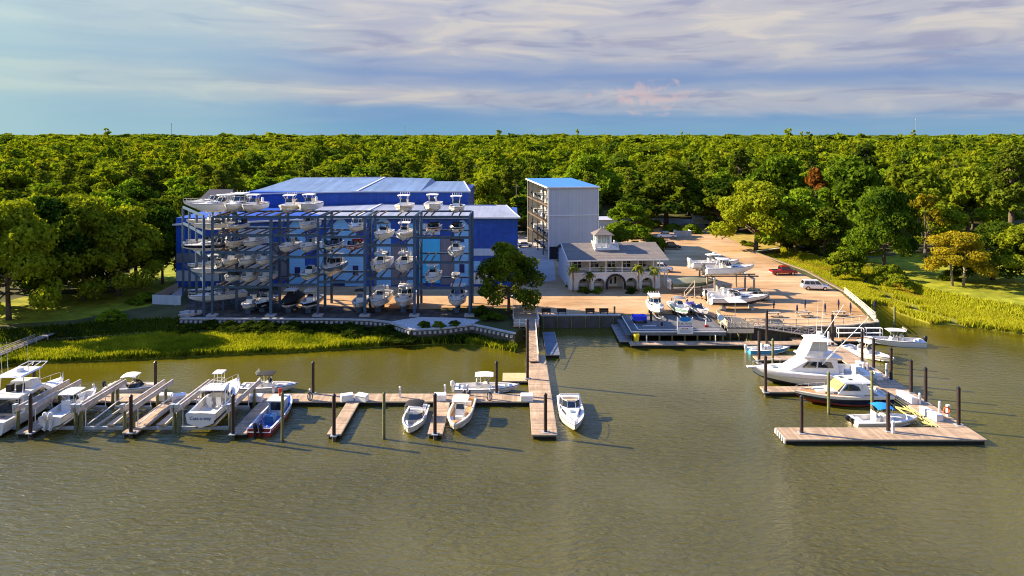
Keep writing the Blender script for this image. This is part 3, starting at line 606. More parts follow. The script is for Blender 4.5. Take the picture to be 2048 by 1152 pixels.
def palm(px, py, h, lab, seed):
    p = at(px, py); rng = random.Random(seed); o = thing('palm_tree', lab, 'palm', p, rng.random()*6, 'palms along the clubhouse arcade' if py > 560 else None)
    t = MB(); t.tube((0, 0, -.2), (.1, 0, h*.5), .2, .16, n=8); t.tube((.1, 0, h*.5), (.05, .05, h), .18, .2, n=8); t.build('trunk', barkl, o, smooth='all')
    f = MB()
    for k in range(26):
        a = k*2.399; el = rng.uniform(-.5, 1.1); L = rng.uniform(1.1, 1.6); pr = None
        for s in range(5):
            u = s/4; r = L*u*math.cos(el*.8); z = h+L*u*math.sin(el)-.9*u*u; w = .28*math.sin(math.pi*min(.95, u*.8+.2))
            c = Vector((r*math.cos(a), r*math.sin(a), z)); d = Vector((-math.sin(a), math.cos(a), 0))*w; dz = Vector((0, 0, -.12*u))
            cur = (c-d+dz, c, c+d+dz)
            if pr: f.quad(pr[0], pr[1], cur[1], cur[0]); f.quad(pr[1], pr[2], cur[2], cur[1])
            pr = cur
    f.build('crown', palmm, o)
palm(1146, 584, 5.0, 'palm with a yellow-green crown at the left corner of the arcade', 1); palm(1179, 584, 3.6, 'short palm between the first two arches', 2)
palm(1277, 584, 5.0, 'palm before the pier left of the last arch', 3); palm(1309, 584, 4.6, 'palm at the right corner of the arcade', 4)
palm(1040, 450, 7.0, 'tall cabbage palm between the blue building and the tower', 5); palm(970, 634, 1.3, 'low spreading palm beside the dark round oak', 6)
# ------------------------------------------------------------------ buildings
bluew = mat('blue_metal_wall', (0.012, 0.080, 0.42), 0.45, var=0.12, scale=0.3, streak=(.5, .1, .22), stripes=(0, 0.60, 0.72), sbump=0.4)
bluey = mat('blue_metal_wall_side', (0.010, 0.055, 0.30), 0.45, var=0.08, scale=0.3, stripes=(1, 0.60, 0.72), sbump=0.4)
roofm = mat('metal_roof', (0.31, 0.345, 0.43), 0.45, var=0.10, streak=(.4, .05, .18), scale=0.12, stripes=(0, 0.9, 0.85), sbump=0.3, metal=0.15)
roofb = mat('blue_grey_metal_roof', (0.15, 0.235, 0.38), 0.45, var=0.12, streak=(.4, .05, .2), scale=0.1, stripes=(0, 0.9, 0.85), sbump=0.3, metal=0.15)
trimw = mat('roof_trim', (0.55, 0.56, 0.60), 0.5)
clap  = mat('light_blue_clapboard', (0.20, 0.52, 0.88), 0.6, var=0.06, stripes=(2, 0.42, 0.72), scale=0.4)
clapb = mat('bright_blue_sheet', (0.05, 0.50, 0.92), 0.55, var=0.05, stripes=(0, 0.45, 0.85), scale=0.4)
clapl = mat('pale_blue_sheet', (0.40, 0.56, 0.74), 0.6, var=0.06, stripes=(0, 0.5, 0.85), scale=0.4)
greyw = mat('grey_ribbed_sheet', (0.16, 0.18, 0.23), 0.6, var=0.08, stripes=(0, 0.5, 0.7), scale=0.4)
lgrey = mat('light_grey_sheet', (0.48, 0.55, 0.60), 0.6, var=0.06, stripes=(0, 0.5, 0.8), scale=0.4)
winb  = mat('dark_blue_shutter', (0.006, 0.016, 0.11), 0.5)
FY = 139.6; SC = F/FY
def fx(px): return (px-1024)/SC
def fz(py): return CAMZ-(py-HORIZON)/SC
def storage():
    o = thing('boat_storage_building', 'long blue boat storage building with painted light blue house fronts', 'building')
    x0, x1 = fx(352), fx(1035); ze = 16.2; back = 160.0
    w = MB(); w.box(((x0+x1)/2, (FY+back)/2, (2+ze-.15)/2), (x1-x0, back-FY, ze-2.15)); w.build('wall', bluew, o)
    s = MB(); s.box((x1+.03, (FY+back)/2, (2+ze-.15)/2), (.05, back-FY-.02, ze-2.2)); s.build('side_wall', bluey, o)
    r = MB(); xm = fx(712); zr = 16.9
    # front slope; left of the hip it falls away to the left end
    E = .5
    r.add([(x0-E, FY-E, ze-1.4), (xm, FY-E, ze), (xm+1.5, back, zr), (x0+8, back, zr-1.1)], [(0, 1, 2, 3)], 0)
    r.add([(xm, FY-E, ze), (x1+E, FY-E, ze), (x1-2.5, back, zr-.3), (xm+1.5, back, zr)], [(0, 1, 2, 3)], 0)
    r.build('roof', roofm, o)
    t = MB(); t.beam((x0-E, FY-E, ze-1.5), (xm, FY-E, ze-.1), .25, .3); t.beam((xm, FY-E, ze-.1), (x1+E, FY-E, ze-.1), .25, .3); t.beam((x1+E, FY-E, ze-.1), (x1-2.5, back, zr-.4), .25, .3)
    t.beam((xm, FY-E, ze+.08), (xm+1.5, back, zr+.08), .5, .12); t.build('eave_trim', trimw, o)
    def panel(name, poly, m, d=.10):
        b = MB(); b.yprism([(fx(a), fz(c)) for a, c in poly], FY-d, FY-.01); return b.build(name, m, o)
    def rect(a, b, c, d): return [(a, d), (b, d), (b, c), (a, c)]
    panel('house_front', [(579, 572), (610, 572), (610, 452), (597, 438), (592, 438), (579, 452)], clap, .14)
    panel('house_front', [(611, 572), (636, 572), (727, 572), (727, 486), (718, 476), (702, 455), (686, 437), (678, 437), (653, 468), (638, 486), (638, 531), (611, 531)], clap)
    panel('house_front', [(752, 572), (782, 572), (782, 447), (773, 438), (761, 438), (752, 447)], clap, .12)
    panel('house_front', [(909, 571), (938, 571), (938, 452), (927, 441), (922, 441), (909, 456)], clap, .12)
    panel('cladding_panel', rect(815, 828, 447, 570), clap); panel('cladding_panel', rect(838, 880, 447, 469), clapl)
    panel('cladding_panel', rect(838, 880, 478, 566), clapb); panel('cladding_panel', rect(783, 814, 492, 570), greyw, .08); panel('cladding_panel', rect(881, 908, 472, 569), greyw, .08)
    panel('cladding_panel', rect(455, 541, 452, 505), clapl); panel('cladding_panel', rect(480, 541, 507, 572), lgrey); panel('cladding_panel', rect(545, 578, 484, 556), greyw, .08)
    panel('cladding_panel', rect(353, 478, 506, 525), greyw, .08); panel('cladding_panel', rect(353, 478, 541, 562), lgrey, .08)
    panel('cladding_panel', rect(940, 1000, 497, 511), clapl); panel('cladding_panel', rect(940, 1000, 522, 541), clap, .09)
    for i, (a, b, c, d) in enumerate([(587, 599, 479, 494), (590, 601, 534, 553), (706, 717, 531, 550), (919, 928, 478, 484), (919, 929, 528, 545), (664, 690, 559, 571)]):
        q = MB(); q.yprism([(fx(u), fz(v)) for u, v in rect(a, b, c, d)], FY-.2, FY-.145); q.build('shutter', winb, o)
    for a in (943, 952, 961, 970, 979):
        q = MB(); q.yprism([(fx(u), fz(v)) for u, v in rect(a, a+8.2, 545, 568)], FY-.14, FY-.02); q.build('door', whitep, o)
    # gable edge boards
    for pts in ([(579, 452), (592, 437.5), (597, 437.5), (610, 452)], [(638, 486), (653, 467.5), (678, 436.5), (686, 436.5), (702, 454.5), (727, 486)], [(752, 447), (761, 437.5), (773, 437.5), (782, 447)], [(909, 456), (922, 440.5), (927, 440.5), (938, 452)]):
        b = MB(); b.path([(fx(a), FY-.2, fz(c)) for a, c in pts], .06, n=4); b.build('gable_board', clapl, o)
    p = MB()
    for a in (945, 967, 988): p.tube((fx(a), FY-1.2, 2), (fx(a), FY-1.2, fz(541)), .07)
    p.tube((fx(945), FY-1.2, fz(541)), (fx(988), FY-1.2, fz(541)), .07); p.build('pipe_guard', steelb, o)
storage()
def storage_back():
    o = thing('boat_storage_building', 'taller blue storage building standing behind the long one, with a blue-grey hipped roof', 'building')
    y0, y1 = 160.6, 182.0; xl, xr = -62.6, -10.2; ze = 19.7
    w = MB(); w.box(((xl+xr)/2, 172.5, 10.8), (xr-xl, 23.8, 17.6)); w.build('wall', bluew, o)
    r = MB(); zr = 21.7; E = .4; a = (xl-E, y0-E, ze-.6); xm = -36.5; b = (xm, y0-E, ze); c = (xr+E, y0-E, ze)
    r.add([a, b, (xm+2.6, y1, zr), (-57.9, y1, zr-.15)], [(0, 1, 2, 3)]); r.add([b, (-21.5, y0-E, ze), (-21.5, y1, zr-.25), (xm+2.6, y1, zr)], [(0, 1, 2, 3)])
    r.add([(-21.5, y0-E, ze), c, (-12.8, y1, zr-1.05), (-20.4, y1, zr-1.0)], [(0, 1, 2, 3)]); r.add([(-21.5, y0-E, ze), (-20.4, y1, zr-1.0), (-21.5, y1, zr-.25)], [(0, 1, 2)])
    r.add([(xl-E, y0-E, ze-.6), (-57.9, y1, zr-.15), (-60, 196, 18.6)], [(0, 1, 2)]); r.add([(-57.9, y1, zr-.15), (-12.8, y1, zr-1.05), (-10, 196, 18), (-60, 196, 18.6)], [(0, 1, 2, 3)]); r.build('roof', roofb, o)
    t = MB(); t.beam(a, b, .25, .28); t.beam(b, c, .25, .28); t.beam(c, (-12.8, y1, zr-1.05), .25, .25); t.beam((xm, y0-E, ze+.1), (xm+2.6, y1, zr+.08), .5, .12); t.beam((-57.9, y1, zr-.1), (xm+2.6, y1, zr+.05), .3, .14); t.build('eave_trim', trimw, o)
storage_back()
def grey_house():
    o = thing('house', 'small house with a dark grey shingle roof behind the left end of the boat rack', 'house', (-83.5, 196, 2))
    w = MB(); w.box((0, 0, 6.2), (9, 8, 12.4)); w.build('wall', mat('house_siding', (0.42, 0.46, 0.52), .7, stripes=(2, .3, .8)), o)
    r = MB(); r.add([(-5, -4.6, 12.2), (5, -4.6, 12.2), (5, 4.6, 12.2), (-5, 4.6, 12.2), (-3.4, 0, 15.4), (3.4, 0, 15.4)], [(0, 1, 5, 4), (2, 3, 4, 5), (1, 2, 5), (3, 0, 4)]); r.build('roof', mat('grey_shingle', (0.07, 0.07, 0.085), .9, var=.2, scale=2), o)
    for x in (-2.4, 1.6):
        q = MB(); q.box((x, -4.03, 10.2), (1.3, .08, 1.5)); q.build('window', glass, o)
grey_house()

towerw = mat('blue_grey_ribbed_wall', (0.50, 0.53, 0.55), 0.5, var=0.05, scale=0.3, stripes=(0, 0.42, 0.72), sbump=0.4)
towery = mat('cream_inner_wall', (0.50, 0.44, 0.32), 0.7, var=0.1, stripes=(1, 0.42, 0.8))
troof = mat('bright_blue_roof', (0.03, 0.20, 0.55), 0.4, var=0.06, stripes=(0, .8, .85), sbump=.3)
TROT = R(9.6); TLOC = (9.1, 170, 2)
def tower():
    o = thing('storage_tower', 'tall grey metal boat storage tower with a bright blue roof and an open left side', 'building', TLOC, TROT)
    Wd, D, H = 12.8, 28.0, 17.9
    f = MB(); f.box((Wd/2, .1, (H+3.2)/2), (Wd, .2, H-3.2)); f.build('front_wall', towerw, o)
    f = MB(); f.box((Wd/2+.1, .12, 1.6), (Wd-.3, .16, 3.1)); f.build('base_wall', mat('dark_base', (.012, .014, .02), .8), o)
    f = MB(); f.box((Wd-.1, D/2+.1, H/2), (.2, D-.25, H)); f.build('side_wall', towery, o)
    f = MB(); f.box((Wd/2, D-.1, H/2), (Wd, .2, H)); f.build('back_wall', towery, o)
    r = MB(); r.hexa([(-.35, -.35, H-.05), (Wd+.3, -.35, H-.05), (Wd+.3, D+.2, H+.35), (-.35, D+.2, H+.35), (-.35, -.35, H+.14), (Wd+.3, -.35, H+.14), (Wd+.3, D+.2, H+.55), (-.35, D+.2, H+.55)]); r.build('roof', troof, o)
    t = MB(); t.box((0, 0, H/2), (.3, .3, H)); t.box((Wd, 0, H/2), (.3, .34, H)); t.box((Wd/2, -.04, 10.9), (Wd, .2, .22)); t.box((Wd/2, -.42, H), (Wd+.7, .14, .34)); t.beam((-.42, -.3, H), (-.42, D+.1, H+.38), .14, .34); t.build('corner_trim', whitep, o)
    for k in range(1, 5):
        y = D*k/4-.3
        p = MB(); p.box((.12, y, H/2), (.24, .24, H-.1)); p.box((6, y, H/2), (.24, .24, H-.1)); p.build('post', steelb, o)
    for z in (4.4, 8.8, 13.2):
        b = MB(); b.box((.1, D/2, z), (.2, D-.6, .3)); b.box((6, D/2, z), (.2, D-.6, .3)); b.build('beam', timber, o)
tower()

shing = mat('brown_grey_shingles', (0.17, 0.145, 0.125), 0.9, var=0.18, scale=1.2, stripes=(1, 0.32, 0.82))
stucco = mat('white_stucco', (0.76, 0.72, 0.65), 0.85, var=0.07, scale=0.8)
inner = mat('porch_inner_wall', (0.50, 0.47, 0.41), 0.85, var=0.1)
CLOC = (11.6, 136.5, 2); CROT = R(4.5)
def clubhouse():
    o = thing('clubhouse', 'white two storey clubhouse with five arches, a balcony and a railed roof cupola', 'building', CLOC, CROT)
    Wd, D = 18.4, 15.0
    arches = [(2.85, 1.15, 2.25), (5.95, 1.15, 2.25), (9.25, 1.55, 2.6), (12.5, 1.15, 2.25), (15.75, 1.15, 2.25)]
    def zb(x):
        for c, r, h in arches:
            if abs(x-c) < r: return h-r+math.sqrt(max(0, r*r-(x-c)**2))
        return 0
    xs = sorted(set([0, Wd]+[c+r*math.sin(R(a))*.9999 for c, r, h in arches for a in range(-90, 91, 15)]+[c+s*r*1.0001 for c, r, h in arches for s in (-1, 1)]))
    a = MB()
    for p, q in zip(xs[:-1], xs[1:]):
        z0, z1 = zb(p), zb(q); a.hexa([(p, 0, z0), (q, 0, z1), (q, .45, z1), (p, .45, z0), (p, 0, 3.15), (q, 0, 3.15), (q, .45, 3.15), (p, .45, 3.15)])
    a.build('arcade_wall', stucco, o)
    ring = MB(); c, r, h = arches[2]
    for k in range(14):
        t = R(-90+180*k/13); ring.box((c+(r+.3)*math.sin(t), -.12, h-r+(r+.3)*math.cos(t)), (.42, .3, .42))
    for s in (-1, 1): ring.box((c+s*(r+.3), -.12, .6), (.45, .3, 1.2))
    ring.build('entrance_arch', mat('dark_brick_arch', (0.035, 0.025, 0.022), .9, var=.3, scale=3), o)
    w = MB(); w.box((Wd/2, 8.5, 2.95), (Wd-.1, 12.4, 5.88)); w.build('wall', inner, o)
    s = MB(); s.box((-.03, 7.5, 2.95), (.14, 14.8, 5.9)); s.add([(-.1, -.2, 5.9), (-.1, 15, 5.9), (-.1, 8.4, 7.75)], [(0, 1, 2)]); s.build('side_wall', whitep, o)
    s = MB(); s.box((Wd+.03, 8.6, 2.95), (.14, 12.6, 5.9)); s.build('side_wall', whitep, o)
    f = MB(); f.box((Wd/2, 1.15, 3.3), (Wd+.3, 2.5, .26)); f.build('balcony_floor', whitep, o)
    for x in (.3, 4.05, 7.3, 10.6, 13.9, 17.0, Wd-.1):
        p = MB(); p.box((x, .12, 4.65), (.2, .2, 2.5)); p.build('balcony_post', whitep, o)
    rl = MB(); rl.box((Wd/2, .1, 4.35), (Wd, .1, .1)); rl.box((Wd/2, .1, 3.75), (Wd, .06, .06)); rl.box((Wd/2, .1, 4.05), (Wd, .05, .05)); rl.box((Wd/2, .1, 5.8), (Wd, .24, .28)); rl.build('balcony_rail', whitep, o)
    for x, ww in ((1.9, 1.5), (5.3, 1.8), (8.9, 1.4), (12.0, 1.6), (15.4, 1.6)):
        g = MB(); g.box((x, 2.26, 4.7), (ww, .08, 1.5)); gw = g.build('window', glass, o)
        b = MB(); b.box((x, 2.2, 5.5), (ww+.2, .08, .12)); b.box((x, 2.2, 3.92), (ww+.2, .08, .12)); b.box((x, 2.2, 4.7), (.1, .06, 1.5)); b.box((x, 2.2, 4.75), (ww, .06, .08)); b.build('frame', whitep, gw)
    for x in (2.85, 5.95, 12.5, 15.75):
        g = MB(); g.box((x, 2.26, 1.7), (1.6, .08, 1.0)); gw = g.build('window', glass, o)
        b = MB(); b.box((x, 2.2, 2.25), (1.8, .08, .1)); b.box((x, 2.2, 1.15), (1.8, .08, .1)); b.box((x, 2.2, 1.7), (.09, .06, 1.0)); b.box((x, 2.2, 1.7), (1.6, .06, .07)); b.build('frame', whitep, gw)
        b = MB(); b.box((x, 1.6, .45), (2.0, .5, .1)); b.box((x, 1.85, .75), (2.0, .08, .5)); b.box((x-.8, 1.6, .2), (.1, .4, .4)); b.box((x+.8, 1.6, .2), (.1, .4, .4)); b.build('bench', whitep, o)
    g = MB(); g.box((8.75, 2.24, 1.2), (.8, .1, 2.1)); g.box((9.7, 2.24, 1.2), (.8, .1, 2.1)); g.build('door', whitep, o)
    g = MB(); g.box((8.75, 2.15, 1.4), (.45, .06, 1.5)); g.box((9.7, 2.15, 1.4), (.45, .06, 1.5)); g.build('door_glass', glass, o)
    # roof: front slope, back slope, the eave carried out over the right end
    E0, E1 = -.55, Wd+1.5
    def rz(y): return 5.98+(y+.7)*(2.0/9.2) if y < 8.5 else 7.98-(y-8.5)*.27
    r = MB(); r.hexa([(E0, -.7, 5.9), (E1, -.7, 5.9), (E1, 8.5, 7.9), (E0, 8.5, 7.9), (E0, -.7, 6.05), (E1, -.7, 6.05), (E1, 8.5, 8.05), (E0, 8.5, 8.05)])
    r.hexa([(E0, 8.5, 7.9), (E1, 8.5, 7.9), (E1, 15.5, 6.0), (E0, 15.5, 6.0), (E0, 8.5, 8.05), (E1, 8.5, 8.05), (E1, 15.5, 6.15), (E0, 15.5, 6.15)]); r.build('roof', shing, o)
    t = MB(); t.box(((E0+E1)/2, -.76, 5.95), (E1-E0, .1, .26)); t.beam((E0-.05, -.7, 5.95), (E0-.05, 8.5, 7.97), .1, .26); t.build('fascia', whitep, o)
    # cupola on its own railed deck
    cx, cy, zd = 8.4, 6.2, 7.5
    d = MB(); d.box((cx, cy, zd+.1), (5.0, 4.6, .24)); d.box((cx, cy-2.3, zd-.15), (5.1, .1, .35)); d.box((cx-2.5, cy, zd-.15), (.1, 4.6, .35)); d.build('cupola_deck', whitep, o)
    for x in (-2.3, 0, 2.3):
        p = MB(); p.box((cx+x, cy-2.15, zd-.75), (.16, .16, 1.5)); p.build('deck_post', whitep, o)
    b = MB()
    for sx, sy, ex, ey in ((-2.4, -2.2, 2.4, -2.2), (2.4, -2.2, 2.4, 2.2), (-2.4, -2.2, -2.4, 2.2)):
        b.beam((cx+sx, cy+sy, zd+1.05), (cx+ex, cy+ey, zd+1.05), .1, .08); b.beam((cx+sx, cy+sy, zd+.35), (cx+ex, cy+ey, zd+.35), .08, .06)
        n = 16
        for k in range(n+1):
            u = k/n; x, y = cx+sx+(ex-sx)*u, cy+sy+(ey-sy)*u; b.box((x, y, zd+.65), (.15 if k % 4 == 0 else .07,)*2+(.86,))
    b.build('deck_rail', whitep, o)
    bx = cx-.45; h = MB(); h.box((bx, cy+.3, zd+1.45), (3.3, 3.0, 2.5)); h.build('cupola_wall', whitep, o)
    g = MB(); g.box((bx, cy-1.22, zd+1.6), (2.4, .06, 1.7)); g.box((bx+1.67, cy+.3, zd+1.6), (.06, 2.2, 1.7)); g.box((bx-1.67, cy+.3, zd+1.6), (.06, 2.2, 1.7)); gw = g.build('window', glaslt, o)
    f = MB()
    for x in (-.6, 0, .6): f.box((bx+x, cy-1.27, zd+1.6), (.1, .06, 1.7))
    f.build('frame', whitep, gw)
    r = MB(); z0 = zd+2.7; r.add([(bx-2.1, cy-1.75, z0), (bx+2.1, cy-1.75, z0), (bx+2.1, cy+2.35, z0), (bx-2.1, cy+2.35, z0), (bx-.3, cy+.3, z0+1.25), (bx+.3, cy+.3, z0+1.25), (bx-2.1, cy-1.75, z0-.12), (bx+2.1, cy-1.75, z0-.12), (bx+2.1, cy+2.35, z0-.12), (bx-2.1, cy+2.35, z0-.12)], [(0, 1, 5, 4), (1, 2, 5), (2, 3, 4, 5), (3, 0, 4), (6, 7, 1, 0), (7, 8, 2, 1), (8, 9, 3, 2), (9, 6, 0, 3), (9, 8, 7, 6)]); r.build('cupola_roof', shing, o)
    f = MB(); f.tube((bx-.3, cy+.3, z0+1.2), (bx-.3, cy+.3, z0+1.6), .05); f.tube((bx+.3, cy+.3, z0+1.2), (bx+.3, cy+.3, z0+1.6), .05); f.build('finial', whitep, o)
    # side balcony at the right end
    f = MB(); f.box((Wd+.9, 1.4, 3.3), (1.5, 2.2, .24))
    for x, y in ((Wd+1.6, .4), (Wd+1.6, 2.4)): f.box((x, y, 1.6), (.16, .16, 3.2))
    for k in range(8): f.box((Wd+.2+k*.2, .35, 3.9), (.06, .06, 1.0))
    f.box((Wd+.9, .35, 4.4), (1.5, .08, .08)); f.build('side_balcony', whitep, o)
    for k, x in enumerate((1.2, 6.4, 9.0, 13.2, 16.0)):
        pl = MB(); rr = random.Random(k)
        for j in range(40): a = rr.random()*6.28; e = rr.random(); c = Vector((x+.5*math.cos(a)*e, .25+.25*math.sin(a), 4.05+rr.uniform(-.4, .5))); u = Vector((rr.uniform(-1, 1), rr.uniform(-1, 1), rr.uniform(-1, 1))).normalized()*.16; v = u.orthogonal(); pl.quad(c-u, c-v, c+u, c+v)
        hp = pl.build('hanging_plant', leafB); hp.location = CLOC; hp.rotation_euler = (0, 0, CROT)
        tag(hp, 'green plant hanging on the balcony rail, '+['leftmost', 'second from left', 'over the entrance arch', 'fourth from left', 'rightmost'][k], 'plant', 'plants on the clubhouse balcony')
clubhouse()

def enclosure():
    p = W(1368, 474, 2); o = thing('enclosure', 'low grey walled bin enclosure beside the hedge', 'enclosure', p, R(2))
    b = MB(); b.box((0, 0, .95), (4.6, .15, 1.9)); b.box((-2.25, 1.6, .95), (.15, 3, 1.9)); b.box((2.25, 1.6, .95), (.15, 3, 1.9)); b.build('panel', mat('enclosure_boards', (.45, .45, .43), .8, stripes=(0, .3, .75)), o)
enclosure()
for px, py, hh, ww, lab in ((1205, 462, 4.5, 9, 'low pale-roofed shed half hidden behind the storage tower'), (1412, 448, 3.2, 7, 'pale wall sign structure at the entrance road bend'), (1445, 452, 3.0, 5, 'pale shed under the oaks at the entrance road bend')):
    p = W(px, py, 2); o = thing('shed', lab, 'shed', p, R(8)); b = MB(); b.box((0, 2, hh*.4), (ww, 4, hh*.8)); b.build('wall', stucco, o)
    r = MB(); r.add([(-ww/2-.3, -.3, hh*.8), (ww/2+.3, -.3, hh*.8), (ww/2+.3, 4.3, hh*.8), (-ww/2-.3, 4.3, hh*.8), (-ww/2-.3, 2, hh), (ww/2+.3, 2, hh)], [(0, 1, 5, 4), (2, 3, 4, 5), (1, 2, 5), (3, 0, 4), (3, 2, 1, 0)]); r.build('roof', trimw, o)
for px, top, D, lab in ((343, 246, 2300, 'thin radio mast on the horizon at the left'), (1832, 236, 2100, 'thin radio mast on the horizon at the right'), (810, 251, 2600, 'small thin mast on the horizon above the blue building')):
    X = (px-1024)*D/F; zt = CAMZ-(top-HORIZON)*D/F; t = MB(); r0 = .45
    for k in range(3):
        a = k*2.09; t.tube((X+r0*1.6*math.cos(a), D+r0*1.6*math.sin(a), 2), (X+r0*math.cos(a), D+r0*math.sin(a), zt), .3, .22, n=4)
    for k in range(20): z = 4+(zt-5)*k/20; t.tube((X-r0, D, z), (X+r0, D, z+1.5), .12, n=4)
    t.box((X, D, zt-4), (2.2, 2.2, 2)); o = t.build('radio_mast', galv); tag(o, lab, 'mast')
for px, top, yy, lab in ((951, 330, 330, 'tall utility pole by the far road, leftmost'), (962, 338, 310, 'utility pole by the far road, second from left'), (978, 352, 285, 'utility pole beside the clearing left of the tower'), (1033, 368, 222, 'utility pole close to the left side of the tower')):
    X = (px-1024)*yy/F; zt = CAMZ-(top-HORIZON)*yy/F; t = MB(); t.tube((X, yy, 2), (X, yy, zt), .2, .14, n=6); t.box((X, yy, zt-.8), (2.4, .14, .14)); tag(t.build('utility_pole', barkl), lab, 'utility pole')
# ------------------------------------------------------------------ boats (bow towards +x, keel at z = 0)
TS = [0, .12, .26, .40, .52, .63, .73, .82, .89, .945, .98, 1.0]
def hull_shape(L, B, D, rake=.22, sheer=.20):
    def sec(t):
        b = B/2*(.93+.07*min(1, t/.4)) if t < .42 else B/2*max(.03, 1-((t-.42)/.58)**2.5)
        k = 0 if t < .55 else D*.80*((t-.55)/.45)**2.4
        zs = D*(.86+sheer*t*t); zc = D*.30+(zs*.62-D*.30)*max(0, (t-.35)/.65)**1.5
        zc = max(zc, k+.02*(1-t)); c = b*(.90 if t < .5 else .90-.42*((t-.5)/.5)**1.3)
        return b, k, zs, min(zc, zs-.02), c
    return sec
def hull_mb(L, B, D, boot=.06, stripe=False):
    f = hull_shape(L, B, D); secs = []
    for t in TS:
        b, k, zs, zc, c = f(t); x = (t-.5)*L; xr = lambda z: x-(.05*L*max(0, t-.55)/.45)*(1-z/zs)
        zw = zc+boot*D; bw = c+(b-c)*.35*min(1, (zw-zc)/max(.01, zs-zc)*2); zm = zs-.16*D; bm = b*.985 if t < .9 else b*.93
        half = [(xr(k), 0, k), (xr(zc), c*.55, k+(zc-k)*.55), (xr(zc), c, zc), (xr(zw), bw, zw), (xr((zw+zm)/2), bw+(bm-bw)*.5, (zw+zm)/2), (xr(zm), bm, zm), (x, b, zs), (x+.01, b*.985, zs+.04)]
        secs.append([(p[0], -p[1], p[2]) for p in half[::-1]]+half[1:])
    st = 2 if stripe else 0; mis = [0, st, 0, 0, 1, 1, 1, 1, 1, 1, 0, 0, st, 0]
    m = MB(); m.loft(secs, mis=mis); o = 0; n = len(secs[0])
    m.f.append(tuple(range(n))); m.m.append(0)
    return m
def deck_mb(L, B, D, td=.82, fl=.45, tb=.055, crown=.06, g=.2):
    """Gunwale, cockpit liner and floor up to td, closed foredeck forward of it; fl = floor height."""
    f = hull_shape(L, B, D); secs = []; ts = sorted(set([0, tb, tb+.004]+[t for t in TS if t > tb+.02]+[td, td+.006]))
    for t in ts:
        b, k, zs, zc, c = f(t); x = (t-.5)*L+.01; b *= .985; closed = t <= tb+.001 or t > td+.001; gi = max(b-g, b*.4)
        if closed: half = [(x, b, zs+.04), (x, gi, zs+.06), (x, gi*.97, zs+.065), (x, gi*.5, zs+.06+crown*.7), (x, 0, zs+.06+crown)]
        else: half = [(x, b, zs+.04), (x, gi, zs+.06), (x, gi-.04, max(fl, zc*.9)+.02), (x, gi*.5, max(fl, zc*.9)), (x, 0, max(fl, zc*.9))]
        secs.append([(p[0], -p[1], p[2]) for p in half]+half[:-1][::-1])
    m = MB(); n = len(secs[0]); m.loft(secs, mis=[0, 0, 1, 1, 1, 1, 0, 0]); return m
def outboard(parent, x, y, z, s=1.0, m=None, tilt=0.0):
    e = MB(); secs = []
    for zz, lx, ly, ox in ((0, .30, .20, 0), (.12, .44, .27, .02), (.42, .46, .28, 0), (.60, .40, .24, -.03), (.70, .24, .14, -.04)):
        secs.append([(ox+lx*math.cos(a)*.6-.25, ly*math.sin(a)*.75, zz) for a in [2*math.pi*k/10 for k in range(10)]])
    e.loft(secs, closed=True, cap0=True, cap1=True)
    e.box((-.22, 0, -.42), (.24, .16, .9), top=(1.3, 1.3)); e.box((-.26, 0, -.92), (.55, .1, .16)); e.box((-.2, 0, -1.08), (.22, .07, .3), top=(1.4, 1)); e.tube((-.02, 0, -.95), (-.44, 0, -.95), .1, .05, n=6); e.box((.0, 0, -.12), (.24, .22, .26))
    for k in range(3): a = k*2.094; e.box((-.46, .1*math.cos(a), -.95+.1*math.sin(a)), (.03, .12, .12))
    o = e.build('outboard_motor', m or outblk, parent, smooth=True); o.location = (x, y, z); o.scale = (s, s, s); o.rotation_euler = (0, tilt, 0); return o
def t_top(parent, x, z0, z1, ln, wd, m, rods=True, frame=None, radar=False, arms=.42):
    t = MB(); n = 7; secs = []
    for k in range(n):
        u = k/(n-1)*2-1; zz = z1+.08*(1-u*u); hw = wd/2*(1-.14*abs(u)**3); xx = x+u*ln/2
        secs.append([(xx, -hw, zz-.05), (xx, -hw, zz), (xx, -hw*.5, zz+.05), (xx, 0, zz+.06), (xx, hw*.5, zz+.05), (xx, hw, zz), (xx, hw, zz-.05), (xx, 0, zz-.02)])
    t.loft(secs, closed=True, cap0=True, cap1=True); top = t.build('t_top', m, parent, smooth=True)
    f = MB(); a = arms
    for sx in (-1, 1):
        for sy in (-1, 1): f.path([(x+sx*a, sy*.48, z0), (x+sx*a*1.1, sy*.50, z0+(z1-z0)*.7), (x+sx*ln*.42, sy*wd*.40, z1)], .035, n=5)
        f.path([(x+sx*ln*.42, -wd*.40, z1-.02), (x+sx*ln*.42, wd*.40, z1-.02), (x-sx*ln*.42, wd*.40, z1-.02)], .03, n=4)
        f.path([(x+sx*.3, sx*.48, z0+.8), (x-sx*.3, sx*.48, z1-.2)], .02, n=4)
    if rods:
        for k in range(5): y = (k-2)*wd*.19; f.tube((x-ln*.5, y, z1+.02), (x-ln*.5-.16, y, z1+.42), .035, n=5)
    f.build('top_frame', frame or whitep, parent)
    if radar: r = MB(); r.tube((x+.1, 0, z1+.1), (x+.1, 0, z1+.25), .1); r.tube((x+.1, 0, z1+.25), (x+.1, 0, z1+.45), .32, .26, n=12); r.build('radar_dome', whitep, top)
    return top
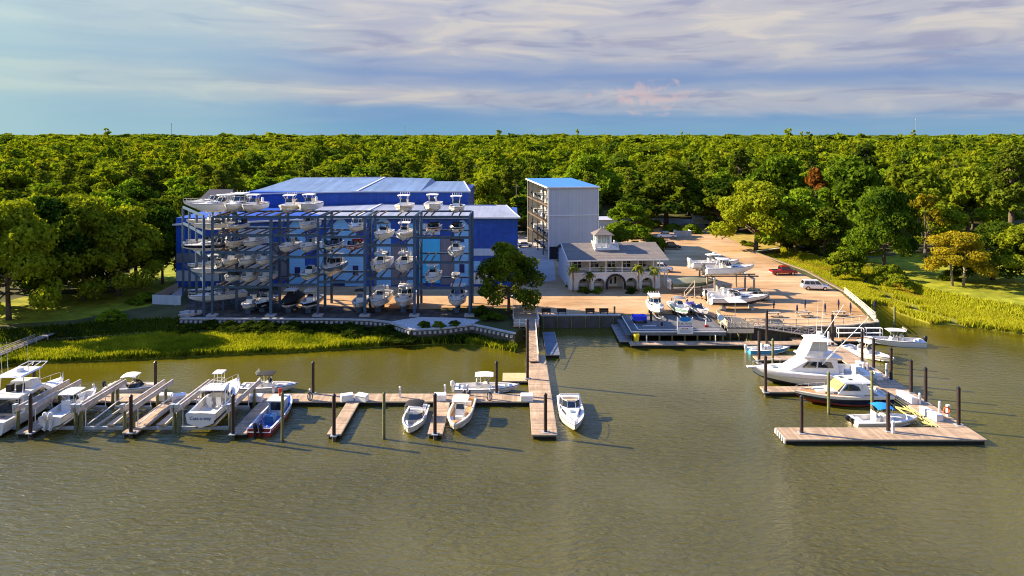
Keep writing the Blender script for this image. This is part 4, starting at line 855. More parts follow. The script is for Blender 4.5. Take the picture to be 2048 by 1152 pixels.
def make_boat(label, L=7.0, B=2.5, D=1.15, kind='console', hull=None, bot=None, stripe=None, deck=None, floor=None, top='t', topm=None, frame=None, eng=1, engm=None, tilt=0.0, rods=True, radar=False, seat=None, cover=None, group=None, name=None, td=None, console=True, tower=False, bimini=None, rail=True):
    hull = hull or gel; bot = bot or gel; seat = seat or vinyl; f = hull_shape(L, B, D)
    o = thing(name or {'console': 'centre_console_boat', 'bowrider': 'bowrider_boat', 'cabin': 'cabin_boat', 'express': 'express_cruiser'}[kind], label, 'boat', group=group)
    hull_mb(L, B, D, boot=.14 if bot is not hull else .02, stripe=bool(stripe)).build('hull', [hull, bot, stripe or hull], o, smooth=True)
    fl = D*.46; td = td or {'console': .84, 'bowrider': .95, 'cabin': .50, 'express': .46}[kind]
    deck_mb(L, B, D, td, fl).build('deck', [deck or gel, floor or deckm], o, smooth=True)
    zs = f(.5)[2]
    e = MB(); pr = []
    for s in (-1, 1): e.path([((t-.5)*L, s*f(t)[0]*1.005, f(t)[2]-.015) for t in TS], .035, n=4)
    e.build('rub_rail', blackm if hull is not gel2 else whitep, o)
    cx = -.02*L
    if kind == 'console' and console and not cover:
        c = MB(); cw = min(.55, B*.22); c.hexa([(cx-.35, -cw, fl), (cx+.75, -cw, fl), (cx+.75, cw, fl), (cx-.35, cw, fl), (cx-.30, -cw*.92, fl+1.0), (cx+.42, -cw*.92, fl+1.0), (cx+.42, cw*.92, fl+1.0), (cx-.30, cw*.92, fl+1.0)]); c.box((cx+.95, 0, fl+.22), (.4, cw*1.6, .42)); c.build('console', gel, o)
        w = MB(); w.hexa([(cx+.16, -cw*.9, fl+1.0), (cx+.40, -cw*.9, fl+1.0), (cx+.40, cw*.9, fl+1.0), (cx+.16, cw*.9, fl+1.0), (cx+.10, -cw*.7, fl+1.5), (cx+.15, -cw*.7, fl+1.5), (cx+.15, cw*.7, fl+1.5), (cx+.10, cw*.7, fl+1.5)]); w.build('windshield', glass, o)
        s = MB(); s.box((cx-1.0, 0, fl+.35), (.5, cw*2, .7)); s.box((cx-.95, 0, fl+.78), (.55, cw*2.1, .16)); s.box((cx-1.2, 0, fl+1.1), (.12, cw*2.0, .5)); s.build('seat', seat, o)
        s = MB(); s.box((-L*.5+L*.1, 0, fl+.25), (.4, B*.55, .45)); s.build('stern_seat', seat, o)
        for sg in (-1, 1):
            s = MB(); pts = [((t-.5)*L, sg*(f(t)[0]*.985-.42)) for t in (.62, .70, .78)]
            for a, b in zip(pts[:-1], pts[1:]): s.beam((a[0], a[1], fl+.25), (b[0], b[1], fl+.25), .45, .45)
            s.build('bow_seat', seat, o)
    if kind == 'bowrider' and not cover:
        w = MB(); hw = B*.40; x0 = .06*L; zz = zs+.05
        pts = [(-.55+x0-.25, -hw-.02), (x0+.05, -hw*.95), (x0+.55, -hw*.45), (x0+.55, hw*.45), (x0+.05, hw*.95), (-.55+x0-.25, hw+.02)]
        for a, b in zip(pts[:-1], pts[1:]): w.hexa([(a[0], a[1], zz), (b[0], b[1], zz), (b[0]-.04, b[1], zz), (a[0]-.04, a[1], zz), (a[0]-.35, a[1]*.92, zz+.48), (b[0]-.35, b[1]*.92, zz+.48), (b[0]-.39, b[1]*.92, zz+.48), (a[0]-.39, a[1]*.92, zz+.48)])
        w.build('windshield', glass, o)
        for nm, x, y, lx, ly in (('seat', -.3, -.5, .6, .6), ('seat', -.3, .5, .6, .6), ('stern_seat', -L*.36, 0, .6, B*.7)):
            s = MB(); s.box((x, y, fl+.25), (lx, ly, .5)); s.box((x-lx*.45, y, fl+.6), (.14, ly, .6)); s.build(nm, seat, o)
        for sg in (-1, 1): s = MB(); s.beam((L*.14, sg*B*.30, fl+.3), (L*.32, sg*B*.17, fl+.32), .42, .5); s.build('bow_seat', seat, o)
        d = MB(); d.box((-L*.5+.5, 0, zs+.02), (1.0, B*.7, .1)); d.build('sun_pad', seat, o)
    if kind in ('cabin', 'express') and not cover:
        ln = L*(.30 if kind == 'cabin' else .36); x0 = -.02*L; hw = B*.40; za = zs+.04; zb = za+(.42 if kind == 'cabin' else .36)
        c = MB(); c.hexa([(x0, -hw, za-.25), (x0+ln, -hw*.42, za-.1), (x0+ln, hw*.42, za-.1), (x0, hw, za-.25), (x0, -hw*.86, zb), (x0+ln*.72, -hw*.38, zb-.08), (x0+ln*.72, hw*.38, zb-.08), (x0, hw*.86, zb)]); c.build('cabin_trunk', gel, o, smooth=True)
        for s in (-1, 1):
            q = MB(); q.hexa([(x0+.3, s*hw*.95, za+.02), (x0+ln*.55, s*hw*.64, za+.05), (x0+ln*.5, s*hw*.60, za+.2), (x0+.35, s*hw*.86, za+.26), (x0+.3, s*(hw*.95+.02), za+.02), (x0+ln*.55, s*(hw*.64+.03), za+.05), (x0+ln*.5, s*(hw*.60+.03), za+.2), (x0+.35, s*(hw*.86+.03), za+.26)]); q.build('porthole', glass, o)
        hq = MB(); hq.box((x0+ln*.42, 0, zb+.01), (.5, .5, .06)); hq.build('deck_hatch', glaslt, o)
        w = MB(); zt = zb+(.62 if top else .5); pts = [(x0-.9, -hw*.98), (x0-.1, -hw*.90), (x0+.45, -hw*.42), (x0+.45, hw*.42), (x0-.1, hw*.90), (x0-.9, hw*.98)]
        for a, b in zip(pts[:-1], pts[1:]): w.hexa([(a[0], a[1], zb-.12), (b[0], b[1], zb-.12), (b[0]-.04, b[1], zb-.12), (a[0]-.04, a[1], zb-.12), (a[0]-.4, a[1]*.88, zt), (b[0]-.5, b[1]*.88, zt), (b[0]-.54, b[1]*.88, zt), (a[0]-.44, a[1]*.88, zt)])
        w.build('windshield', glass, o)
        fr = MB()
        for a in pts: fr.tube((a[0], a[1], zb-.12), (a[0]-.44, a[1]*.88, zt), .035, n=4)
        fr.path([(a[0]-.45, a[1]*.88, zt) for a in pts], .035, n=4); fr.path([(a[0], a[1], zb-.12) for a in pts], .04, n=4); fr.build('windshield_frame', whitep, o)
        for y in (-.55, .55): s = MB(); s.box((x0-1.25, y, fl+.5), (.5, .55, .3)); s.box((x0-1.5, y, fl+.95), (.14, .55, .7)); s.box((x0-1.25, y, fl+.2), (.3, .3, .4)); s.build('seat', seat, o)
        s = MB(); s.box((-L*.42, 0, fl+.28), (.5, B*.66, .5)); s.build('stern_seat', seat, o)
    tz = fl+2.05
    if top == 't': t_top(o, cx-.2, fl+.05, tz, 2.0*L/7, min(1.9, B*.72), topm or whitep, rods, frame, radar)
    if top == 'hard':
        h = MB(); hw = B*.42; x0 = -.02*L; zt = zs+1.45
        h.hexa([(x0-2.2, -hw, zt), (x0+.25, -hw*.8, zt), (x0+.25, hw*.8, zt), (x0-2.2, hw, zt), (x0-2.1, -hw*.94, zt+.12), (x0+.05, -hw*.7, zt+.1), (x0+.05, hw*.7, zt+.1), (x0-2.1, hw*.94, zt+.12)]); h.build('hard_top', topm or whitep, o, smooth=True)
        q = MB()
        for s in (-1, 1): q.beam((x0-.4, s*hw*.8, zs+.8), (x0-.35, s*hw*.85, zt), .07, .07); q.beam((x0-2.0, s*hw*1.05, zs), (x0-1.6, s*hw*.95, zt), .09, .09); q.beam((x0-1.0, s*hw*.9, zs+.3), (x0-.9, s*hw*.9, zt), .06, .06)
        q.path([(x0-1.6, -hw*.95, zt-.03), (x0-.35, -hw*.85, zt-.03), (x0-.35, hw*.85, zt-.03), (x0-1.6, hw*.95, zt-.03), (x0-1.6, -hw*.95, zt-.03)], .05, n=4); q.build('top_frame', frame or whitep, o)
        if rods:
            for k in range(5): r = MB(); r.tube((x0-2.2, (k-2)*hw*.4, zt), (x0-2.35, (k-2)*hw*.4, zt+.4), .035, n=5); r.build('rod_holder', whitep, o)
        if radar: r = MB(); r.tube((x0-1, 0, zt+.1), (x0-1, 0, zt+.9), .07); r.tube((x0-1, 0, zt+.9), (x0-1, 0, zt+1.15), .3, .24, n=12); r.build('radar_dome', whitep, o)
    if top == 'arch':
        q = MB(); hw = B*.44; q.path([(-L*.22, -hw, zs), (-L*.27, -hw*.9, zs+.9), (-L*.27, hw*.9, zs+.9), (-L*.22, hw, zs)], .09, n=6); q.build('radar_arch', whitep, o)
    if bimini:
        q = MB(); secs = []; hw = B*.38
        for k in range(6): u = k/5*2-1; x = cx-.3+u*.95; z = tz+.1-.14*u*u; secs.append([(x, -hw, z-.14), (x, -hw*.7, z), (x, 0, z+.04), (x, hw*.7, z), (x, hw, z-.14)])
        q.loft(secs); q.loft([[(p[0], p[1], p[2]-.02) for p in s][::-1] for s in secs]); q.build('bimini_top', bimini, o, smooth=True)
        r = MB()
        for s in (-1, 1):
            for x in (-1.1, .5): r.tube((cx-.3, s*B*.44, zs), (cx+x*.9, s*hw, tz-.1), .022, n=5)
        for x in (-1.1, .5): r.tube((cx+x*.9, -hw, tz-.1), (cx+x*.9, hw, tz-.1), .022, n=5)
        r.build('top_frame', alum, o)
    if tower:
        q = MB(); hw = .5; zt = fl+2.1; z2 = zt+1.55
        for sx in (-1, 1):
            for sy in (-1, 1): q.tube((cx+sx*.55, sy*hw, zt-.9), (cx+sx*.4, sy*hw*.8, z2), .03, n=5)
        for z in (zt+.25, zt+.75): q.path([(cx-.5, -hw*.9, z), (cx+.5, -hw*.9, z), (cx+.5, hw*.9, z), (cx-.5, hw*.9, z), (cx-.5, -hw*.9, z)], .028, n=5)
        q.build('tower_frame', whitep, o); q = MB(); q.box((cx, 0, z2+.03), (1.35, 1.25, .07), top=(.9, .9)); q.build('tower_top', whitep, o)
    if rail and kind in ('cabin', 'express'):
        q = MB()
        for s in (-1, 1):
            pts = [((t-.5)*L, s*f(t)[0]*.9, f(t)[2]+.5) for t in (.56, .66, .76, .86, .94, 1.0)]; q.path(pts, .022, n=4)
            for p, t in zip(pts, (.56, .66, .76, .86, .94, 1.0)): q.tube((p[0], p[1], f(t)[2]), p, .018, n=4)
        q.build('bow_rail', alum, o)
    if cover:
        q = MB(); secs = []
        for t in (0, .12, .3, .45, .6, .75, .88, .97):
            b, k, z, zc, c = f(t); pk = .25+.75*math.sin(math.pi*min(1, t*1.05+.12))*(.9 if top is None else 1.5); x = (t-.5)*L
            secs.append([(x, -b*1.02, z-.1), (x, -b*1.0, z+.05), (x, -b*.5, z+.05+pk*.65), (x, 0, z+.06+pk), (x, b*.5, z+.05+pk*.65), (x, b*1.0, z+.05), (x, b*1.02, z-.1)])
        q.loft(secs, cap0=True, cap1=True); q.build('boat_cover', cover, o, smooth=True)
    for k in range(eng): outboard(o, -L/2-.06, (k-(eng-1)/2)*.62, f(0)[2]+.02, .95+.12*(L > 7.5), engm or outblk, tilt)
    q = MB(); q.box((L*.5-.25, 0, f(1)[2]+.05), (.34, .14, .07)); q.tube((L*.5-.15, 0, f(1)[2]+.06), (L*.5+.06, 0, f(1)[2]-.02), .05, n=5); q.build('anchor_roller', alum, o)
    return o

# ------------------------------------------------------------------ open boat rack along the bulkhead
RY = 116.9; RS = F/RY; RB = 125.8
def rx(px, y=RY): return (px-1024)*y/F
def rz(py, y=RY): return CAMZ-(py-HORIZON)*y/F
BAYS = [(425, 542), (542, 636), (636, 730), (730, 829), (829, 939)]
LV = [[470.5, 504.7, 540.5, 574], [470.5, 514, 570], [474, 510.6, 564], [490.5, 557], [475, 524.5, 576]]
TOPZ = rz(434)
def rack():
    o = thing('boat_rack', 'open five bay steel boat rack stacked with boats along the bulkhead', 'boat rack', (0, 0, 0))
    for i, px in enumerate((425, 542, 636, 730, 829, 939)):
        w = .44 if i in (1, 3, 4) else .32
        p = MB(); p.box((rx(px), RY, (2+TOPZ)/2), (w, .42, TOPZ-2)); p.box((rx(px), RY, 2.05), (1.7, 1.3, .5), mi=1); p.build('post', [steelb, conc], o)
        for y in ((RY+RB)/2, RB): p = MB(); p.box((rx(px), y, (2+TOPZ)/2), (.42, .36, TOPZ-2)); p.build('post', steelb, o)
    for i, (a, b) in enumerate(BAYS):
        xa, xb = rx(a), rx(b)
        for z in [TOPZ]+[rz(q) for q in LV[i]]:
            for y, th in ((RY, .32), (RB, .2)):
                k = MB(); k.box(((xa+xb)/2, y+.02, z), (xb-xa-.3, .16, th)); k.box(((xa+xb)/2, y+.02, z+th/2+.03), (xb-xa-.3, .3, .05)); k.box(((xa+xb)/2, y+.02, z-th/2-.03), (xb-xa-.3, .3, .05)); k.build('beam', steelb, o)
            n = 3 if i == 0 else 2
            for s in range(n):
                c = xa+(xb-xa)*(s+.5)/n
                for d in (-.62, .62):
                    k = MB(); k.beam((c+d, RY-.5, z+.36), (c+d, RY+6.6, z+.36), .16, .2); k.build('bunk', timber, o)
        for x in (xa+.1, xb-.1):
          d = MB(); d.tube((x, RY, 9), (x, RB, 14), .06, n=5); d.tube((x, RB, 9), (x, RY, 14), .06, n=5); d.tube((x, RY, 14.2), (x, RB, TOPZ-.3), .06, n=5); d.beam((x, RY, TOPZ), (x, RB, TOPZ), .2, .3)
          d.build('cross_brace', steelb, o)
rack()
# the side rack whose boats point left
UA = Vector((-51.9, 117.6, 0)); UD = Vector((-.58, .81, 0)).normalized(); VD = Vector((-.81, -.58, 0)).normalized()
def side_rack():
    o = thing('boat_rack', 'side boat rack at the left end whose boats point left', 'boat rack')
    zl = [19.0, 15.9, 12.2, 7.9, 3.1]
    for u in (.6, 6.6, 13.0, 19.2):
        for v in (-6.6, -1.2):
            b = UA+UD*u-VD*v*0+VD*(v+2.2); p = MB(); p.box((b.x, b.y, 10.4), (.4, .4, 16.8), rz=.6); p.build('post', steelb, o)
    for z in zl[:-1]:
        for v in (-4.4, 1.0):
            k = MB(); k.beam(UA+UD*.6+VD*v+Vector((0, 0, z)), UA+UD*19.2+VD*v+Vector((0, 0, z)), .22, .45); k.build('beam', steelb, o)
    return zl
ZL = side_rack()

RK = 'boats stored on the open rack'
def on_rack(bay, lvl, px, label, yaw=0.0, dz=0.0, back=0.0, **kw):
    """Stand a boat on a rack level, bow over the front beam; px is where its bow shows in the photograph."""
    z = (TOPZ if lvl == 0 else rz(LV[bay][lvl-1]))+.62 if lvl < 9 else 2.9
    b = make_boat(label, group=RK, **kw); L = kw.get('L', 7.0)*1.12; b.scale = (1.12,)*3; y0 = RY-1.4+back
    x = rx(px, y0); a = R(-90+yaw); b.rotation_euler = (0, 0, a); b.location = (x-math.cos(a)*L/2, y0-math.sin(a)*L/2, z-.12+dz)
    if lvl == 9:
        side = 'left' if (px-1024)*RY/F < (rx(BAYS[bay][0])+rx(BAYS[bay][1]))/2 else 'right'; k = thing('boat_stand', 'low dark stand under the %s ground boat of the %s rack bay' % (side, ('first', 'second', 'third', 'fourth', 'fifth')[bay]), 'boat stand', (0, 0, 0), 0, 'stands under the ground boats')
        for t in (.3, .65):
            c = Vector(b.location)+Vector((math.cos(a)*(t-.5)*L, math.sin(a)*(t-.5)*L, 0)); s = MB(); s.box((c.x, c.y, 2.86), (.3, 1.2, .14), rz=a); s.box((c.x, c.y, 2.45), (.25, .9, .7), rz=a); s.build('trestle', steelb, k)
    return b
C1 = dict(L=6.6, B=2.5, D=1.2)
on_rack(0, 0, 452, 'white cabin boat with a windscreen enclosure on top of the first bay', L=8.4, B=2.9, D=1.45, kind='cabin', top='hard', engm=outwht, eng=2)
on_rack(0, 0, 487, 'white console boat with a broad white top, right on top of the first bay', **dict(C1, L=7.6, B=2.7, D=1.4), engm=outwht, rods=False, seat=tanm)
on_rack(0, 1, 457, 'small blue-decked boat with two black motors, alone on a level of the first bay', L=5.8, B=2.3, D=1.05, td=.6, floor=royal, eng=2, top=None, console=False, bot=tanm)
on_rack(0, 2, 453, 'cream topless boat on the third level of the first bay, left', **C1, hull=gel2, top=None, kind='bowrider', seat=tanm)
on_rack(0, 2, 489, 'white topless console boat on the third level of the first bay, right', **dict(C1, L=7.0), top=None, engm=outwht)
on_rack(0, 3, 447, 'tan console boat, leftmost of three on the second level up', **dict(C1, L=6.2), hull=gel2, deck=gel2, top=None, engm=outwht)
on_rack(0, 3, 481, 'grey-white open boat with a black motor, middle of three on the second level up', **dict(C1, L=6.0), top=None)
on_rack(0, 3, 515, 'white skiff with a low console, rightmost of three on the second level up', **dict(C1, L=5.8, B=2.3), top=None, engm=outwht)
on_rack(0, 4, 452, 'white bowrider, leftmost of three on the first level up', **dict(C1, L=6.2), kind='bowrider', top=None, hull=gel)
on_rack(0, 4, 485, 'pale open boat with a slim console, middle of three on the first level up', **dict(C1, L=6.0, B=2.3), top=None, seat=tanm)
on_rack(0, 4, 519, 'white open boat with a green seat back, rightmost of three on the first level up', **dict(C1, L=6.0, B=2.3), top=None, seat=seaf)
on_rack(0, 9, 486, 'small white console boat on the ground under the first bay', L=5.6, B=2.2, D=1.05, top=None, back=.4)
on_rack(0, 9, 513, 'dark hulled console boat with a small top on the ground under the first bay', L=6.6, B=2.4, D=1.15, hull=navy, bot=blackm, topm=blkcan, back=1.0)
on_rack(1, 0, 563, 'cream console boat with rod holders on its top, left on top of the second bay', **dict(C1, L=7.2, B=2.7, D=1.3), hull=gel2)
on_rack(1, 0, 602, 'tall white console boat with a hard top, right on top of the second bay', **dict(C1, L=7.8, B=2.8, D=1.5), engm=outwht, rods=False)
on_rack(1, 1, 603, 'white cuddy boat with a low windscreen on the upper level of the second bay', L=6.8, B=2.5, D=1.2, kind='cabin', top=None, engm=outwht, bimini=None)
on_rack(1, 2, 562, 'white topped console boat, left on the middle level of the second bay', **dict(C1, L=7.0), rods=False)
on_rack(1, 2, 605, 'console boat with top lights, right on the middle level of the second bay', **dict(C1, L=6.8), engm=outwht)
on_rack(1, 3, 604, 'pale green console boat with a folded top on the lowest level of the second bay', **dict(C1, L=7.4), hull=seaf, top=None, bimini=None)
on_rack(1, 9, 566, 'boat under a big black cover on the ground under the second bay', L=7.2, B=2.6, D=1.3, cover=blkcan, hull=blackm, top='t', back=.5)
on_rack(1, 9, 607, 'black hulled console boat with a white top on the ground under the second bay', **dict(C1, L=7.2, B=2.6, D=1.3), hull=blackm, engm=outwht, back=.2)
on_rack(2, 1, 703, 'small white boat with a low top on the upper level of the third bay', **dict(C1, L=6.2, B=2.3), kind='cabin', top=None, engm=outwht)
on_rack(2, 2, 652, 'blue and white bowrider on the middle level of the third bay', **dict(C1, L=6.8, D=1.15), kind='bowrider', stripe=royal, seat=blkcan, top=None, bimini=blkcan, eng=0)
on_rack(2, 2, 698, 'red and white bowrider on the middle level of the third bay', **dict(C1, L=6.2, D=1.1), kind='bowrider', hull=gel, stripe=redm, deck=gel, seat=redm, top=None, bot=botred, eng=0)
on_rack(2, 3, 651, 'large slate blue cabin boat on the lowest level of the third bay', L=8.6, B=3.0, D=1.7, kind='cabin', hull=slate, bot=gel2, top='hard', eng=2, engm=outwht)
on_rack(2, 9, 711, 'white console boat with a black top on the ground under the third bay', **dict(C1, L=6.4, B=2.4), topm=blkcan, back=.8)
on_rack(3, 0, 800, 'cream console boat with lights on its top, alone on top of the fourth bay', **dict(C1, L=7.0, B=2.7, D=1.3), hull=gel2, engm=outwht)
on_rack(3, 1, 757, 'white console boat with a black canvas top on the upper level of the fourth bay', **dict(C1, L=7.2, B=2.7, D=1.35), topm=blkcan, rods=False, frame=blackm)
on_rack(3, 1, 801, 'cream console boat with a small top on the upper level of the fourth bay', **dict(C1, L=7.2, B=2.7, D=1.4), hull=gel2)
on_rack(3, 2, 749, 'large white console boat with twin black motors on the lower level of the fourth bay', L=9.2, B=3.0, D=1.75, eng=2, radar=True)
on_rack(3, 2, 799, 'large console boat with a radar dome on the lower level of the fourth bay', L=9.2, B=3.0, D=1.75, eng=2, engm=outwht, radar=True)
on_rack(3, 9, 748, 'big white console boat with a radar dome on the ground under the fourth bay', L=9.2, B=3.0, D=1.7, rods=False, radar=True, eng=2, engm=outwht)
on_rack(3, 9, 800, 'big tan cabin boat with a hard top on the ground under the fourth bay', L=9.0, B=3.0, D=1.7, kind='cabin', hull=gel2, top='hard', seat=tanm, eng=2, engm=outwht, td=.66)
on_rack(4, 0, 859, 'tall white console boat with a windscreen, left on top of the fifth bay', **dict(C1, L=7.6, B=2.8, D=1.5), rods=False, engm=outwht)
on_rack(4, 0, 909, 'small white console boat with a black windscreen cover, right on top of the fifth bay', **dict(C1, L=6.4, B=2.5, D=1.1), seat=blkcan)
on_rack(4, 1, 862, 'white bowrider with a red stripe on the upper level of the fifth bay', L=5.8, B=2.4, D=1.1, kind='bowrider', stripe=redm, seat=blkcan, top=None, eng=0)
on_rack(4, 1, 910, 'white bowrider with a black stripe on the upper level of the fifth bay', L=5.8, B=2.4, D=1.1, kind='bowrider', stripe=blackm, seat=blkcan, top=None, eng=0)
on_rack(4, 2, 908, 'white console boat with a dark canvas top on the middle level of the fifth bay', **dict(C1, L=6.8, B=2.6, D=1.3), topm=blkcan, rods=False)
on_rack(4, 3, 860, 'white console boat with a rounded white top on the lowest level of the fifth bay', **dict(C1, L=7.0, B=2.6, D=1.3), rods=False, radar=True)
on_rack(4, 3, 909, 'small jet boat on crossed bunks on the lowest level of the fifth bay', L=3.4, B=1.4, D=.8, kind='console', top=None, seat=blkcan, eng=0, console=False, back=4.5, hull=slate)
on_rack(4, 9, 910, 'white express cruiser with a glass hard top on the ground under the fifth bay', L=8.2, B=2.9, D=1.6, kind='express', top='hard', rods=False, bot=gel, eng=0, dz=.25)
SD = 'boats stored on the side rack'
def on_side(u, lv, label, shift=0.0, **kw):
    b = make_boat(label, group=SD, **kw); c = UA+UD*u+VD*(-1.9+shift); b.location = (c.x, c.y, ZL[lv]+.25); b.rotation_euler = (0, 0, math.atan2(VD.y, VD.x)); return b
on_side(3.6, 0, 'big white sport boat with a tower, on top of the side rack nearest the water', L=9.2, B=3.0, D=1.7, kind='cabin', top='hard', eng=2, tower=False)
on_side(3.6, 1, 'white runabout on the second level from the top of the side rack', L=8.4, B=2.7, D=1.3, kind='bowrider', top=None, bot=gel2)
on_side(3.6, 2, 'long black hulled boat with a white deck, middle level of the side rack', shift=.8, L=10.0, B=2.9, D=1.35, kind='cabin', hull=navy, bot=gel, top='hard', rods=False)
on_side(3.6, 3, 'white console boat on the level above the ground of the side rack', L=8.8, B=2.8, D=1.4, engm=outwht, rods=False, topm=blkcan)
on_side(3.6, 4, 'white offshore boat standing lowest in the side rack', L=9.6, B=2.8, D=1.5, kind='express', top=None, eng=0)
on_side(9.8, 0, 'white sport cruiser behind the nearest boat on top of the side rack', L=9.0, B=3.0, D=1.6, kind='express', top='arch', eng=0)
on_side(9.8, 1, 'cream boat in the back half of the side rack, second level from the top', L=8.0, B=2.7, D=1.3, top='t', hull=gel2)
on_side(9.8, 2, 'white boat in the back half of the side rack, middle level', L=8.0, B=2.7, D=1.3, kind='bowrider', top=None)
on_side(9.8, 3, 'canvas topped boat at the back of the side rack, level above the ground', L=7.6, B=2.6, D=1.25, bimini=vinyl, top=None)
on_side(9.8, 4, 'grey boat standing at the back of the side rack on the ground', L=7.6, B=2.6, D=1.25, top=None, hull=slate)
# tower racks: sterns to the open left side, mostly black motors to be seen
for li, z in enumerate((.8, 4.6, 9.0, 13.4)):
    for k in range(5):
        if li == 0 and k == 4: continue
        y = 3.0+k*5.2; b = make_boat('white boat seen stern first in the storage tower, '+['ground level', 'second level', 'third level', 'top level'][li]+', '+['nearest the front', 'second from the front', 'third from the front', 'fourth from the front', 'at the back'][k],
            L=7.4, B=2.5, D=1.3, top='t' if (li+k) % 3 == 0 else None, eng=2 if k % 2 else 1, engm=outblk if (li+k) % 4 else outwht, tilt=R(-25), group='boats in the storage tower', kind='console')
        mx = Matrix.Translation(Vector(TLOC)) @ Matrix.Rotation(TROT, 4, 'Z') @ Matrix.Translation((4.6, y, z)); b.matrix_world = mx; b.location = mx.translation; b.rotation_euler = (0, 0, TROT)
# ------------------------------------------------------------------ docks
DZ = .6
def slab(parent, name, x0, x1, y0, y1, m, z=DZ, th=.18, fl=True):
    d = MB(); d.box(((x0+x1)/2, (y0+y1)/2, z-th/2), (x1-x0, y1-y0, th)); o = d.build(name, m, parent)
    if fl:
        f = MB(); f.box(((x0+x1)/2, (y0+y1)/2, z-th-.26), (x1-x0-.2, y1-y0-.2, .52)); f.build('float', floatm, o)
        e = MB()
        for y, s in ((y0, -1), (y1, 1)): e.box(((x0+x1)/2, y+s*.035, z-.1), (x1-x0+.1, .07, .17))
        for x, s in ((x0, -1), (x1, 1)): e.box((x+s*.035, (y0+y1)/2, z-.1), (.07, y1-y0, .17))
        e.build('edge_board', wood, o)
    return o
YB, YF_ = 85.5, 83.1
def left_dock():
    o = thing('floating_dock', 'long left floating dock with reddish boards and six fingers reaching towards open water', 'dock')
    slab(o, 'walkway', -56, 2.15, YF_, YB, plankx)
    for x0, x1, y0 in ((-54.0, -52.2, 74.4), (-42.4, -40.9, 74.4), (-30.6, -28.9, 74.2), (-20.0, -18.6, 74.0), (-9.1, -7.6, 74.1)): slab(o, 'finger', x0, x1, y0, YF_-.02, planky)
    slab(o, 'pier', 2.2, 4.85, 73.9, 100.5, planky)
left_dock()
o = thing('floating_dock', 'small low swim float of yellowish boards beside the pier', 'dock'); slab(o, 'deck', -1.2, 2.05, 90.4, 93.4, mat('yellow_boards', (.55, .42, .20), .8, var=.15, stripes=(1, .5, .6)), z=.45)
o = thing('floating_dock', 'shaded blue grey float beside the gangway', 'dock'); slab(o, 'deck', 5.1, 7.0, 101, 112.5, mat('shade_tinted_float_deck', (.12, .15, .19), .8, stripes=(1, .4, .8)), z=.55)  # the blue grey of this deck is shade put into its colour
def right_dock():
    o = thing('floating_dock', 'right floating dock with a wide T head at its near end', 'dock')
    slab(o, 'head', 29.2, 50.5, 72.7, 75.6, plankx); slab(o, 'walkway', 47.6, 50.45, 75.66, 104.6, planky)
    slab(o, 'finger', 32.0, 47.55, 86.2, 88.0, plankx); slab(o, 'finger', 35.4, 47.55, 98.4, 100.2, plankx)
    t = MB()
    for y in (76.2, 80, 84, 90, 94): t.beam((47.3, y, .55), (45.9, y+2.2, .35), .14, .14); t.beam((46.0, y, .35), (46.0, y+2.4, .35), .1, .1)
    t.beam((47.3, 76, .5), (47.3, 95, .5), .1, .12); t.beam((46.9, 76.2, .5), (46.9, 95, .5), .1, .1)
    for y in (76.4, 80, 85, 90, 94.8): t.beam((47.4, y, .5), (45.95, y, .48), .1, .1)
    t.beam((46.0, 76.3, .42), (46.0, 95, .42), .1, .1); t.build('guard_frame', mat('yellow_frame', (.55, .45, .16), .5), o)
    b = MB()
    for k in range(5): b.box((29.1, 72.9+k*.6, .35), (.16, .25, .5))
    b.build('bumper', whitep, o)
right_dock()
def fuel_dock():
    o = thing('floating_dock', 'L shaped fuel dock float in front of the fixed deck', 'dock')
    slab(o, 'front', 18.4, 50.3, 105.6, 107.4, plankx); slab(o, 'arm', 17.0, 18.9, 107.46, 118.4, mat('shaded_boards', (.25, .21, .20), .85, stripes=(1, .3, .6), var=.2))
    slab(o, 'landing', 44.5, 57, 107.46, 109.4, mat('orange_boards', (.50, .28, .13), .8, stripes=(0, .3, .6), var=.2))
    d = thing('fixed_deck', 'raised grey fuel deck on piles holding three boats', 'deck')
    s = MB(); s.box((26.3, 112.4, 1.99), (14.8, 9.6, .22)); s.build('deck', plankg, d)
    s = MB(); s.box((26.3, 107.58, 1.68), (14.9, .12, .5)); s.box((18.86, 112.4, 1.68), (.12, 9.4, .5)); s.build('fascia', mat('grey_fascia', (.13, .135, .14), .8, var=.25), d)
    s = MB()
    for x in np.linspace(19.3, 33.3, 8): s.tube((x, 107.9, -1), (x, 107.9, 1.9), .14)
    for y in (109, 111, 113, 115): s.tube((19.1, y, -1), (19.1, y, 1.9), .14)
    s.build('pile', woodg, d)
    s = MB(); s.box((26.3, 107.52, 2.0), (14.9, .1, .14)); s.box((18.8, 112, 2.0), (.1, 9.2, .14)); s.box((26.5, 108.4, 2.13), (13, .12, .1)); s.box((20.0, 112, 2.13), (.12, 7, .1)); s.box((22.2, 110.4, 2.13), (2.2, .1, .1)); s.build('kerb_rail', whitep, d)
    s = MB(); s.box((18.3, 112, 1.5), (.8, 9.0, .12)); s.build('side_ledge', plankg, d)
fuel_dock()

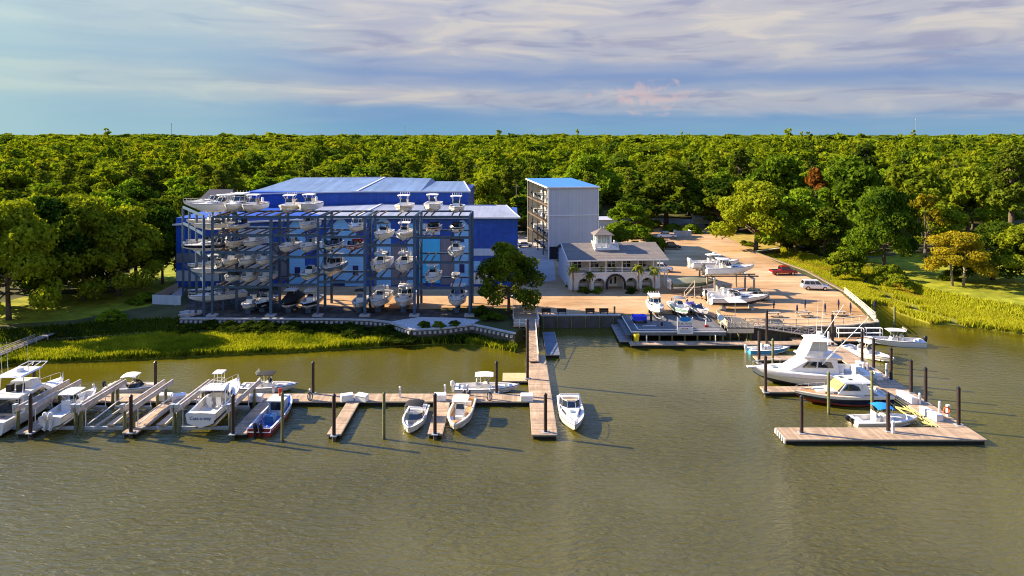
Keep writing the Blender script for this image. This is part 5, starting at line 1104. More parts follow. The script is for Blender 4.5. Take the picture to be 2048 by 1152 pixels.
# bulkheads
bulk = mat('bulkhead_planks', (0.10, 0.085, 0.07), .9, var=.3, scale=1.0)
bcap = mat('bulkhead_cap', (0.40, 0.39, 0.37), .8, var=.2)
def bulkhead(lab, pts, z0=-.8, blocks=False, cap=bcap):
    o = thing('bulkhead', lab, 'sea wall'); w = MB(); c = MB()
    for a, b in zip(pts[:-1], pts[1:]):
        a = Vector((a[0], a[1], 0)); b = Vector((b[0], b[1], 0)); u = (b-a).normalized(); nrm = Vector((u.y, -u.x, 0))*.12; L = (b-a).length
        w.beam(a+nrm+Vector((0, 0, (z0+1.98)/2)), b+nrm+Vector((0, 0, (z0+1.98)/2)), .2, 1.98-z0); c.beam(a+Vector((0, 0, 2.1)), b+Vector((0, 0, 2.1)), .55, .2)
        n = max(1, int(L/.8))
        for i in range(n):
            p = a.lerp(b, (i+.5)/n)+nrm*2.6
            k = MB()
            if blocks: k.box((p.x, p.y, 1.62), (.42, .3, .42), rz=math.atan2(u.y, u.x)); k.build('block', bcap, o)
            elif i % 3 == 0: k.tube((p.x, p.y, z0), (p.x, p.y, 2.0), .13); k.build('pile', woodg, o)
    w.build('wall', bulk, o); c.build('cap', cap, o)
bulkhead('low bulkhead with pale blocks along the rack yard and gravel bed', [p for p in LEFT[5:]], blocks=True)
bulkhead('dark timber bulkhead between the pier and the fuel deck', [Vector((4.9, 117.0, 0)), Vector((18.6, 117.2, 0))])
tw = [RIGHTB[i] for i in range(5, 11)]
bulkhead('curved pale terrace wall below the picnic tables', tw, cap=beige)
bulkhead('timber bulkhead along the parking edge beside the marsh', [RIGHTB[i] for i in range(10, 14)], cap=mat('kerb_timber', (.20, .15, .09), .85, var=.25))
bulkhead('low white retaining wall at the head of the marsh', [RIGHTB[13], MARSHB[0]], cap=whitep)

# railings
def railing(lab, pts, z=2.1, h=1.1, m=beige, mids=2, sp=1.8, top=.16, slats=0):
    o = thing('railing', lab, 'railing'); r = MB(); p = MB()
    for a, b in zip(pts[:-1], pts[1:]):
        a = Vector(a); b = Vector(b); L = (b-a).length; n = max(1, round(L/sp)); up = Vector((0, 0, 1))
        r.beam(a+up*h, b+up*h, top, .09)
        for k in range(mids): r.beam(a+up*h*(k+.6)/(mids+.6), b+up*h*(k+.6)/(mids+.6), .05, .08 if not slats else slats)
        for i in range(n+1): q = a.lerp(b, i/n); p.tube(q-up*.1, q+up*h, .07, n=5)
    r.build('rail', m, o); p.build('posts', m, o); o.children[-1].name = 'post'; return o
railing('beige railing along the edge of the picnic terrace', [(p.x, p.y+.5, 2.1) for p in tw[:-1]], m=beige, mids=1)
railing('solid pale fence rail along the marsh side of the terrace', [(60.9, 114.5, 2.1), (63.0, 124, 2.1), (65.0, 133.5, 2.1)], m=beige, mids=2, slats=.3)
# the stair deck with its white umbrella
def rail_deck():
    o = thing('viewing_deck', 'pale slatted timber deck beside the terrace with steps of rail panels', 'deck')
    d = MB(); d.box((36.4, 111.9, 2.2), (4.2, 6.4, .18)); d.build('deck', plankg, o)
    for k, (a, b) in enumerate((((34.4, 108.8), (38.5, 108.8)), ((34.4, 108.8), (34.4, 115.0)), ((34.4, 115.0), (35.9, 117.8)))):
        a = Vector((*a, 2.2)); b = Vector((*b, 2.2)); r = MB(); n = 4
        for z in (.25, .45, .65, .85, 1.08): r.beam(a+Vector((0, 0, z)), b+Vector((0, 0, z)), .06, .09)
        for i in range(n+1): q = a.lerp(b, i/n); r.tube(q-Vector((0, 0, .6)), q+Vector((0, 0, 1.1)), .07, n=4)
        r.build('rail_panel', beige, o)
    f = MB(); f.box((36.4, 108.74, 1.8), (4.2, .1, .7)); f.build('fascia', beige, o)
    p = MB()
    for x in (34.9, 36.3, 37.6, 38.2): p.tube((x, 109.2, -1), (x, 109.2, 2.1), .13)
    p.build('pile', woodg, o)
rail_deck()
def gangway(lab, a, b, w, m, solid=False, h=1.1):
    o = thing('gangway', lab, 'gangway'); a = Vector(a); b = Vector(b); d = (b-a).normalized(); s = d.cross(Vector((0, 0, 1))).normalized()*w/2
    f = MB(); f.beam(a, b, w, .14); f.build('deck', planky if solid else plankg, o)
    for sg in (-1, 1):
        r = MB(); L = (b-a).length; n = max(3, round(L/1.25)); up = Vector((0, 0, 1))
        r.beam(a+s*sg+up*h, b+s*sg+up*h, .07, .08); r.beam(a+s*sg+up*.1, b+s*sg+up*.1, .07, .1)
        if not solid: r.beam(a+s*sg+up*h*.55, b+s*sg+up*h*.55, .05, .05)
        for i in range(n+1):
            q = a.lerp(b, i/n)+s*sg; r.tube(q, q+up*h, .04, n=4)
            if i < n: q2 = a.lerp(b, (i+1)/n)+s*sg; r.tube(q if i % 2 else q+up*h, q2+up*h if i % 2 else q2, .035, n=4)
        r.build('truss_rail', m, o)
gangway('aluminium truss gangway from the slatted deck down to the fuel float', (38.4, 110.2, 2.15), (49.6, 108.6, .85), 1.3, alum)
gangway('timber gangway from the shore platform down to the left pier', (3.0, 109.6, 2.35), (3.0, 97.0, .82), 1.5, whitep, solid=True)
def platform():
    o = thing('viewing_deck', 'shaded timber platform with white railings at the shore end of the left pier', 'deck')
    d = MB(); d.box((2.3, 114.0, 2.25), (4.3, 8.6, .2)); d.box((1.9, 121.0, 2.16), (3.4, 5.2, .16)); d.build('deck', planky, o)
    def panel(a, b, solid=False):
        a = Vector((*a, 2.3)); b = Vector((*b, 2.3)); r = MB(); n = max(2, round((b-a).length/1.5))
        for z in (.3, .55, .8, 1.08): r.beam(a+Vector((0, 0, z)), b+Vector((0, 0, z)), .05, .07)
        for i in range(n+1): q = a.lerp(b, i/n); r.tube(q-Vector((0, 0, .3)), q+Vector((0, 0, 1.12)), .065, n=4)
        r.build('rail_panel', whitep, o)
    panel((.2, 109.8), (2.15, 109.8)); panel((.2, 109.8), (.2, 123.5)); panel((4.4, 109.8), (4.2, 118.2)); panel((4.2, 118.2), (3.6, 123.8)); panel((3.85, 109.8), (4.4, 109.8))
    p = MB()
    for x, y in ((.4, 110.1), (2.2, 110.1), (4.2, 110.1), (.4, 113), (4.2, 113)): p.tube((x, y, -1), (x, y, 2.2), .13)
    p.build('pile', woodg, o); q = MB(); q.beam((.4, 110, .5), (2.2, 110, 1.9), .1, .16); q.beam((2.2, 110, .5), (.4, 110, 1.9), .1, .16); q.build('cross_brace', woodg, o)
platform()
def umbrella(x, y, z, lab, w, m, h=2.6, flat=True):
    o = thing('umbrella', lab, 'umbrella', (x, y, z)); p = MB(); p.tube((0, 0, 0), (0, 0, h), .045); p.build('pole', alum if flat else blackm, o)
    c = MB(); 
    if flat: c.add([(-w, -w, h-.55), (w, -w, h-.55), (w, w, h-.55), (-w, w, h-.55), (0, 0, h+.1)], [(0, 1, 4), (1, 2, 4), (2, 3, 4), (3, 0, 4), (3, 2, 1, 0)])
    else:
        c.loft([[(r*math.cos(k*.785), r*math.sin(k*.785), zz) for k in range(8)] for r, zz in ((.05, h), (.14, h-.25), (.19, h-.8), (.10, h-1.15), (.14, h-1.45))], closed=True, cap1=True)
    c.build('canopy', m, o); b = MB(); b.tube((0, 0, 0), (0, 0, .08), .28, n=10); b.build('base', galv, o)
umbrella(37.6, 115.0, 2.29, 'open white square umbrella over the slatted deck', 1.5, whitep, 3.4)
umbrella(.55, 121.2, 2.2, 'small pale blue pointed canopy at the shore end of the pier', .75, clapl, 2.6)
for i, (px, py, lab) in enumerate(((1547.5, 622, 'closed navy umbrella at the left of the terrace'), (1594, 632, 'closed navy umbrella between the first two picnic tables'), (1610, 621, 'closed navy umbrella at the back of the terrace, behind the middle table'), (1650, 629, 'closed navy umbrella left of the last picnic table'), (1677, 621, 'closed navy umbrella at the back of the terrace, behind the last table'), (1701, 628, 'closed navy umbrella at the right of the last picnic table'), (1749, 624, 'closed dark umbrella at the right end of the terrace'))):
    p = W(px, py, 2.02); umbrella(p.x, p.y, 2.02, lab, .2, mat('navy_canvas', (.012, .016, .06), .8), 2.0, False)
def picnic(px, py, lab):
    p = W(px, py, 2.02); o = thing('picnic_table', lab, 'picnic table', (p.x, p.y, 2.02), R(4), 'picnic tables on the terrace')
    t = MB(); t.box((0, 0, .75), (2.3, .8, .07)); t.build('table_top', wood, o)
    for s in (-1, 1):
        b = MB(); b.box((0, s*.75, .45), (2.3, .3, .06)); b.build('bench', wood, o)
        l = MB(); l.beam((s*.8, -.8, 0), (s*.8, .3, .74), .08, .1); l.beam((s*.8, .8, 0), (s*.8, -.3, .74), .08, .1); l.box((s*.8, 0, .4), (.08, 1.7, .1)); l.build('leg', wood, o)
picnic(1547, 634, 'picnic table at the left of the terrace'); picnic(1608, 633, 'picnic table in the middle of the terrace'); picnic(1679, 632, 'picnic table at the right of the terrace')

# pilings
tidem = mat('tide_band', (0.055, 0.050, 0.030), .95, var=.6, scale=5, col2=(.16, .15, .10))
def piling(px, py, top, lab, kind='dark', z=DZ, r=None, group='dark pilings of the docks'):
    p = W(px, py, z); zt = CAMZ-(top-HORIZON)*p.y/F; r = r or (.20 if kind == 'dark' else .17)
    o = thing('piling', lab, 'piling', (p.x, p.y, 0), 0, group if kind == 'dark' else 'greenish wooden pilings'); m = MB(); m.tube((0, 0, -1.5), (0, 0, zt-.28), r, r*.96, n=10); m.tube((0, 0, -.6), (0, 0, .34+.12*math.sin(px)), r*1.05, r*1.03, n=10, mi=1); m.build('pile', [pilem if kind == 'dark' else woodg, tidem], o, smooth=True)
    c = MB(); c.tube((0, 0, zt-.3), (0, 0, zt-.22), r*1.12, n=10); c.tube((0, 0, zt-.22), (0, 0, zt), r*1.12, .02, n=10); c.build('cap', blackm if kind == 'dark' else woodg, o)
    if kind == 'dark':
        g = MB(); g.box((0, 0, z+.02), (r*2+.3, r*2+.3, .1)); g.build('collar', galv, o)
for a in [(68, 784, 725, 'dark piling behind the sportfisher at the far left'), (311, 786, 721, 'dark piling at the back of the left dock beside the bimini boat'), (626, 787, 722, 'dark piling at the back of the left dock, alone over open creek'), (993, 786, 721, 'dark piling at the back of the left dock beside the white console boat'),
          (61, 866, 786, 'dark piling on the outer end of the leftmost finger'), (262, 865, 788, 'dark piling on the finger between the two empty lifts'), (466, 868, 787, 'dark piling on the finger beside the red patrol boat'), (668, 871, 786, 'dark piling on the outer end of the empty finger'), (870, 868, 785, 'dark piling between the two boats moored bow out'), (1091, 864, 785, 'dark piling on the outer end of the left pier'),
          (1055, 757, 637, 'tall dark piling beside the timber gangway'), (1518, 726, 661, 'dark piling at the tip of the far finger'), (1533.6, 692, 619, 'dark piling before the truss gangway'), (1531, 784, 710, 'dark piling at the tip of the finger before the sportfisher'), (1603, 866, 789, 'dark piling at the left of the T head'), (1776, 862, 784, 'dark piling in the middle of the T head'),
          (1665, 690, 628, 'dark piling on the landing behind the sportfisher'), (1724, 722, 661, 'dark piling at the far end of the right walkway'), (1747, 736, 675, 'dark piling on the right walkway, second from the far end'), (1782, 760, 694, 'dark piling on the right walkway beside the white power pedestal'), (1822, 785, 718, 'dark piling on the right walkway behind the dark hulled yacht'), (1851, 804, 733, 'dark piling on the right walkway beside the long dock box'), (1917, 850, 772, 'dark piling at the near end of the right walkway'),
          (1302, 660, 622, 'black piling in front of the boats on the fuel deck')]: piling(*a)
for a in [(565, 884, 783, 'green piling standing in the water right of the red patrol boat'), (768, 878, 783, 'green piling standing alone between the empty finger and the runabout'), (1545.5, 730, 676, 'pale green piling in the water beside the light blue boat'), (1657, 828, 742, 'green piling in front of the dark hulled yacht, near its bow'), (1744, 832, 740, 'green piling in front of the stern of the dark hulled yacht'), (1789, 652, 613, 'dark green piling in the water beside the marsh')]: piling(*a, kind='green', z=0)
piling(1229, 646, 612, 'dark weathered piling at the inner corner of the fuel float', kind='green', z=DZ)

# boat lifts
liftm = mat('lift_beam', (0.42, 0.38, 0.33), .7, var=.3, scale=1.5)
def lift(x0, x1, lab):
    o = thing('boat_lift', lab, 'boat lift')
    for x in (x0, x1):
        b = MB(); b.beam((x, 74.9, 2.75), (x, 84.3, 2.55), .30, .46); b.beam((x, 74.9, 3.0), (x, 84.3, 2.8), .16, .1); b.build('top_beam', liftm, o)
        for y in (75.6, 82.6):
            p = MB(); p.tube((x, y, -1.4), (x, y, 2.5), .2, .18, n=8); p.build('pile', woodg, o)
        c = MB()
        for y in (75.9, 81.6): c.tube((x+(.3 if x == x0 else -.3), y, 2.6), (x+(.3 if x == x0 else -.3), y, .5), .05, n=5)
        c.build('hanger', whitep, o); m = MB(); m.box((x, 75.2, 3.2), (.4, .5, .35)); m.tube((x-.3, 75.2, 3.2), (x+.3, 75.2, 3.2), .12); m.build('winch', galv, o)
    for y in (75.9, 81.6): c = MB(); c.beam((x0+.2, y, .45), (x1-.2, y, .45), .22, .32); c.build('cradle_beam', galv, o)
    for d in (-.75, .75):
        c = MB(); c.beam(((x0+x1)/2+d, 75.0, .75), ((x0+x1)/2+d, 82.4, .75), .16, .2); c.build('bunk', liftm, o)
        c = MB(); c.beam(((x0+x1)/2+d*1.9, 75.2, 1.15), ((x0+x1)/2+d*1.9, 82.0, 1.5), .09, .09); c.build('guide_rail', whitep, o)
lift(-60.0, -54.7, 'boat lift holding the sportfisher at the far left'); lift(-53.3, -48.3, 'boat lift holding the white console boat with twin white motors'); lift(-47.7, -42.9, 'empty boat lift left of the middle finger piling'); lift(-41.9, -37.4, 'empty boat lift right of the middle finger piling'); lift(-36.9, -31.2, 'boat lift holding the express boat with the tower')
o = thing('lift_walkway', 'narrow brown catwalk of boards inside the empty lifts', 'walkway')
for x in (-44.4, -40.3, -38.9): s = MB(); s.box((x, 79, 1.0), (.7, 7.4, .1)); s.build('board', plankx, o)

# dock boxes, power pedestals
def dock_box(px, py, lab, tri=False, sx=1.5, sy=.75, rz=0.0):
    p = W(px, py, DZ); o = thing('dock_box', lab, 'dock box', (p.x, p.y, DZ), rz, 'white dock boxes'); b = MB(); b.box((0, 0, .33), (sx, sy, .62), top=(.96, .94)); b.build('box', whitep, o)
    l = MB(); l.hexa([(-sx*.52, -sy*.53, .64), (sx*.52, -sy*.53, .64), (sx*.52, sy*.53, .64), (-sx*.52, sy*.53, .64), (-sx*.48, -sy*.42, .74), (sx*.48, -sy*.42, .74), (sx*.48, sy*.47, .84), (-sx*.48, sy*.47, .84)]); l.build('lid', whitep, o)
for px, py, lab, rz in ((331, 800, 'white dock box on the left dock beside the empty lift', 0), (358, 801, 'white dock box on the left dock before the tower boat', .3), (513, 802, 'white dock box at the root of the finger beside the red patrol boat', 0), (694, 801, 'white dock box left of the empty finger', .4), (724, 801, 'white dock box right of the empty finger', -.4), (880, 800, 'white dock box at the root of the finger between the moored boats', 0), (1054, 801, 'white dock box where the left dock meets the pier', 0),
                     (1720, 736, 'white dock box at the far end of the right walkway', 1.4), (1755, 757, 'white dock box at the stern of the sportfisher', 1.5)): dock_box(px, py, lab, rz=rz)
dock_box(1814, 800, 'long white dock box on the right walkway behind the dark hulled yacht', sx=2.6, sy=.9, rz=R(100)); dock_box(1862, 834, 'long white dock box near the T head', sx=2.6, sy=.9, rz=R(100))
def pedestal(px, py, lab, h=1.15):
    p = W(px, py, DZ); o = thing('power_pedestal', lab, 'power pedestal', (p.x, p.y, DZ), 0, 'white power pedestals on the docks'); b = MB(); b.box((0, 0, h/2), (.26, .22, h), top=(.85, .85)); b.build('post', whitep, o)
    l = MB(); l.ball((0, 0, h+.08), .15, squash=(1, 1, .8)); l.build('lamp_cap', whitep, o); s = MB(); s.box((0, -.12, h*.62), (.16, .03, .22)); s.build('socket', galv, o)
for a in ((159, 788, 'white pedestal on the left dock behind the twin motor boat'), (187, 789, 'thin white pedestal on the left dock next to the first lift'), (547, 785, 'white pedestal beside the bow of the red patrol boat'), (620, 799, 'white pedestal with a coiled hose on the left dock'), (800, 794, 'white pedestal midway along the left dock'), (890, 790, 'white pedestal behind the tan topped boat'), (935, 790, 'white pedestal beside the tan top'), (980, 798, 'pedestal with a hung hose coil on the left dock'),
          (1727, 744, 'white pedestal at the stern of the sportfisher, left of a pair'), (1735, 745, 'white pedestal at the stern of the sportfisher, right of a pair'), (1773, 758, 'white pedestal beside the second walkway piling'), (1839, 808, 'white pedestal between the two long dock boxes'), (1879, 825, 'slim pedestal near the life ring'), (1786, 866, 'white pedestal in the middle of the T head'), (1657, 690, 'tall white fuel pump on the landing')): pedestal(*a, h=1.9 if 'pump' in a[2] or 'second walkway' in a[2] else 1.15)
for a in ((1293, 684, 'thin white post at the left of the fuel float'), (1431, 684, 'thin white post at the right of the fuel float')):
    p = W(a[0], a[1], DZ); m = MB(); m.tube((0, 0, 0), (0, 0, 1.0), .07); m.tube((0, 0, 1.0), (0, 0, 1.08), .09); m.tube((0, 0, 0), (0, 0, .04), .14); tag(m.build('mooring_post', whitep, loc=(p.x, p.y, DZ)), a[2], 'post')
p = W(1896, 832, DZ); o = thing('life_ring_station', 'white box post with an orange life ring near the T head', 'life ring', p); b = MB(); b.box((0, 0, .65), (.35, .3, 1.3)); b.build('post', whitep, o); b = MB()
for k in range(12): a = k*math.pi/6; c = (k+1)*math.pi/6; b.tube((-.35+.0, -.18+.36*math.cos(a)*.0, .7), (-.35, -.18, .7), .01) if False else b.tube((.36*math.cos(a)-.3, -.22, .75+.36*math.sin(a)), (.36*math.cos(c)-.3, -.22, .75+.36*math.sin(c)), .08)
b.build('life_ring', mat('orange_plastic', (.75, .12, .02), .5), o)
for px, py, lab in ((620, 806, 'hose'), (980, 801, 'hose')): pass
for px, py, lab in ((621, 800, 'dark hose coiled on its stand on the left dock'), (979, 800, 'dark hose hung in a loop at the edge of the left dock')):
    p = W(px, py, DZ); b = MB()
    for k in range(14): a = k*2*math.pi/14; c = (k+1)*2*math.pi/14; b.tube((.3*math.cos(a), -.15, .5+.5*math.sin(a)), (.3*math.cos(c), -.15, .5+.5*math.sin(c)), .06, n=5)
    tag(b.build('hose_coil', rubber, loc=p), lab, 'hose')
# benches of pipe and swim ladders behind the right docks
for px, py, w, lab in ((1705, 676, 4.4, 'long white pipe rail bench on the landing below the terrace'), (1746, 676, 3.0, 'short white pipe rail bench at the right of the landing')):
    p = W(px, py, DZ); o = thing('kayak_rack', lab, 'rack', (p.x, p.y, DZ)); m = MB()
    for x in (-w/2, w/2):
        for y in (0, .7): m.tube((x, y, 0), (x, y, 1.5), .06)
        m.tube((x, 0, 1.5), (x, .7, 1.5), .06)
    m.build('frame', whitep, o)
    for z in (.7, 1.5): m = MB(); m.box((0, .35, z), (w, .5, .1)); m.build('shelf', whitep, o)
# fuel dock furniture
def fuel_sign():
    o = thing('fuel_dock_sign', 'white FUEL DOCK sign with a blue oval over a smaller notice on the fuel deck', 'sign', (27.2, 107.3, 1.7))
    p = MB(); p.tube((-1.2, 0, 0), (-1.2, 0, 2.7), .06); p.tube((1.2, 0, 0), (1.2, 0, 2.7), .06); p.build('post', whitep, o)
    b = MB(); b.box((0, -.08, 2.0), (2.5, .06, 1.1)); b.build('upper_board', whitep, o)
    e = MB(); e.loft([[(r*.95*math.cos(k*math.pi/12), -.13+.02*(r == 0), 2.38+r*.40*math.sin(k*math.pi/12)) for k in range(24)] for r in (1.0, .01)], closed=True); e.build('blue_oval', bluecv, o)
    text_mesh('FUEL DOCK', .40, 'sign_lettering', mat('sign_navy', (.02, .03, .12), .5), o, Matrix.Translation((0, -.13, 1.68)) @ Matrix.Rotation(R(90), 4, 'X'))
    b = MB(); b.box((0, -.08, 1.25), (2.4, .05, .3)); b.build('strip_board', lilac, o)
    b = MB(); b.box((0, -.08, .55), (2.5, .06, 1.0)); b.build('lower_board', whitep, o)
    b = MB(); b.box((-.05, -.12, .92), (.95, .02, .16)); b.build('red_banner', redm, o)
    b = MB(); b.box((-.05, -.135, .92), (.7, .012, .07)); b.build('banner_line', whitep, o)
    b = MB(); rr = random.Random(2)
    for z in (.70, .56, .42, .28): b.box((rr.uniform(-.1, .1), -.115, z), (rr.uniform(1.5, 2.0), .012, .055))
    b.build('notice_lines', mat('sign_grey', (.30, .32, .45), .6), o)
fuel_sign()
p = W(1273, 682, DZ); o = thing('oil_bin', 'bright yellow bin on the left corner of the fuel float', 'bin', p); b = MB(); b.tube((0, 0, 0), (0, 0, .95), .36, .46, n=16); b.build('body', mat('yellow_plastic', (.80, .58, .02), .4), o, smooth=True); b = MB(); b.tube((0, 0, .95), (0, 0, 1.15), .5, .44, n=16); b.build('lid', mat('yellow_plastic', (.8, .58, .02), .4), o, smooth=True)
o = thing('fuel_cart', 'cart under a royal blue tarp on the fuel deck', 'cart', (21.0, 112.6, 2.1)); b = MB()
secs = [[(x, -.8+.1*math.sin(x*3), .5), (x, -.75, 1.15), (x, 0, 1.35+.12*math.sin(x*5)), (x, .75, 1.15), (x, .8, .5)] for x in (-1.1, -.5, 0, .5, 1.1)]
b.loft(secs, cap0=True, cap1=True); b.build('tarp', mat('royal_tarp', (.02, .04, .55), .7), o); b = MB()
for x in (-.9, .9):
    for y in (-.6, .6): b.disc((x, y, .25), (0, 1, 0), .25, .14)
b.build('wheel', rubber, o); [(lambda b: (b.tube(p, q, .04), b.build('handle', whitep, o)))(MB()) for p, q in (((-1.0, -.6, .5), (-1.5, -.6, 1.2)), ((1.0, .6, .5), (1.4, .2, 1.4)))]
o = thing('round_sign', 'round pale blue sign at the foot of the slatted deck', 'sign', (33.6, 109.8, 2.1)); b = MB(); b.tube((0, 0, 0), (0, 0, 1.6), .05); b.build('post', whitep, o); b = MB(); b.disc((0, -.06, 1.55), (0, 1, 0), .5, .05, n=20); b.build('face', clapl, o)
o = thing('fuel_hose_reel', 'small black hose reel in the middle of the fuel deck', 'hose reel', (24.2, 110.4, 2.1)); b = MB(); b.disc((0, 0, .35), (1, 0, 0), .34, .3); b.build('drum', blackm, o); b = MB(); b.box((0, 0, .05), (.6, .6, .1)); b.box((-.22, 0, .3), (.05, .1, .6)); b.box((.22, 0, .3), (.05, .1, .6)); b.build('stand', galv, o)
o = thing('fuel_pump', 'slim pump post with a red base at the right of the fuel deck', 'fuel pump', (31.3, 110, 2.1)); b = MB(); b.box((0, 0, .55), (.18, .18, 1.1)); b.build('post', whitep, o); b = MB(); b.box((0, 0, .16), (.6, .4, .3)); b.build('base', redm, o)
for x, lab in ((5.9, 'motorbike covered in black beside the platform, left'), (8.6, 'black covered box on the dark timber bulkhead'), (13.5, 'dark bench on the dark timber bulkhead'), (15.9, 'dark bench at the right of the dark timber bulkhead')):
    o = thing('kayak_bench', lab, 'bench', (x, 118.0, 2.03)); b = MB(); b.box((0, 0, .45), (1.6, .5, .1)); b.box((0, .22, .75), (1.6, .08, .45)); b.build('seat', blackm, o); b = MB(); b.box((-.6, 0, .2), (.1, .4, .4)); b.box((.6, 0, .2), (.1, .4, .4)); b.build('leg', blackm, o)
o = thing('flag', 'small red board hung on the gangway rail', 'board', (3.95, 108.9, 2.7)); b = MB(); b.box((0, 0, .25), (.06, .8, .75)); b.build('panel', redm, o)
# the fence, stones and footbridge on the left bank
o = thing('fence', 'pale blue board fence left of the rack yard', 'fence'); a, b2 = W(305, 608, 2), W(362, 610, 2); f = MB(); f.beam(a+Vector((0, 0, .85)), b2+Vector((0, 0, .85)), .1, 1.7); f.build('panel', lgrey, o)
o = thing('fence', 'dark fence panel running back from the pale fence', 'fence'); a, b2 = W(305, 608, 2), W(356, 580, 2); f = MB(); f.beam(a+Vector((0, 0, .8)), b2+Vector((0, 0, .8)), .1, 1.5); f.build('panel', wood, o)
def footbridge():
    o = thing('footbridge', 'narrow weathered footbridge crossing the left bank towards the water', 'footbridge'); a = W(170, 640, 1.6); b = W(-10, 712, 1.1); f = MB(); f.beam(a, b, 1.3, .12); f.build('deck', mat('grey_boards', (.19, .18, .155), .9, var=.2, stripes=(0, .25, .7)), o)
    s = (b-a).normalized().cross(Vector((0, 0, 1)))*.7
    p = MB()
    for k in range(9):
        for sg in (-1, 1): q = a.lerp(b, k/8)+s*sg; p.tube(q+Vector((0, 0, -2.2)), q+Vector((0, 0, .6 if k > 4 else .1)), .1)
    p.build('pile', wood, o); r = MB()
    for sg in (-1, 1):
        for z in (.35, .6): r.beam(a.lerp(b, .55)+s*sg+Vector((0, 0, z)), b+s*sg+Vector((0, 0, z)), .08, .1)
    r.build('rail', wood, o)
footbridge()
o = thing('debris_pile', 'heap of pale stone slabs at the left end of the rack yard', 'debris'); f = MB(); rr = random.Random(4); c = W(372, 634, 2)
for k in range(12): f.box((c.x+rr.uniform(-1.6, 2.0), c.y+rr.uniform(-.3, 1.6), 2.1+rr.uniform(0, .5)), (rr.uniform(.7, 1.8), rr.uniform(.5, 1.0), rr.uniform(.2, .5)), rz=rr.uniform(0, 3))
f.build('slab', conc, o)
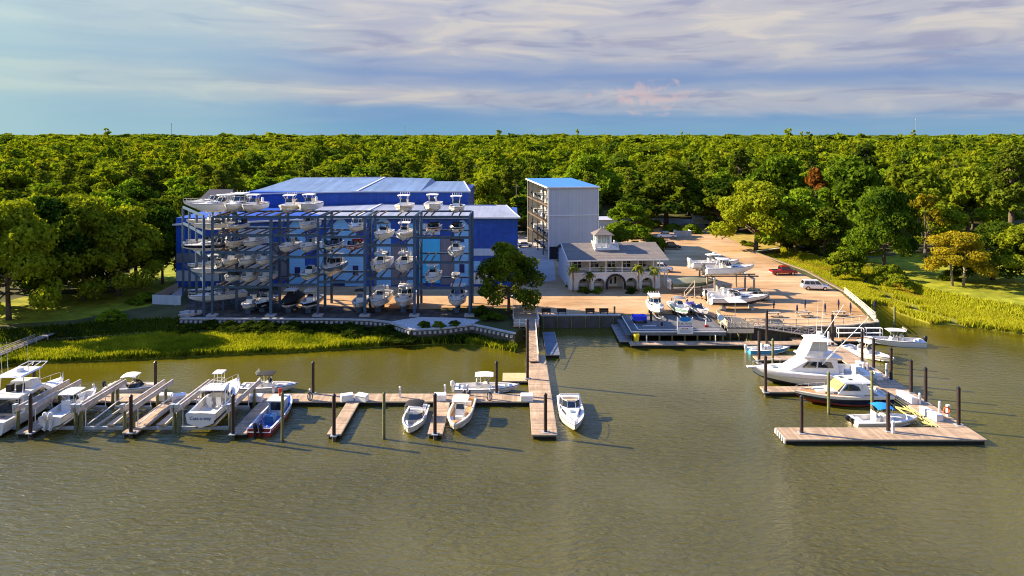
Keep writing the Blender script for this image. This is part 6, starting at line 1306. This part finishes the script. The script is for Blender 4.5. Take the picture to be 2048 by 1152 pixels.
# ------------------------------------------------------------------ boats afloat and ashore
def afloat(b, x, y, head, z=-.42):
    b.location = (x, y, z); b.rotation_euler = (0, 0, R(head)); return b
def convertible():
    L, B, D = 15.2, 4.9, 2.7; f = hull_shape(L, B, D); o = thing('sportfishing_yacht', 'large white sportfishing yacht with a flybridge and dark side windows at the right dock', 'boat')
    hull_mb(L, B, D, boot=.05).build('hull', [gel, bottom], o, smooth=True); deck_mb(L, B, D, .30, 1.3).build('deck', [gel, deckm], o, smooth=True); zs = f(.5)[2]
    h = MB(); h.hexa([(-3.2, -1.95, zs-.1), (3.6, -1.25, zs), (3.6, 1.25, zs), (-3.2, 1.95, zs-.1), (-3.0, -1.75, zs+1.95), (.2, -1.5, zs+1.95), (.2, 1.5, zs+1.95), (-3.0, 1.75, zs+1.95)]); h.build('deckhouse', gel, o)
    for s in (-1, 1):
        w = MB(); Y = lambda z: s*(1.95-.2*(z)/1.95+.03)
        for a, b, c, d in ((-2.5, -.5, -2.2, -.6), (-.3, 1.5, -.4, .75)): 
            ya = lambda x, z: s*((1.95+(1.25-1.95)*(x+3.2)/6.8)*(1-z/1.95)+(1.75+(1.5-1.75)*(x+3)/3.2)*(z/1.95)+.05)
            w.add([(a, ya(a, .75), zs+.75), (b, ya(b, .75), zs+.75), (d, ya(d, 1.5), zs+1.5), (c, ya(c, 1.5), zs+1.5)], [(0, 1, 2, 3)])
        w.build('window', glass, o)
    b = MB(); b.hexa([(-3.7, -2.0, zs+1.95), (1.4, -1.5, zs+1.95), (1.4, 1.5, zs+1.95), (-3.7, 2.0, zs+1.95), (-3.7, -2.0, zs+2.12), (1.2, -1.5, zs+2.12), (1.2, 1.5, zs+2.12), (-3.7, 2.0, zs+2.12)])
    b.hexa([(-1.2, -1.7, zs+2.1), (1.0, -1.3, zs+2.1), (1.0, 1.3, zs+2.1), (-1.2, 1.7, zs+2.1), (-1.2, -1.75, zs+2.85), (.55, -1.35, zs+2.85), (.55, 1.35, zs+2.85), (-1.2, 1.75, zs+2.85)]); b.build('flybridge', gel, o)
    e = MB(); e.hexa([(-1.8, -1.6, zs+2.85), (.5, -1.3, zs+2.85), (.5, 1.3, zs+2.85), (-1.8, 1.6, zs+2.85), (-1.8, -1.45, zs+4.1), (-.1, -1.15, zs+4.1), (-.1, 1.15, zs+4.1), (-1.8, 1.45, zs+4.1)]); e.build('clear_enclosure', mat('enclosure_vinyl', (.50, .46, .36), .15, spec=.8), o)
    fr = MB()
    for x, y, X, Yy in ((.52, -1.32, -.08, -1.17), (.52, 1.32, -.08, 1.17), (-.7, -1.5, -.9, -1.33), (-.7, 1.5, -.9, 1.33), (-1.8, -1.63, -1.8, -1.48), (-1.8, 1.63, -1.8, 1.48), (.53, 0, -.07, 0)): fr.tube((x, y, zs+2.85), (X, Yy, zs+4.1), .05, n=5)
    fr.build('enclosure_frame', whitep, o)
    t = MB(); t.hexa([(-2.6, -1.75, zs+4.1), (.35, -1.4, zs+4.1), (.35, 1.4, zs+4.1), (-2.6, 1.75, zs+4.1), (-2.4, -1.5, zs+4.28), (.1, -1.2, zs+4.28), (.1, 1.2, zs+4.28), (-2.4, 1.5, zs+4.28)]); t.build('hard_top', gel, o)
    r = MB(); r.tube((-1.5, 0, zs+4.28), (-1.5, 0, zs+4.7), .1); r.tube((-1.5, 0, zs+4.7), (-1.5, 0, zs+5.0), .42, .34, n=12); r.build('radar_dome', whitep, o)
    for s in (-1, 1): r = MB(); r.tube((-1.0, s*1.8, zs+1.2), (-6.4, s*3.2, zs+7.8), .06, .03); r.tube((-1.0, s*1.8, zs+1.4), (-3.3, s*2.4, zs+4.1), .03); r.build('outrigger', whitep, o)
    for x, y, h in ((-.6, .9, 5.5), (-2.2, -1, 4.8)): a = MB(); a.tube((x, y, zs+4.2), (x-.3, y, zs+4.2+h), .03, .012, n=4); a.build('antenna', whitep, o)
    for x in (2.6, 4.6): q = MB(); q.box((x, 0, f((x/L)+.5)[2]+.17), (.6, .6, .06)); q.build('deck_hatch', glaslt, o)
    q = MB(); q.box((L/2-.1, 0, f(1)[2]+.0), (1.5, .5, .14)); q.build('bow_pulpit', gel, o)
    q = MB()
    for s in (-1, 1):
        ts = (.62, .7, .78, .86, .93, .99); pts = [((u-.5)*L, s*f(u)[0]*.93, f(u)[2]+.7) for u in ts]; q.path(pts, .03, n=5)
        for p, u in zip(pts, ts): q.tube((p[0], p[1], f(u)[2]), p, .025, n=4)
    q.build('bow_rail', alum, o); q = MB(); q.box((-L/2-.35, 0, .75), (.7, 4.2, .1)); q.build('swim_platform', teak, o)
    q = MB(); q.box((-5.3, 0, 1.75), (.7, .7, .9)); q.box((-5.3, 0, 2.3), (.7, .75, .15)); q.build('fighting_chair', gel, o); q = MB()
    for s in (-1, 1): q.path([((u-.5)*L, s*(f(u)[0]+.01), f(u)[2]-.5) for u in (.0, .2, .4, .55, .7, .82, .9)], .03, n=4)
    q.build('rub_rail', galv, o)
    return o
afloat(convertible(), 39.6, 91.2, 181, -.75)
def lobster():
    L, B, D = 11.6, 3.8, 1.95; f = hull_shape(L, B, D); o = thing('lobster_yacht', 'dark navy hulled picnic yacht with a cream cabin at the right dock', 'boat')
    hull_mb(L, B, D, boot=.10, stripe=True).build('hull', [navy, botred, gel], o, smooth=True); deck_mb(L, B, D, .34, .95).build('deck', [gel2, teak], o, smooth=True); zs = f(.5)[2]
    c = MB(); c.hexa([(.6, -1.35, zs), (3.6, -.75, zs+.05), (3.6, .75, zs+.05), (.6, 1.35, zs), (.6, -1.2, zs+.5), (3.1, -.62, zs+.4), (3.1, .62, zs+.4), (.6, 1.2, zs+.5)]); c.build('cabin_trunk', gel2, o)
    h = MB(); h.hexa([(-2.2, -1.5, zs-.1), (1.1, -1.35, zs+.1), (1.1, 1.35, zs+.1), (-2.2, 1.5, zs-.1), (-2.0, -1.35, zs+1.45), (-.1, -1.2, zs+1.45), (-.1, 1.2, zs+1.45), (-2.0, 1.35, zs+1.45)]); h.build('pilothouse', gel, o)
    t = MB(); t.hexa([(-3.3, -1.5, zs+1.45), (.25, -1.25, zs+1.45), (.25, 1.25, zs+1.45), (-3.3, 1.5, zs+1.45), (-3.2, -1.3, zs+1.62), (.0, -1.05, zs+1.65), (.0, 1.05, zs+1.65), (-3.2, 1.3, zs+1.62)]); t.build('cabin_roof', gel, o)
    for x in (-1.0, .0+-.3): q = MB(); q.box((x, .5 if x < -.5 else -.4, zs+1.66), (.5, .5, .05)); q.build('deck_hatch', glass, o)
    w = MB(); w.add([(1.02, -1.2, zs+.55), (1.02, 1.2, zs+.55), (.05, 1.08, zs+1.38), (.05, -1.08, zs+1.38)], [(0, 1, 2, 3)]); w.v = [(x+.06, y, z) for x, y, z in w.v]; w.build('windshield', ambg, o)
    for s in (-1, 1):
        q = MB(); q.add([(-1.75, s*1.50, zs+.62), (-1.5, s*1.46, zs+1.08), (-.9, s*1.40, zs+1.33), (-.2, s*1.33, zs+1.33), (.45, s*1.38, zs+.62)], [(0, 1, 2, 3, 4)]); q.build('window', glass, o)
        q = MB(); q.hexa([(-3.2, s*1.5, zs+.1), (-2.0, s*1.42, zs+.1), (-2.0, s*1.42, zs+1.5), (-2.4, s*1.42, zs+1.5), (-3.2, s*1.56, zs+.1), (-2.0, s*1.48, zs+.1), (-2.0, s*1.48, zs+1.5), (-2.4, s*1.48, zs+1.5)]); q.build('side_wing', gel, o)
        for x in (1.2, 2.2): q = MB(); q.box((x, s*(1.29-.2*(x-.6)), zs+.28), (.4, .06, .14)); q.build('porthole', glass, o)
    q = MB(); q.box((-4.6, 0, 1.3), (.7, 2.6, .6)); q.box((-4.95, 0, 1.7), (.16, 2.6, .5)); q.build('stern_seat', vinyl, o); q = MB()
    for s in (-1, 1): q.path([((u-.5)*L, s*f(u)[0]*1.01, f(u)[2]) for u in TS], .05, n=4)
    q.build('rub_rail', gel2, o); q = MB()
    for s in (-1, 1):
        ts = (.6, .7, .8, .9, .98); pts = [((u-.5)*L, s*f(u)[0]*.9, f(u)[2]+.55) for u in ts]; q.path(pts, .02, n=4)
        for p, u in zip(pts, ts): q.tube((p[0], p[1], f(u)[2]), p, .018, n=4)
    q.build('bow_rail', alum, o); q = MB(); q.box((-L/2-.3, 0, .6), (.6, 3.2, .08)); q.build('swim_platform', teak, o); return o
afloat(lobster(), 40.6, 84.4, 183, -.5)
# far left sportfisher, stern towards the camera
def left_sport():
    L, B, D = 13.0, 4.5, 2.3; f = hull_shape(L, B, D); o = thing('sportfishing_yacht', 'white sportfisher cut by the left edge, stern out with a dark cockpit and a ladder', 'boat')
    hull_mb(L, B, D, boot=.04).build('hull', [gel, bottom], o, smooth=True); deck_mb(L, B, D, .30, 1.1).build('deck', [gel, deckm], o, smooth=True); zs = f(.4)[2]
    h = MB(); h.hexa([(-3.0, -1.9, zs-.1), (3.4, -1.1, zs+.1), (3.4, 1.1, zs+.1), (-3.0, 1.9, zs-.1), (-2.9, -1.7, zs+1.5), (1.0, -1.3, zs+1.5), (1.0, 1.3, zs+1.5), (-2.9, 1.7, zs+1.5)]); h.build('deckhouse', gel, o)
    d = MB(); d.box((-3.06, .1, zs+.45), (.06, 2.9, 1.7)); d.build('cabin_door', glass, o)
    for s in (-1, 1):
        w = MB(); w.add([(-2.2, s*1.85, zs+.5), (1.6, s*1.42, zs+.55), (.7, s*1.42, zs+1.2), (-2.1, s*1.78, zs+1.25)], [(0, 1, 2, 3)]); w.build('window', glass, o)
    l = MB()
    for y in (-.9, -1.3): l.tube((-3.5, y, 1.1), (-3.1, y, zs+1.6), .04)
    for k in range(6): l.tube((-3.5+k*.07, -.9, 1.3+k*.35), (-3.5+k*.07, -1.3, 1.3+k*.35), .03)
    l.build('ladder', alum, o)
    b = MB(); b.box((-1.6, 0, zs+1.62), (4.6, 3.6, .2)); b.box((-.3, 0, zs+2.1), (1.6, 2.8, .8), top=(.8, .9)); b.build('flybridge', gel, o); [(lambda q: (q.box((-1.9, y, zs+2.1), (.6, .6, .8)), q.build('helm_seat', blkcan, o)))(MB()) for y in (-.6, .6)]
    t = MB(); t.box((-1.2, 0, zs+3.7), (3.6, 3.0, .14), top=(.9, .9)); t.build('hard_top', gel, o); t = MB()
    for x in (-2.6, .3):
        for y in (-1.35, 1.35): t.tube((x, y, zs+1.7), (x*.9, y*.95, zs+3.7), .05)
    for y in (-1.4, -.5, .5, 1.4): t.tube((.5, y, zs+3.75), (1.9, y*.8, zs+3.9), .05)
    t.tube((1.9, -1.1, zs+3.9), (1.9, 1.1, zs+3.9), .05); t.build('top_frame', whitep, o)
    r = MB(); r.tube((-1.2, 0, zs+3.8), (-1.2, 0, zs+4.2), .45, .35, n=12); r.build('radar_dome', whitep, o)
    for x, y in ((-1.4, -1.2), (-1.4, 1.2), (-2.2, 1.3)): a = MB(); a.tube((x, y, zs+3.7), (x-.3, y, zs+7.4), .03, .012, n=4); a.build('antenna', whitep, o)
    q = MB()
    for s in (-1, 1):
        ts = (.6, .7, .8, .9, .98); pts = [((u-.5)*L, s*f(u)[0]*.92, f(u)[2]+.7) for u in ts]; q.path(pts, .03, n=4)
        for p, u in zip(pts, ts): q.tube((p[0], p[1], f(u)[2]), p, .025, n=4)
    q.build('bow_rail', alum, o); return o
afloat(left_sport(), -57.4, 80.8, 90, -.35)
B7 = dict(L=7.2, B=2.5, D=1.2)
afloat(make_boat('white console boat with twin white motors and a white top on the first lift', L=8.4, B=2.7, D=1.35, eng=2, engm=outwht, rods=False), -50.8, 79.2, 90, .75)
afloat(make_boat('white deck boat with a pale bimini lying behind the left dock', **B7, kind='bowrider', top=None, bimini=vinyl, seat=gel2), -48.6, 88.0, 2)
def tower_boat():
    b = make_boat('white express boat with a tall tower on the lift, blue lettering on its transom', L=10.2, B=3.5, D=1.75, kind='cabin', top='hard', eng=0, bot=blackm, tower=True, bow=None) if False else make_boat('white express boat with a tall tower on the lift, blue lettering on its transom', L=10.2, B=3.5, D=1.75, kind='cabin', top='hard', eng=0, bot=bottom, tower=True, name='express_boat')
    text_mesh('Cast-a-way', .52, 'transom_lettering', mat('blue_script', (.01, .06, .28), .4), b, Matrix(((0, 0, -1, -5.13), (-1, 0, 0, 0), (0, 1, 0, 1.05), (0, 0, 0, 1)))); return b
afloat(tower_boat(), -34.2, 80.0, 90, .85)
afloat(make_boat('white console boat with a black topped frame lying behind the left dock', **B7, topm=blkcan, engm=outwht), -31.4, 88.3, 3)
def patrol():
    L, B, D = 9.4, 3.0, 1.45; b = make_boat('red hulled patrol boat with a blue deck and a small white cabin moored stern out', L=L, B=B, D=D, hull=redm, bot=botred, stripe=gel, deck=gel, floor=royal, top=None, console=False, eng=2, engm=blackm, td=.72, tilt=0, name='patrol_boat'); fl = D*.46
    c = MB(); c.hexa([(.2, -.95, fl), (2.2, -.75, fl), (2.2, .75, fl), (.2, .95, fl), (.3, -.88, fl+1.75), (1.7, -.7, fl+1.75), (1.7, .7, fl+1.75), (.3, .88, fl+1.75)]); c.build('cabin', mat('patrol_cabin', (.30, .38, .50), .5), b)
    w = MB(); w.box((.22, 0, fl+1.1), (.06, 1.3, .9)); w.add([(2.12, -.6, fl+.95), (2.12, .6, fl+.95), (1.83, .55, fl+1.55), (1.83, -.55, fl+1.55)], [(0, 1, 2, 3)]); w.build('window', glass, b)
    r = MB(); r.box((.85, 0, fl+1.82), (2.2, 2.0, .12)); r.build('roof', gel, b); s = MB(); s.tube((1.5, 0, fl+1.85), (1.5, 0, fl+2.7), .26, .22, n=10); s.build('monitor_tower', redm, b)
    s = MB()
    for y in (-.75, .75): s.tube((-4.4, y, fl+.2), (-4.4, y, 1.5), .05)
    s.path([(-4.7, -1.3, 1.3), (-4.9, -1.3, .95), (-4.9, 1.3, .95), (-4.7, 1.3, 1.3), (-4.7, -1.3, 1.3)], .05); s.tube((-4.8, 0, 1.3), (-4.9, 0, .95), .05); s.build('stern_rail', whitep, b)
    s = MB(); s.path([(-2.2, -.7, fl), (-2.2, -.7, fl+1.1), (-2.2, .7, fl+1.1), (-2.2, .7, fl)], .05); s.box((-1.5, 0, fl+.4), (1.0, 1.0, .8)); s.build('tow_post', mat('deck_gear_blue', (.03, .12, .30), .5), b); return b
afloat(patrol(), -27.5, 79.4, 88, -.4)
afloat(make_boat('white runabout with a black canvas roof moored bow out', L=7.2, B=2.7, D=1.25, kind='bowrider', top=None, bimini=blkcan, eng=0), -11.2, 78.2, 268)
afloat(make_boat('cream console boat with a tan top and teak cockpit moored bow out', L=8.8, B=2.8, D=1.5, hull=gel2, deck=gel2, floor=teak, topm=gel2, rods=False, eng=2), -6.0, 79.2, 265)
afloat(make_boat('white console boat with a white rounded top lying behind the left dock beside the pier', L=8.2, B=2.6, D=1.25, rods=False, engm=outwht), -3.2, 87.8, 1)
afloat(make_boat('white express cruiser with a blue windscreen visor alongside the outer pier', L=9.4, B=3.0, D=1.6, kind='express', top='arch', seat=tanm, eng=0, hull=gel), 6.9, 79.4, 270, -.5)
afloat(make_boat('white skiff with a sky blue bimini and a tilted black motor behind the T head', L=7.6, B=2.6, D=1.2, top=None, bimini=bluecv, hull=gel2, tilt=R(-40)), 42.6, 77.9, 2)
afloat(make_boat('white boat with a pale top lying right of the far walkway, bow to the right', L=7.8, B=2.6, D=1.3, rods=False, hull=gel), 53.0, 101.5, -62)
afloat(make_boat('white console boat with a black motor moored furthest right, near the marsh', L=9.0, B=2.7, D=1.4, rods=True, tower=False), 60.0, 107.6, 172)
afloat(make_boat('small boat with a sky blue hull side lying before the fuel float', L=6.6, B=2.4, D=1.15, hull=skyb, deck=gel, top=None, engm=outwht), 39.0, 103.7, 4)
for y0, x, lab in ((107.6, 60.0, 0),): pass
def ashore(label, x, y, head, z, **kw):
    b = make_boat(label, **kw); b.location = (x, y, z); b.rotation_euler = (0, 0, R(head)); return b
ashore('white cabin boat with a tall windowed wheelhouse, leftmost on the fuel deck', 24.8, 117.6, 268, 2.45, L=7.6, B=2.6, D=1.4, kind='cabin', top='hard', engm=outwht)
ashore('seafoam hulled boat with a grey canvas top, middle of the fuel deck', 28.9, 117.4, 276, 2.35, L=7.4, B=2.5, D=1.3, hull=seaf, top=None, bimini=mat('grey_canvas', (.16, .16, .18), .8))
ashore('small white boat with a lilac cover, rightmost on the fuel deck', 32.0, 117.4, 288, 2.35, L=6.2, B=2.3, D=1.15, top=None, seat=lilac, kind='bowrider')
for x, y, lab in ((24.8, 117.4, 'trailer under the leftmost boat of the fuel deck'), (28.9, 117.2, 'trailer under the seafoam boat of the fuel deck'), (32.0, 117.2, 'trailer under the lilac covered boat of the fuel deck')):
    o = thing('boat_trailer', lab, 'trailer', (x, y, 2.1)); m = MB(); m.beam((-.6, -3, .35), (-.6, 3, .35), .1, .12); m.beam((.6, -3, .35), (.6, 3, .35), .1, .12); m.beam((-.9, 1, .3), (.9, 1, .3), .1, .1); m.beam((-.6, -3, .35), (0, -4.2, .4), .1, .12); m.beam((.6, -3, .35), (0, -4.2, .4), .1, .12); m.build('frame', galv, o)
    for s in (-1, 1): m = MB(); m.disc((s*1.0, 1, .3), (1, 0, 0), .3, .2); m.build('wheel', rubber, o)
def land_rack():
    o = thing('boat_rack', 'two level boat rack on the parking lot with boats pointing right', 'boat rack'); zz = 5.9
    for x in (38.2, 45.6):
        for y in (128.6, 133.6, 139.0): m = MB(); m.box((x, y, 4.0), (.3, .3, 4.0)); m.build('post', mat('rack_post_beige', (.34, .28, .20), .6), o)
        m = MB(); m.beam((x, 128.4, zz), (x, 139.3, zz), .3, .35); m.build('beam', galv, o)
    for y in (129.6, 131.4, 135.6, 137.4): m = MB(); m.beam((36.5, y, zz+.3), (46.8, y, zz+.3), .25, .22); m.build('bunk', timber, o)
land_rack()
ashore('cabin boat with twin dark motors on the upper level of the land rack', 41.6, 130.5, 4, 6.3, L=9.6, B=3.0, D=1.7, kind='cabin', top='hard', rods=False, eng=2, engm=mat('outboard_grey', (.10, .11, .12), .3, coat=.4))
ashore('white console boat with triple white motors at the back of the land rack', 40.6, 136.5, 4, 6.3, L=9.8, B=3.0, D=1.6, eng=3, engm=outwht, radar=True, rods=False)
ashore('boat under an olive cover with a green hull beside the clubhouse', 36.0, 134.8, 6, 2.6, L=9.4, B=2.9, D=1.6, hull=mat('dark_green_hull', (.04, .10, .08), .3, coat=.4), cover=olive, top=None, eng=2, engm=outwht)
ashore('cream console boat with a black motor under the land rack, left of the front boat', 40.2, 125.6, 2, 2.6, L=8.4, B=2.7, D=1.35, hull=gel2, bot=botred, top=None)
ashore('white boat with a blue folded bimini parked under the land rack', 40.0, 128.8, 2, 2.6, L=8.0, B=2.6, D=1.3, top=None, bimini=None, seat=gel2, stripe=redm)
ashore('long white sport boat with a black bottom standing at the front of the parking lot', 40.4, 121.4, 2, 2.75, L=10.4, B=2.9, D=1.7, kind='cabin', bot=bottom, top=None, eng=1, engm=outwht, td=.58)
for x, y, lab in ((37.6, 121.4, 'stand under the stern of the long white sport boat'), (42.6, 121.6, 'stand under the bow of the long white sport boat')):
    m = MB(); m.box((x, y, 2.3), (.5, 1.6, .6), top=(.8, .9)); m.box((x, y, 2.66), (.3, 1.9, .12)); tag(m.build('boat_stand', galv), lab, 'boat stand')
o = thing('trailer_step', 'pale metal boarding stairs beside the olive covered boat', 'steps', (33.9, 130.2, 2.02), R(-20)); m = MB()
for s in (-.4, .4): m.beam((-1.0, s, 0), (.9, s, 2.3), .08, .14); m.beam((-1.0, s, 1.0), (.9, s, 3.3), .06, .06); m.tube((-1, s, 0), (-1, s, 1.0), .04); m.tube((.9, s, 0), (.9, s, 3.3), .04)
m.build('frame', beige, o); m = MB()
for k in range(7): m.box((-.85+k*.27, 0, .2+k*.33), (.3, .8, .05))
m.build('tread', beige, o)
ashore('white boat on a trailer parked behind the clubhouse roof, bow to the right', 15.8, 158.5, 3, 8.2-4.6, L=9.6, B=2.9, D=1.5, top=None, kind='cabin', rail=False, hull=gel2)
o = thing('boat_trailer', 'tall trailer stand under the boat behind the clubhouse', 'trailer', (15.8, 158.5, 2.02)); m = MB()
for x in (-3, 3):
    for y in (-.7, .7): m.box((x, y, .8), (.2, .2, 1.6))
m.beam((-3.6, -.7, 1.5), (3.6, -.7, 1.5), .14, .16); m.beam((-3.6, .7, 1.5), (3.6, .7, 1.5), .14, .16); m.build('frame', galv, o)

# ------------------------------------------------------------------ vehicles
def vehicle(kind, label, paint, x, y, head, glassm=glass, group=None):
    o = thing({'pickup': 'pickup_truck', 'suv': 'suv', 'car': 'parked_car'}[kind], label, {'pickup': 'pickup', 'suv': 'SUV', 'car': 'car'}[kind], (x, y, 2.03), R(head), group)
    L, Wd, H = {'pickup': (5.7, 1.95, 1.9), 'suv': (5.2, 2.0, 1.9), 'car': (4.6, 1.8, 1.45)}[kind]; g = .38; b = MB(); hw = Wd/2; belt = 1.08 if kind != 'car' else .92
    def prof(pts):
        secs = []
        for xx, zz in pts: secs.append([(xx, -hw*.97, g), (xx, -hw, g+.3), (xx, -hw*.97, zz-.06), (xx, -hw*.88, zz), (xx, hw*.88, zz), (xx, hw*.97, zz-.06), (xx, hw, g+.3), (xx, hw*.97, g)])
        b.loft(secs, closed=True, cap0=True, cap1=True)
    l = L/2
    if kind == 'pickup': prof([(-l, belt-.05), (-l+.02, belt), (l-1.5, belt+.02), (l-.35, belt-.08), (l, belt-.3)])
    else: prof([(-l, belt-.15), (-l+.15, belt), (l-1.4, belt), (l-.3, belt-.12), (l, belt-.38)])
    b.build('body', paint, o, smooth=True)
    c = MB(); x0, x1, x2, x3 = {'pickup': (-.85, -.65, 1.0, 1.75), 'suv': (-l+.08, -l+.4, .5, 1.35), 'car': (-l+.35, -l+1.1, .35, 1.2)}[kind]
    c.hexa([(x0, -hw*.9, belt-.02), (x3, -hw*.9, belt-.02), (x3, hw*.9, belt-.02), (x0, hw*.9, belt-.02), (x1, -hw*.74, H), (x2, -hw*.74, H), (x2, hw*.74, H), (x1, hw*.74, H)]); c.build('cab', paint, o)
    w = MB()
    def face(p0, p1, p2, p3, off):
        n = (Vector(p1)-Vector(p0)).cross(Vector(p3)-Vector(p0)).normalized()*off; w.add([Vector(p)+n for p in (p0, p1, p2, p3)], [(0, 1, 2, 3)])
    def lp(a, b_, t): return tuple(a[i]+(b_[i]-a[i])*t for i in range(3))
    for s in (-1, 1):
        A, B_, C_, D_ = (x0, s*hw*.9, belt), (x3, s*hw*.9, belt), (x2, s*hw*.74, H), (x1, s*hw*.74, H)
        n = 3 if kind == 'suv' else 2
        for k in range(n):
            u0, u1 = .05+.9*k/n+.015, .05+.9*(k+1)/n-.015
            q = [lp(lp(A, B_, u0), lp(D_, C_, u0), .1), lp(lp(A, B_, u1), lp(D_, C_, u1), .1), lp(lp(A, B_, u1), lp(D_, C_, u1), .86), lp(lp(A, B_, u0), lp(D_, C_, u0), .86)]
            w.add([(p[0], p[1]+s*.015, p[2]) for p in q], [(0, 1, 2, 3)])
    w.add([(x3+.015, -hw*.82, belt+.08), (x3+.015, hw*.82, belt+.08), (x2+.09, hw*.68, H-.08), (x2+.09, -hw*.68, H-.08)], [(0, 1, 2, 3)]); w.add([(x0-.03, -hw*.8, belt+.1), (x0-.03, hw*.8, belt+.1), (x1-.06, hw*.66, H-.1), (x1-.06, -hw*.66, H-.1)], [(0, 1, 2, 3)])
    w.build('window', glassm, o)
    if kind == 'pickup': q = MB(); q.box((-l+.95, 0, belt+.012), (1.6, Wd*.78, .02)); q.build('bed', blackm, o)
    for sx in (-1, 1):
        for sy in (-1, 1):
            t = MB(); t.disc((0, 0, 0), (0, 1, 0), .39, .26, n=16); wh = t.build('wheel', rubber, o, loc=(sx*L*.31, sy*(hw-.1), .39)); r = MB(); r.disc((0, sy*.14, 0), (0, 1, 0), .23, .03, n=12); r.build('rim', chrome, wh)
    for sy in (-1, 1):
        h = MB(); h.box((l-.02, sy*hw*.7, .82), (.08, .36, .18)); h.build('headlight', glaslt, o); h = MB(); h.box((-l, sy*hw*.84, .88), (.06, .2, .3)); h.build('tail_light', redm, o)
    g2 = MB(); g2.box((l+.02, 0, .55), (.14, Wd*.92, .22)); g2.box((-l-.02, 0, .55), (.14, Wd*.92, .2)); g2.build('bumper', galv, o); g2 = MB(); g2.box((l-.0, 0, .8), (.06, Wd*.5, .24)); g2.build('grille', blackm, o); return o
pw = mat('car_paint_white', (.75, .74, .72), .2, var=.03, coat=.6); pr = mat('car_paint_red', (.33, .008, .008), .2, var=.05, coat=.6); pd = mat('car_paint_dark', (.015, .016, .02), .2, coat=.6); pg = mat('car_paint_silver', (.42, .38, .32), .25, metal=.5, coat=.5)
p = W(1566, 549, 2); vehicle('pickup', 'red pickup parked beside the marsh grass', pr, p.x, p.y, 4)
p = W(1630, 579, 2); vehicle('suv', 'white SUV parked on the sandy lot near the marsh', pw, p.x, p.y, -7)
p = W(1505, 597, 2); vehicle('pickup', 'silver pickup with a dark windscreen parked beside the land rack', pg, p.x, p.y, -42)
p = W(1333, 476, 2); vehicle('pickup', 'white pickup parked before the hedge at the head of the lot', pw, p.x, p.y, 176)
p = W(1340, 498, 2); vehicle('pickup', 'dark pickup parked in the shade behind the clubhouse', pd, p.x, p.y, -4)
p = W(1322, 543, 2); vehicle('suv', 'white SUV half hidden behind the right end of the clubhouse', pw, p.x, p.y, -14)
p = W(1049, 494, 2); vehicle('car', 'pale car parked between the blue building and the storage tower', pw, p.x, p.y, 14)
vehicle('car', 'red car on the far road at the right edge', pr, 222, 302, 176)

# low shade-coloured growth at the foot of the rack yard bulkhead
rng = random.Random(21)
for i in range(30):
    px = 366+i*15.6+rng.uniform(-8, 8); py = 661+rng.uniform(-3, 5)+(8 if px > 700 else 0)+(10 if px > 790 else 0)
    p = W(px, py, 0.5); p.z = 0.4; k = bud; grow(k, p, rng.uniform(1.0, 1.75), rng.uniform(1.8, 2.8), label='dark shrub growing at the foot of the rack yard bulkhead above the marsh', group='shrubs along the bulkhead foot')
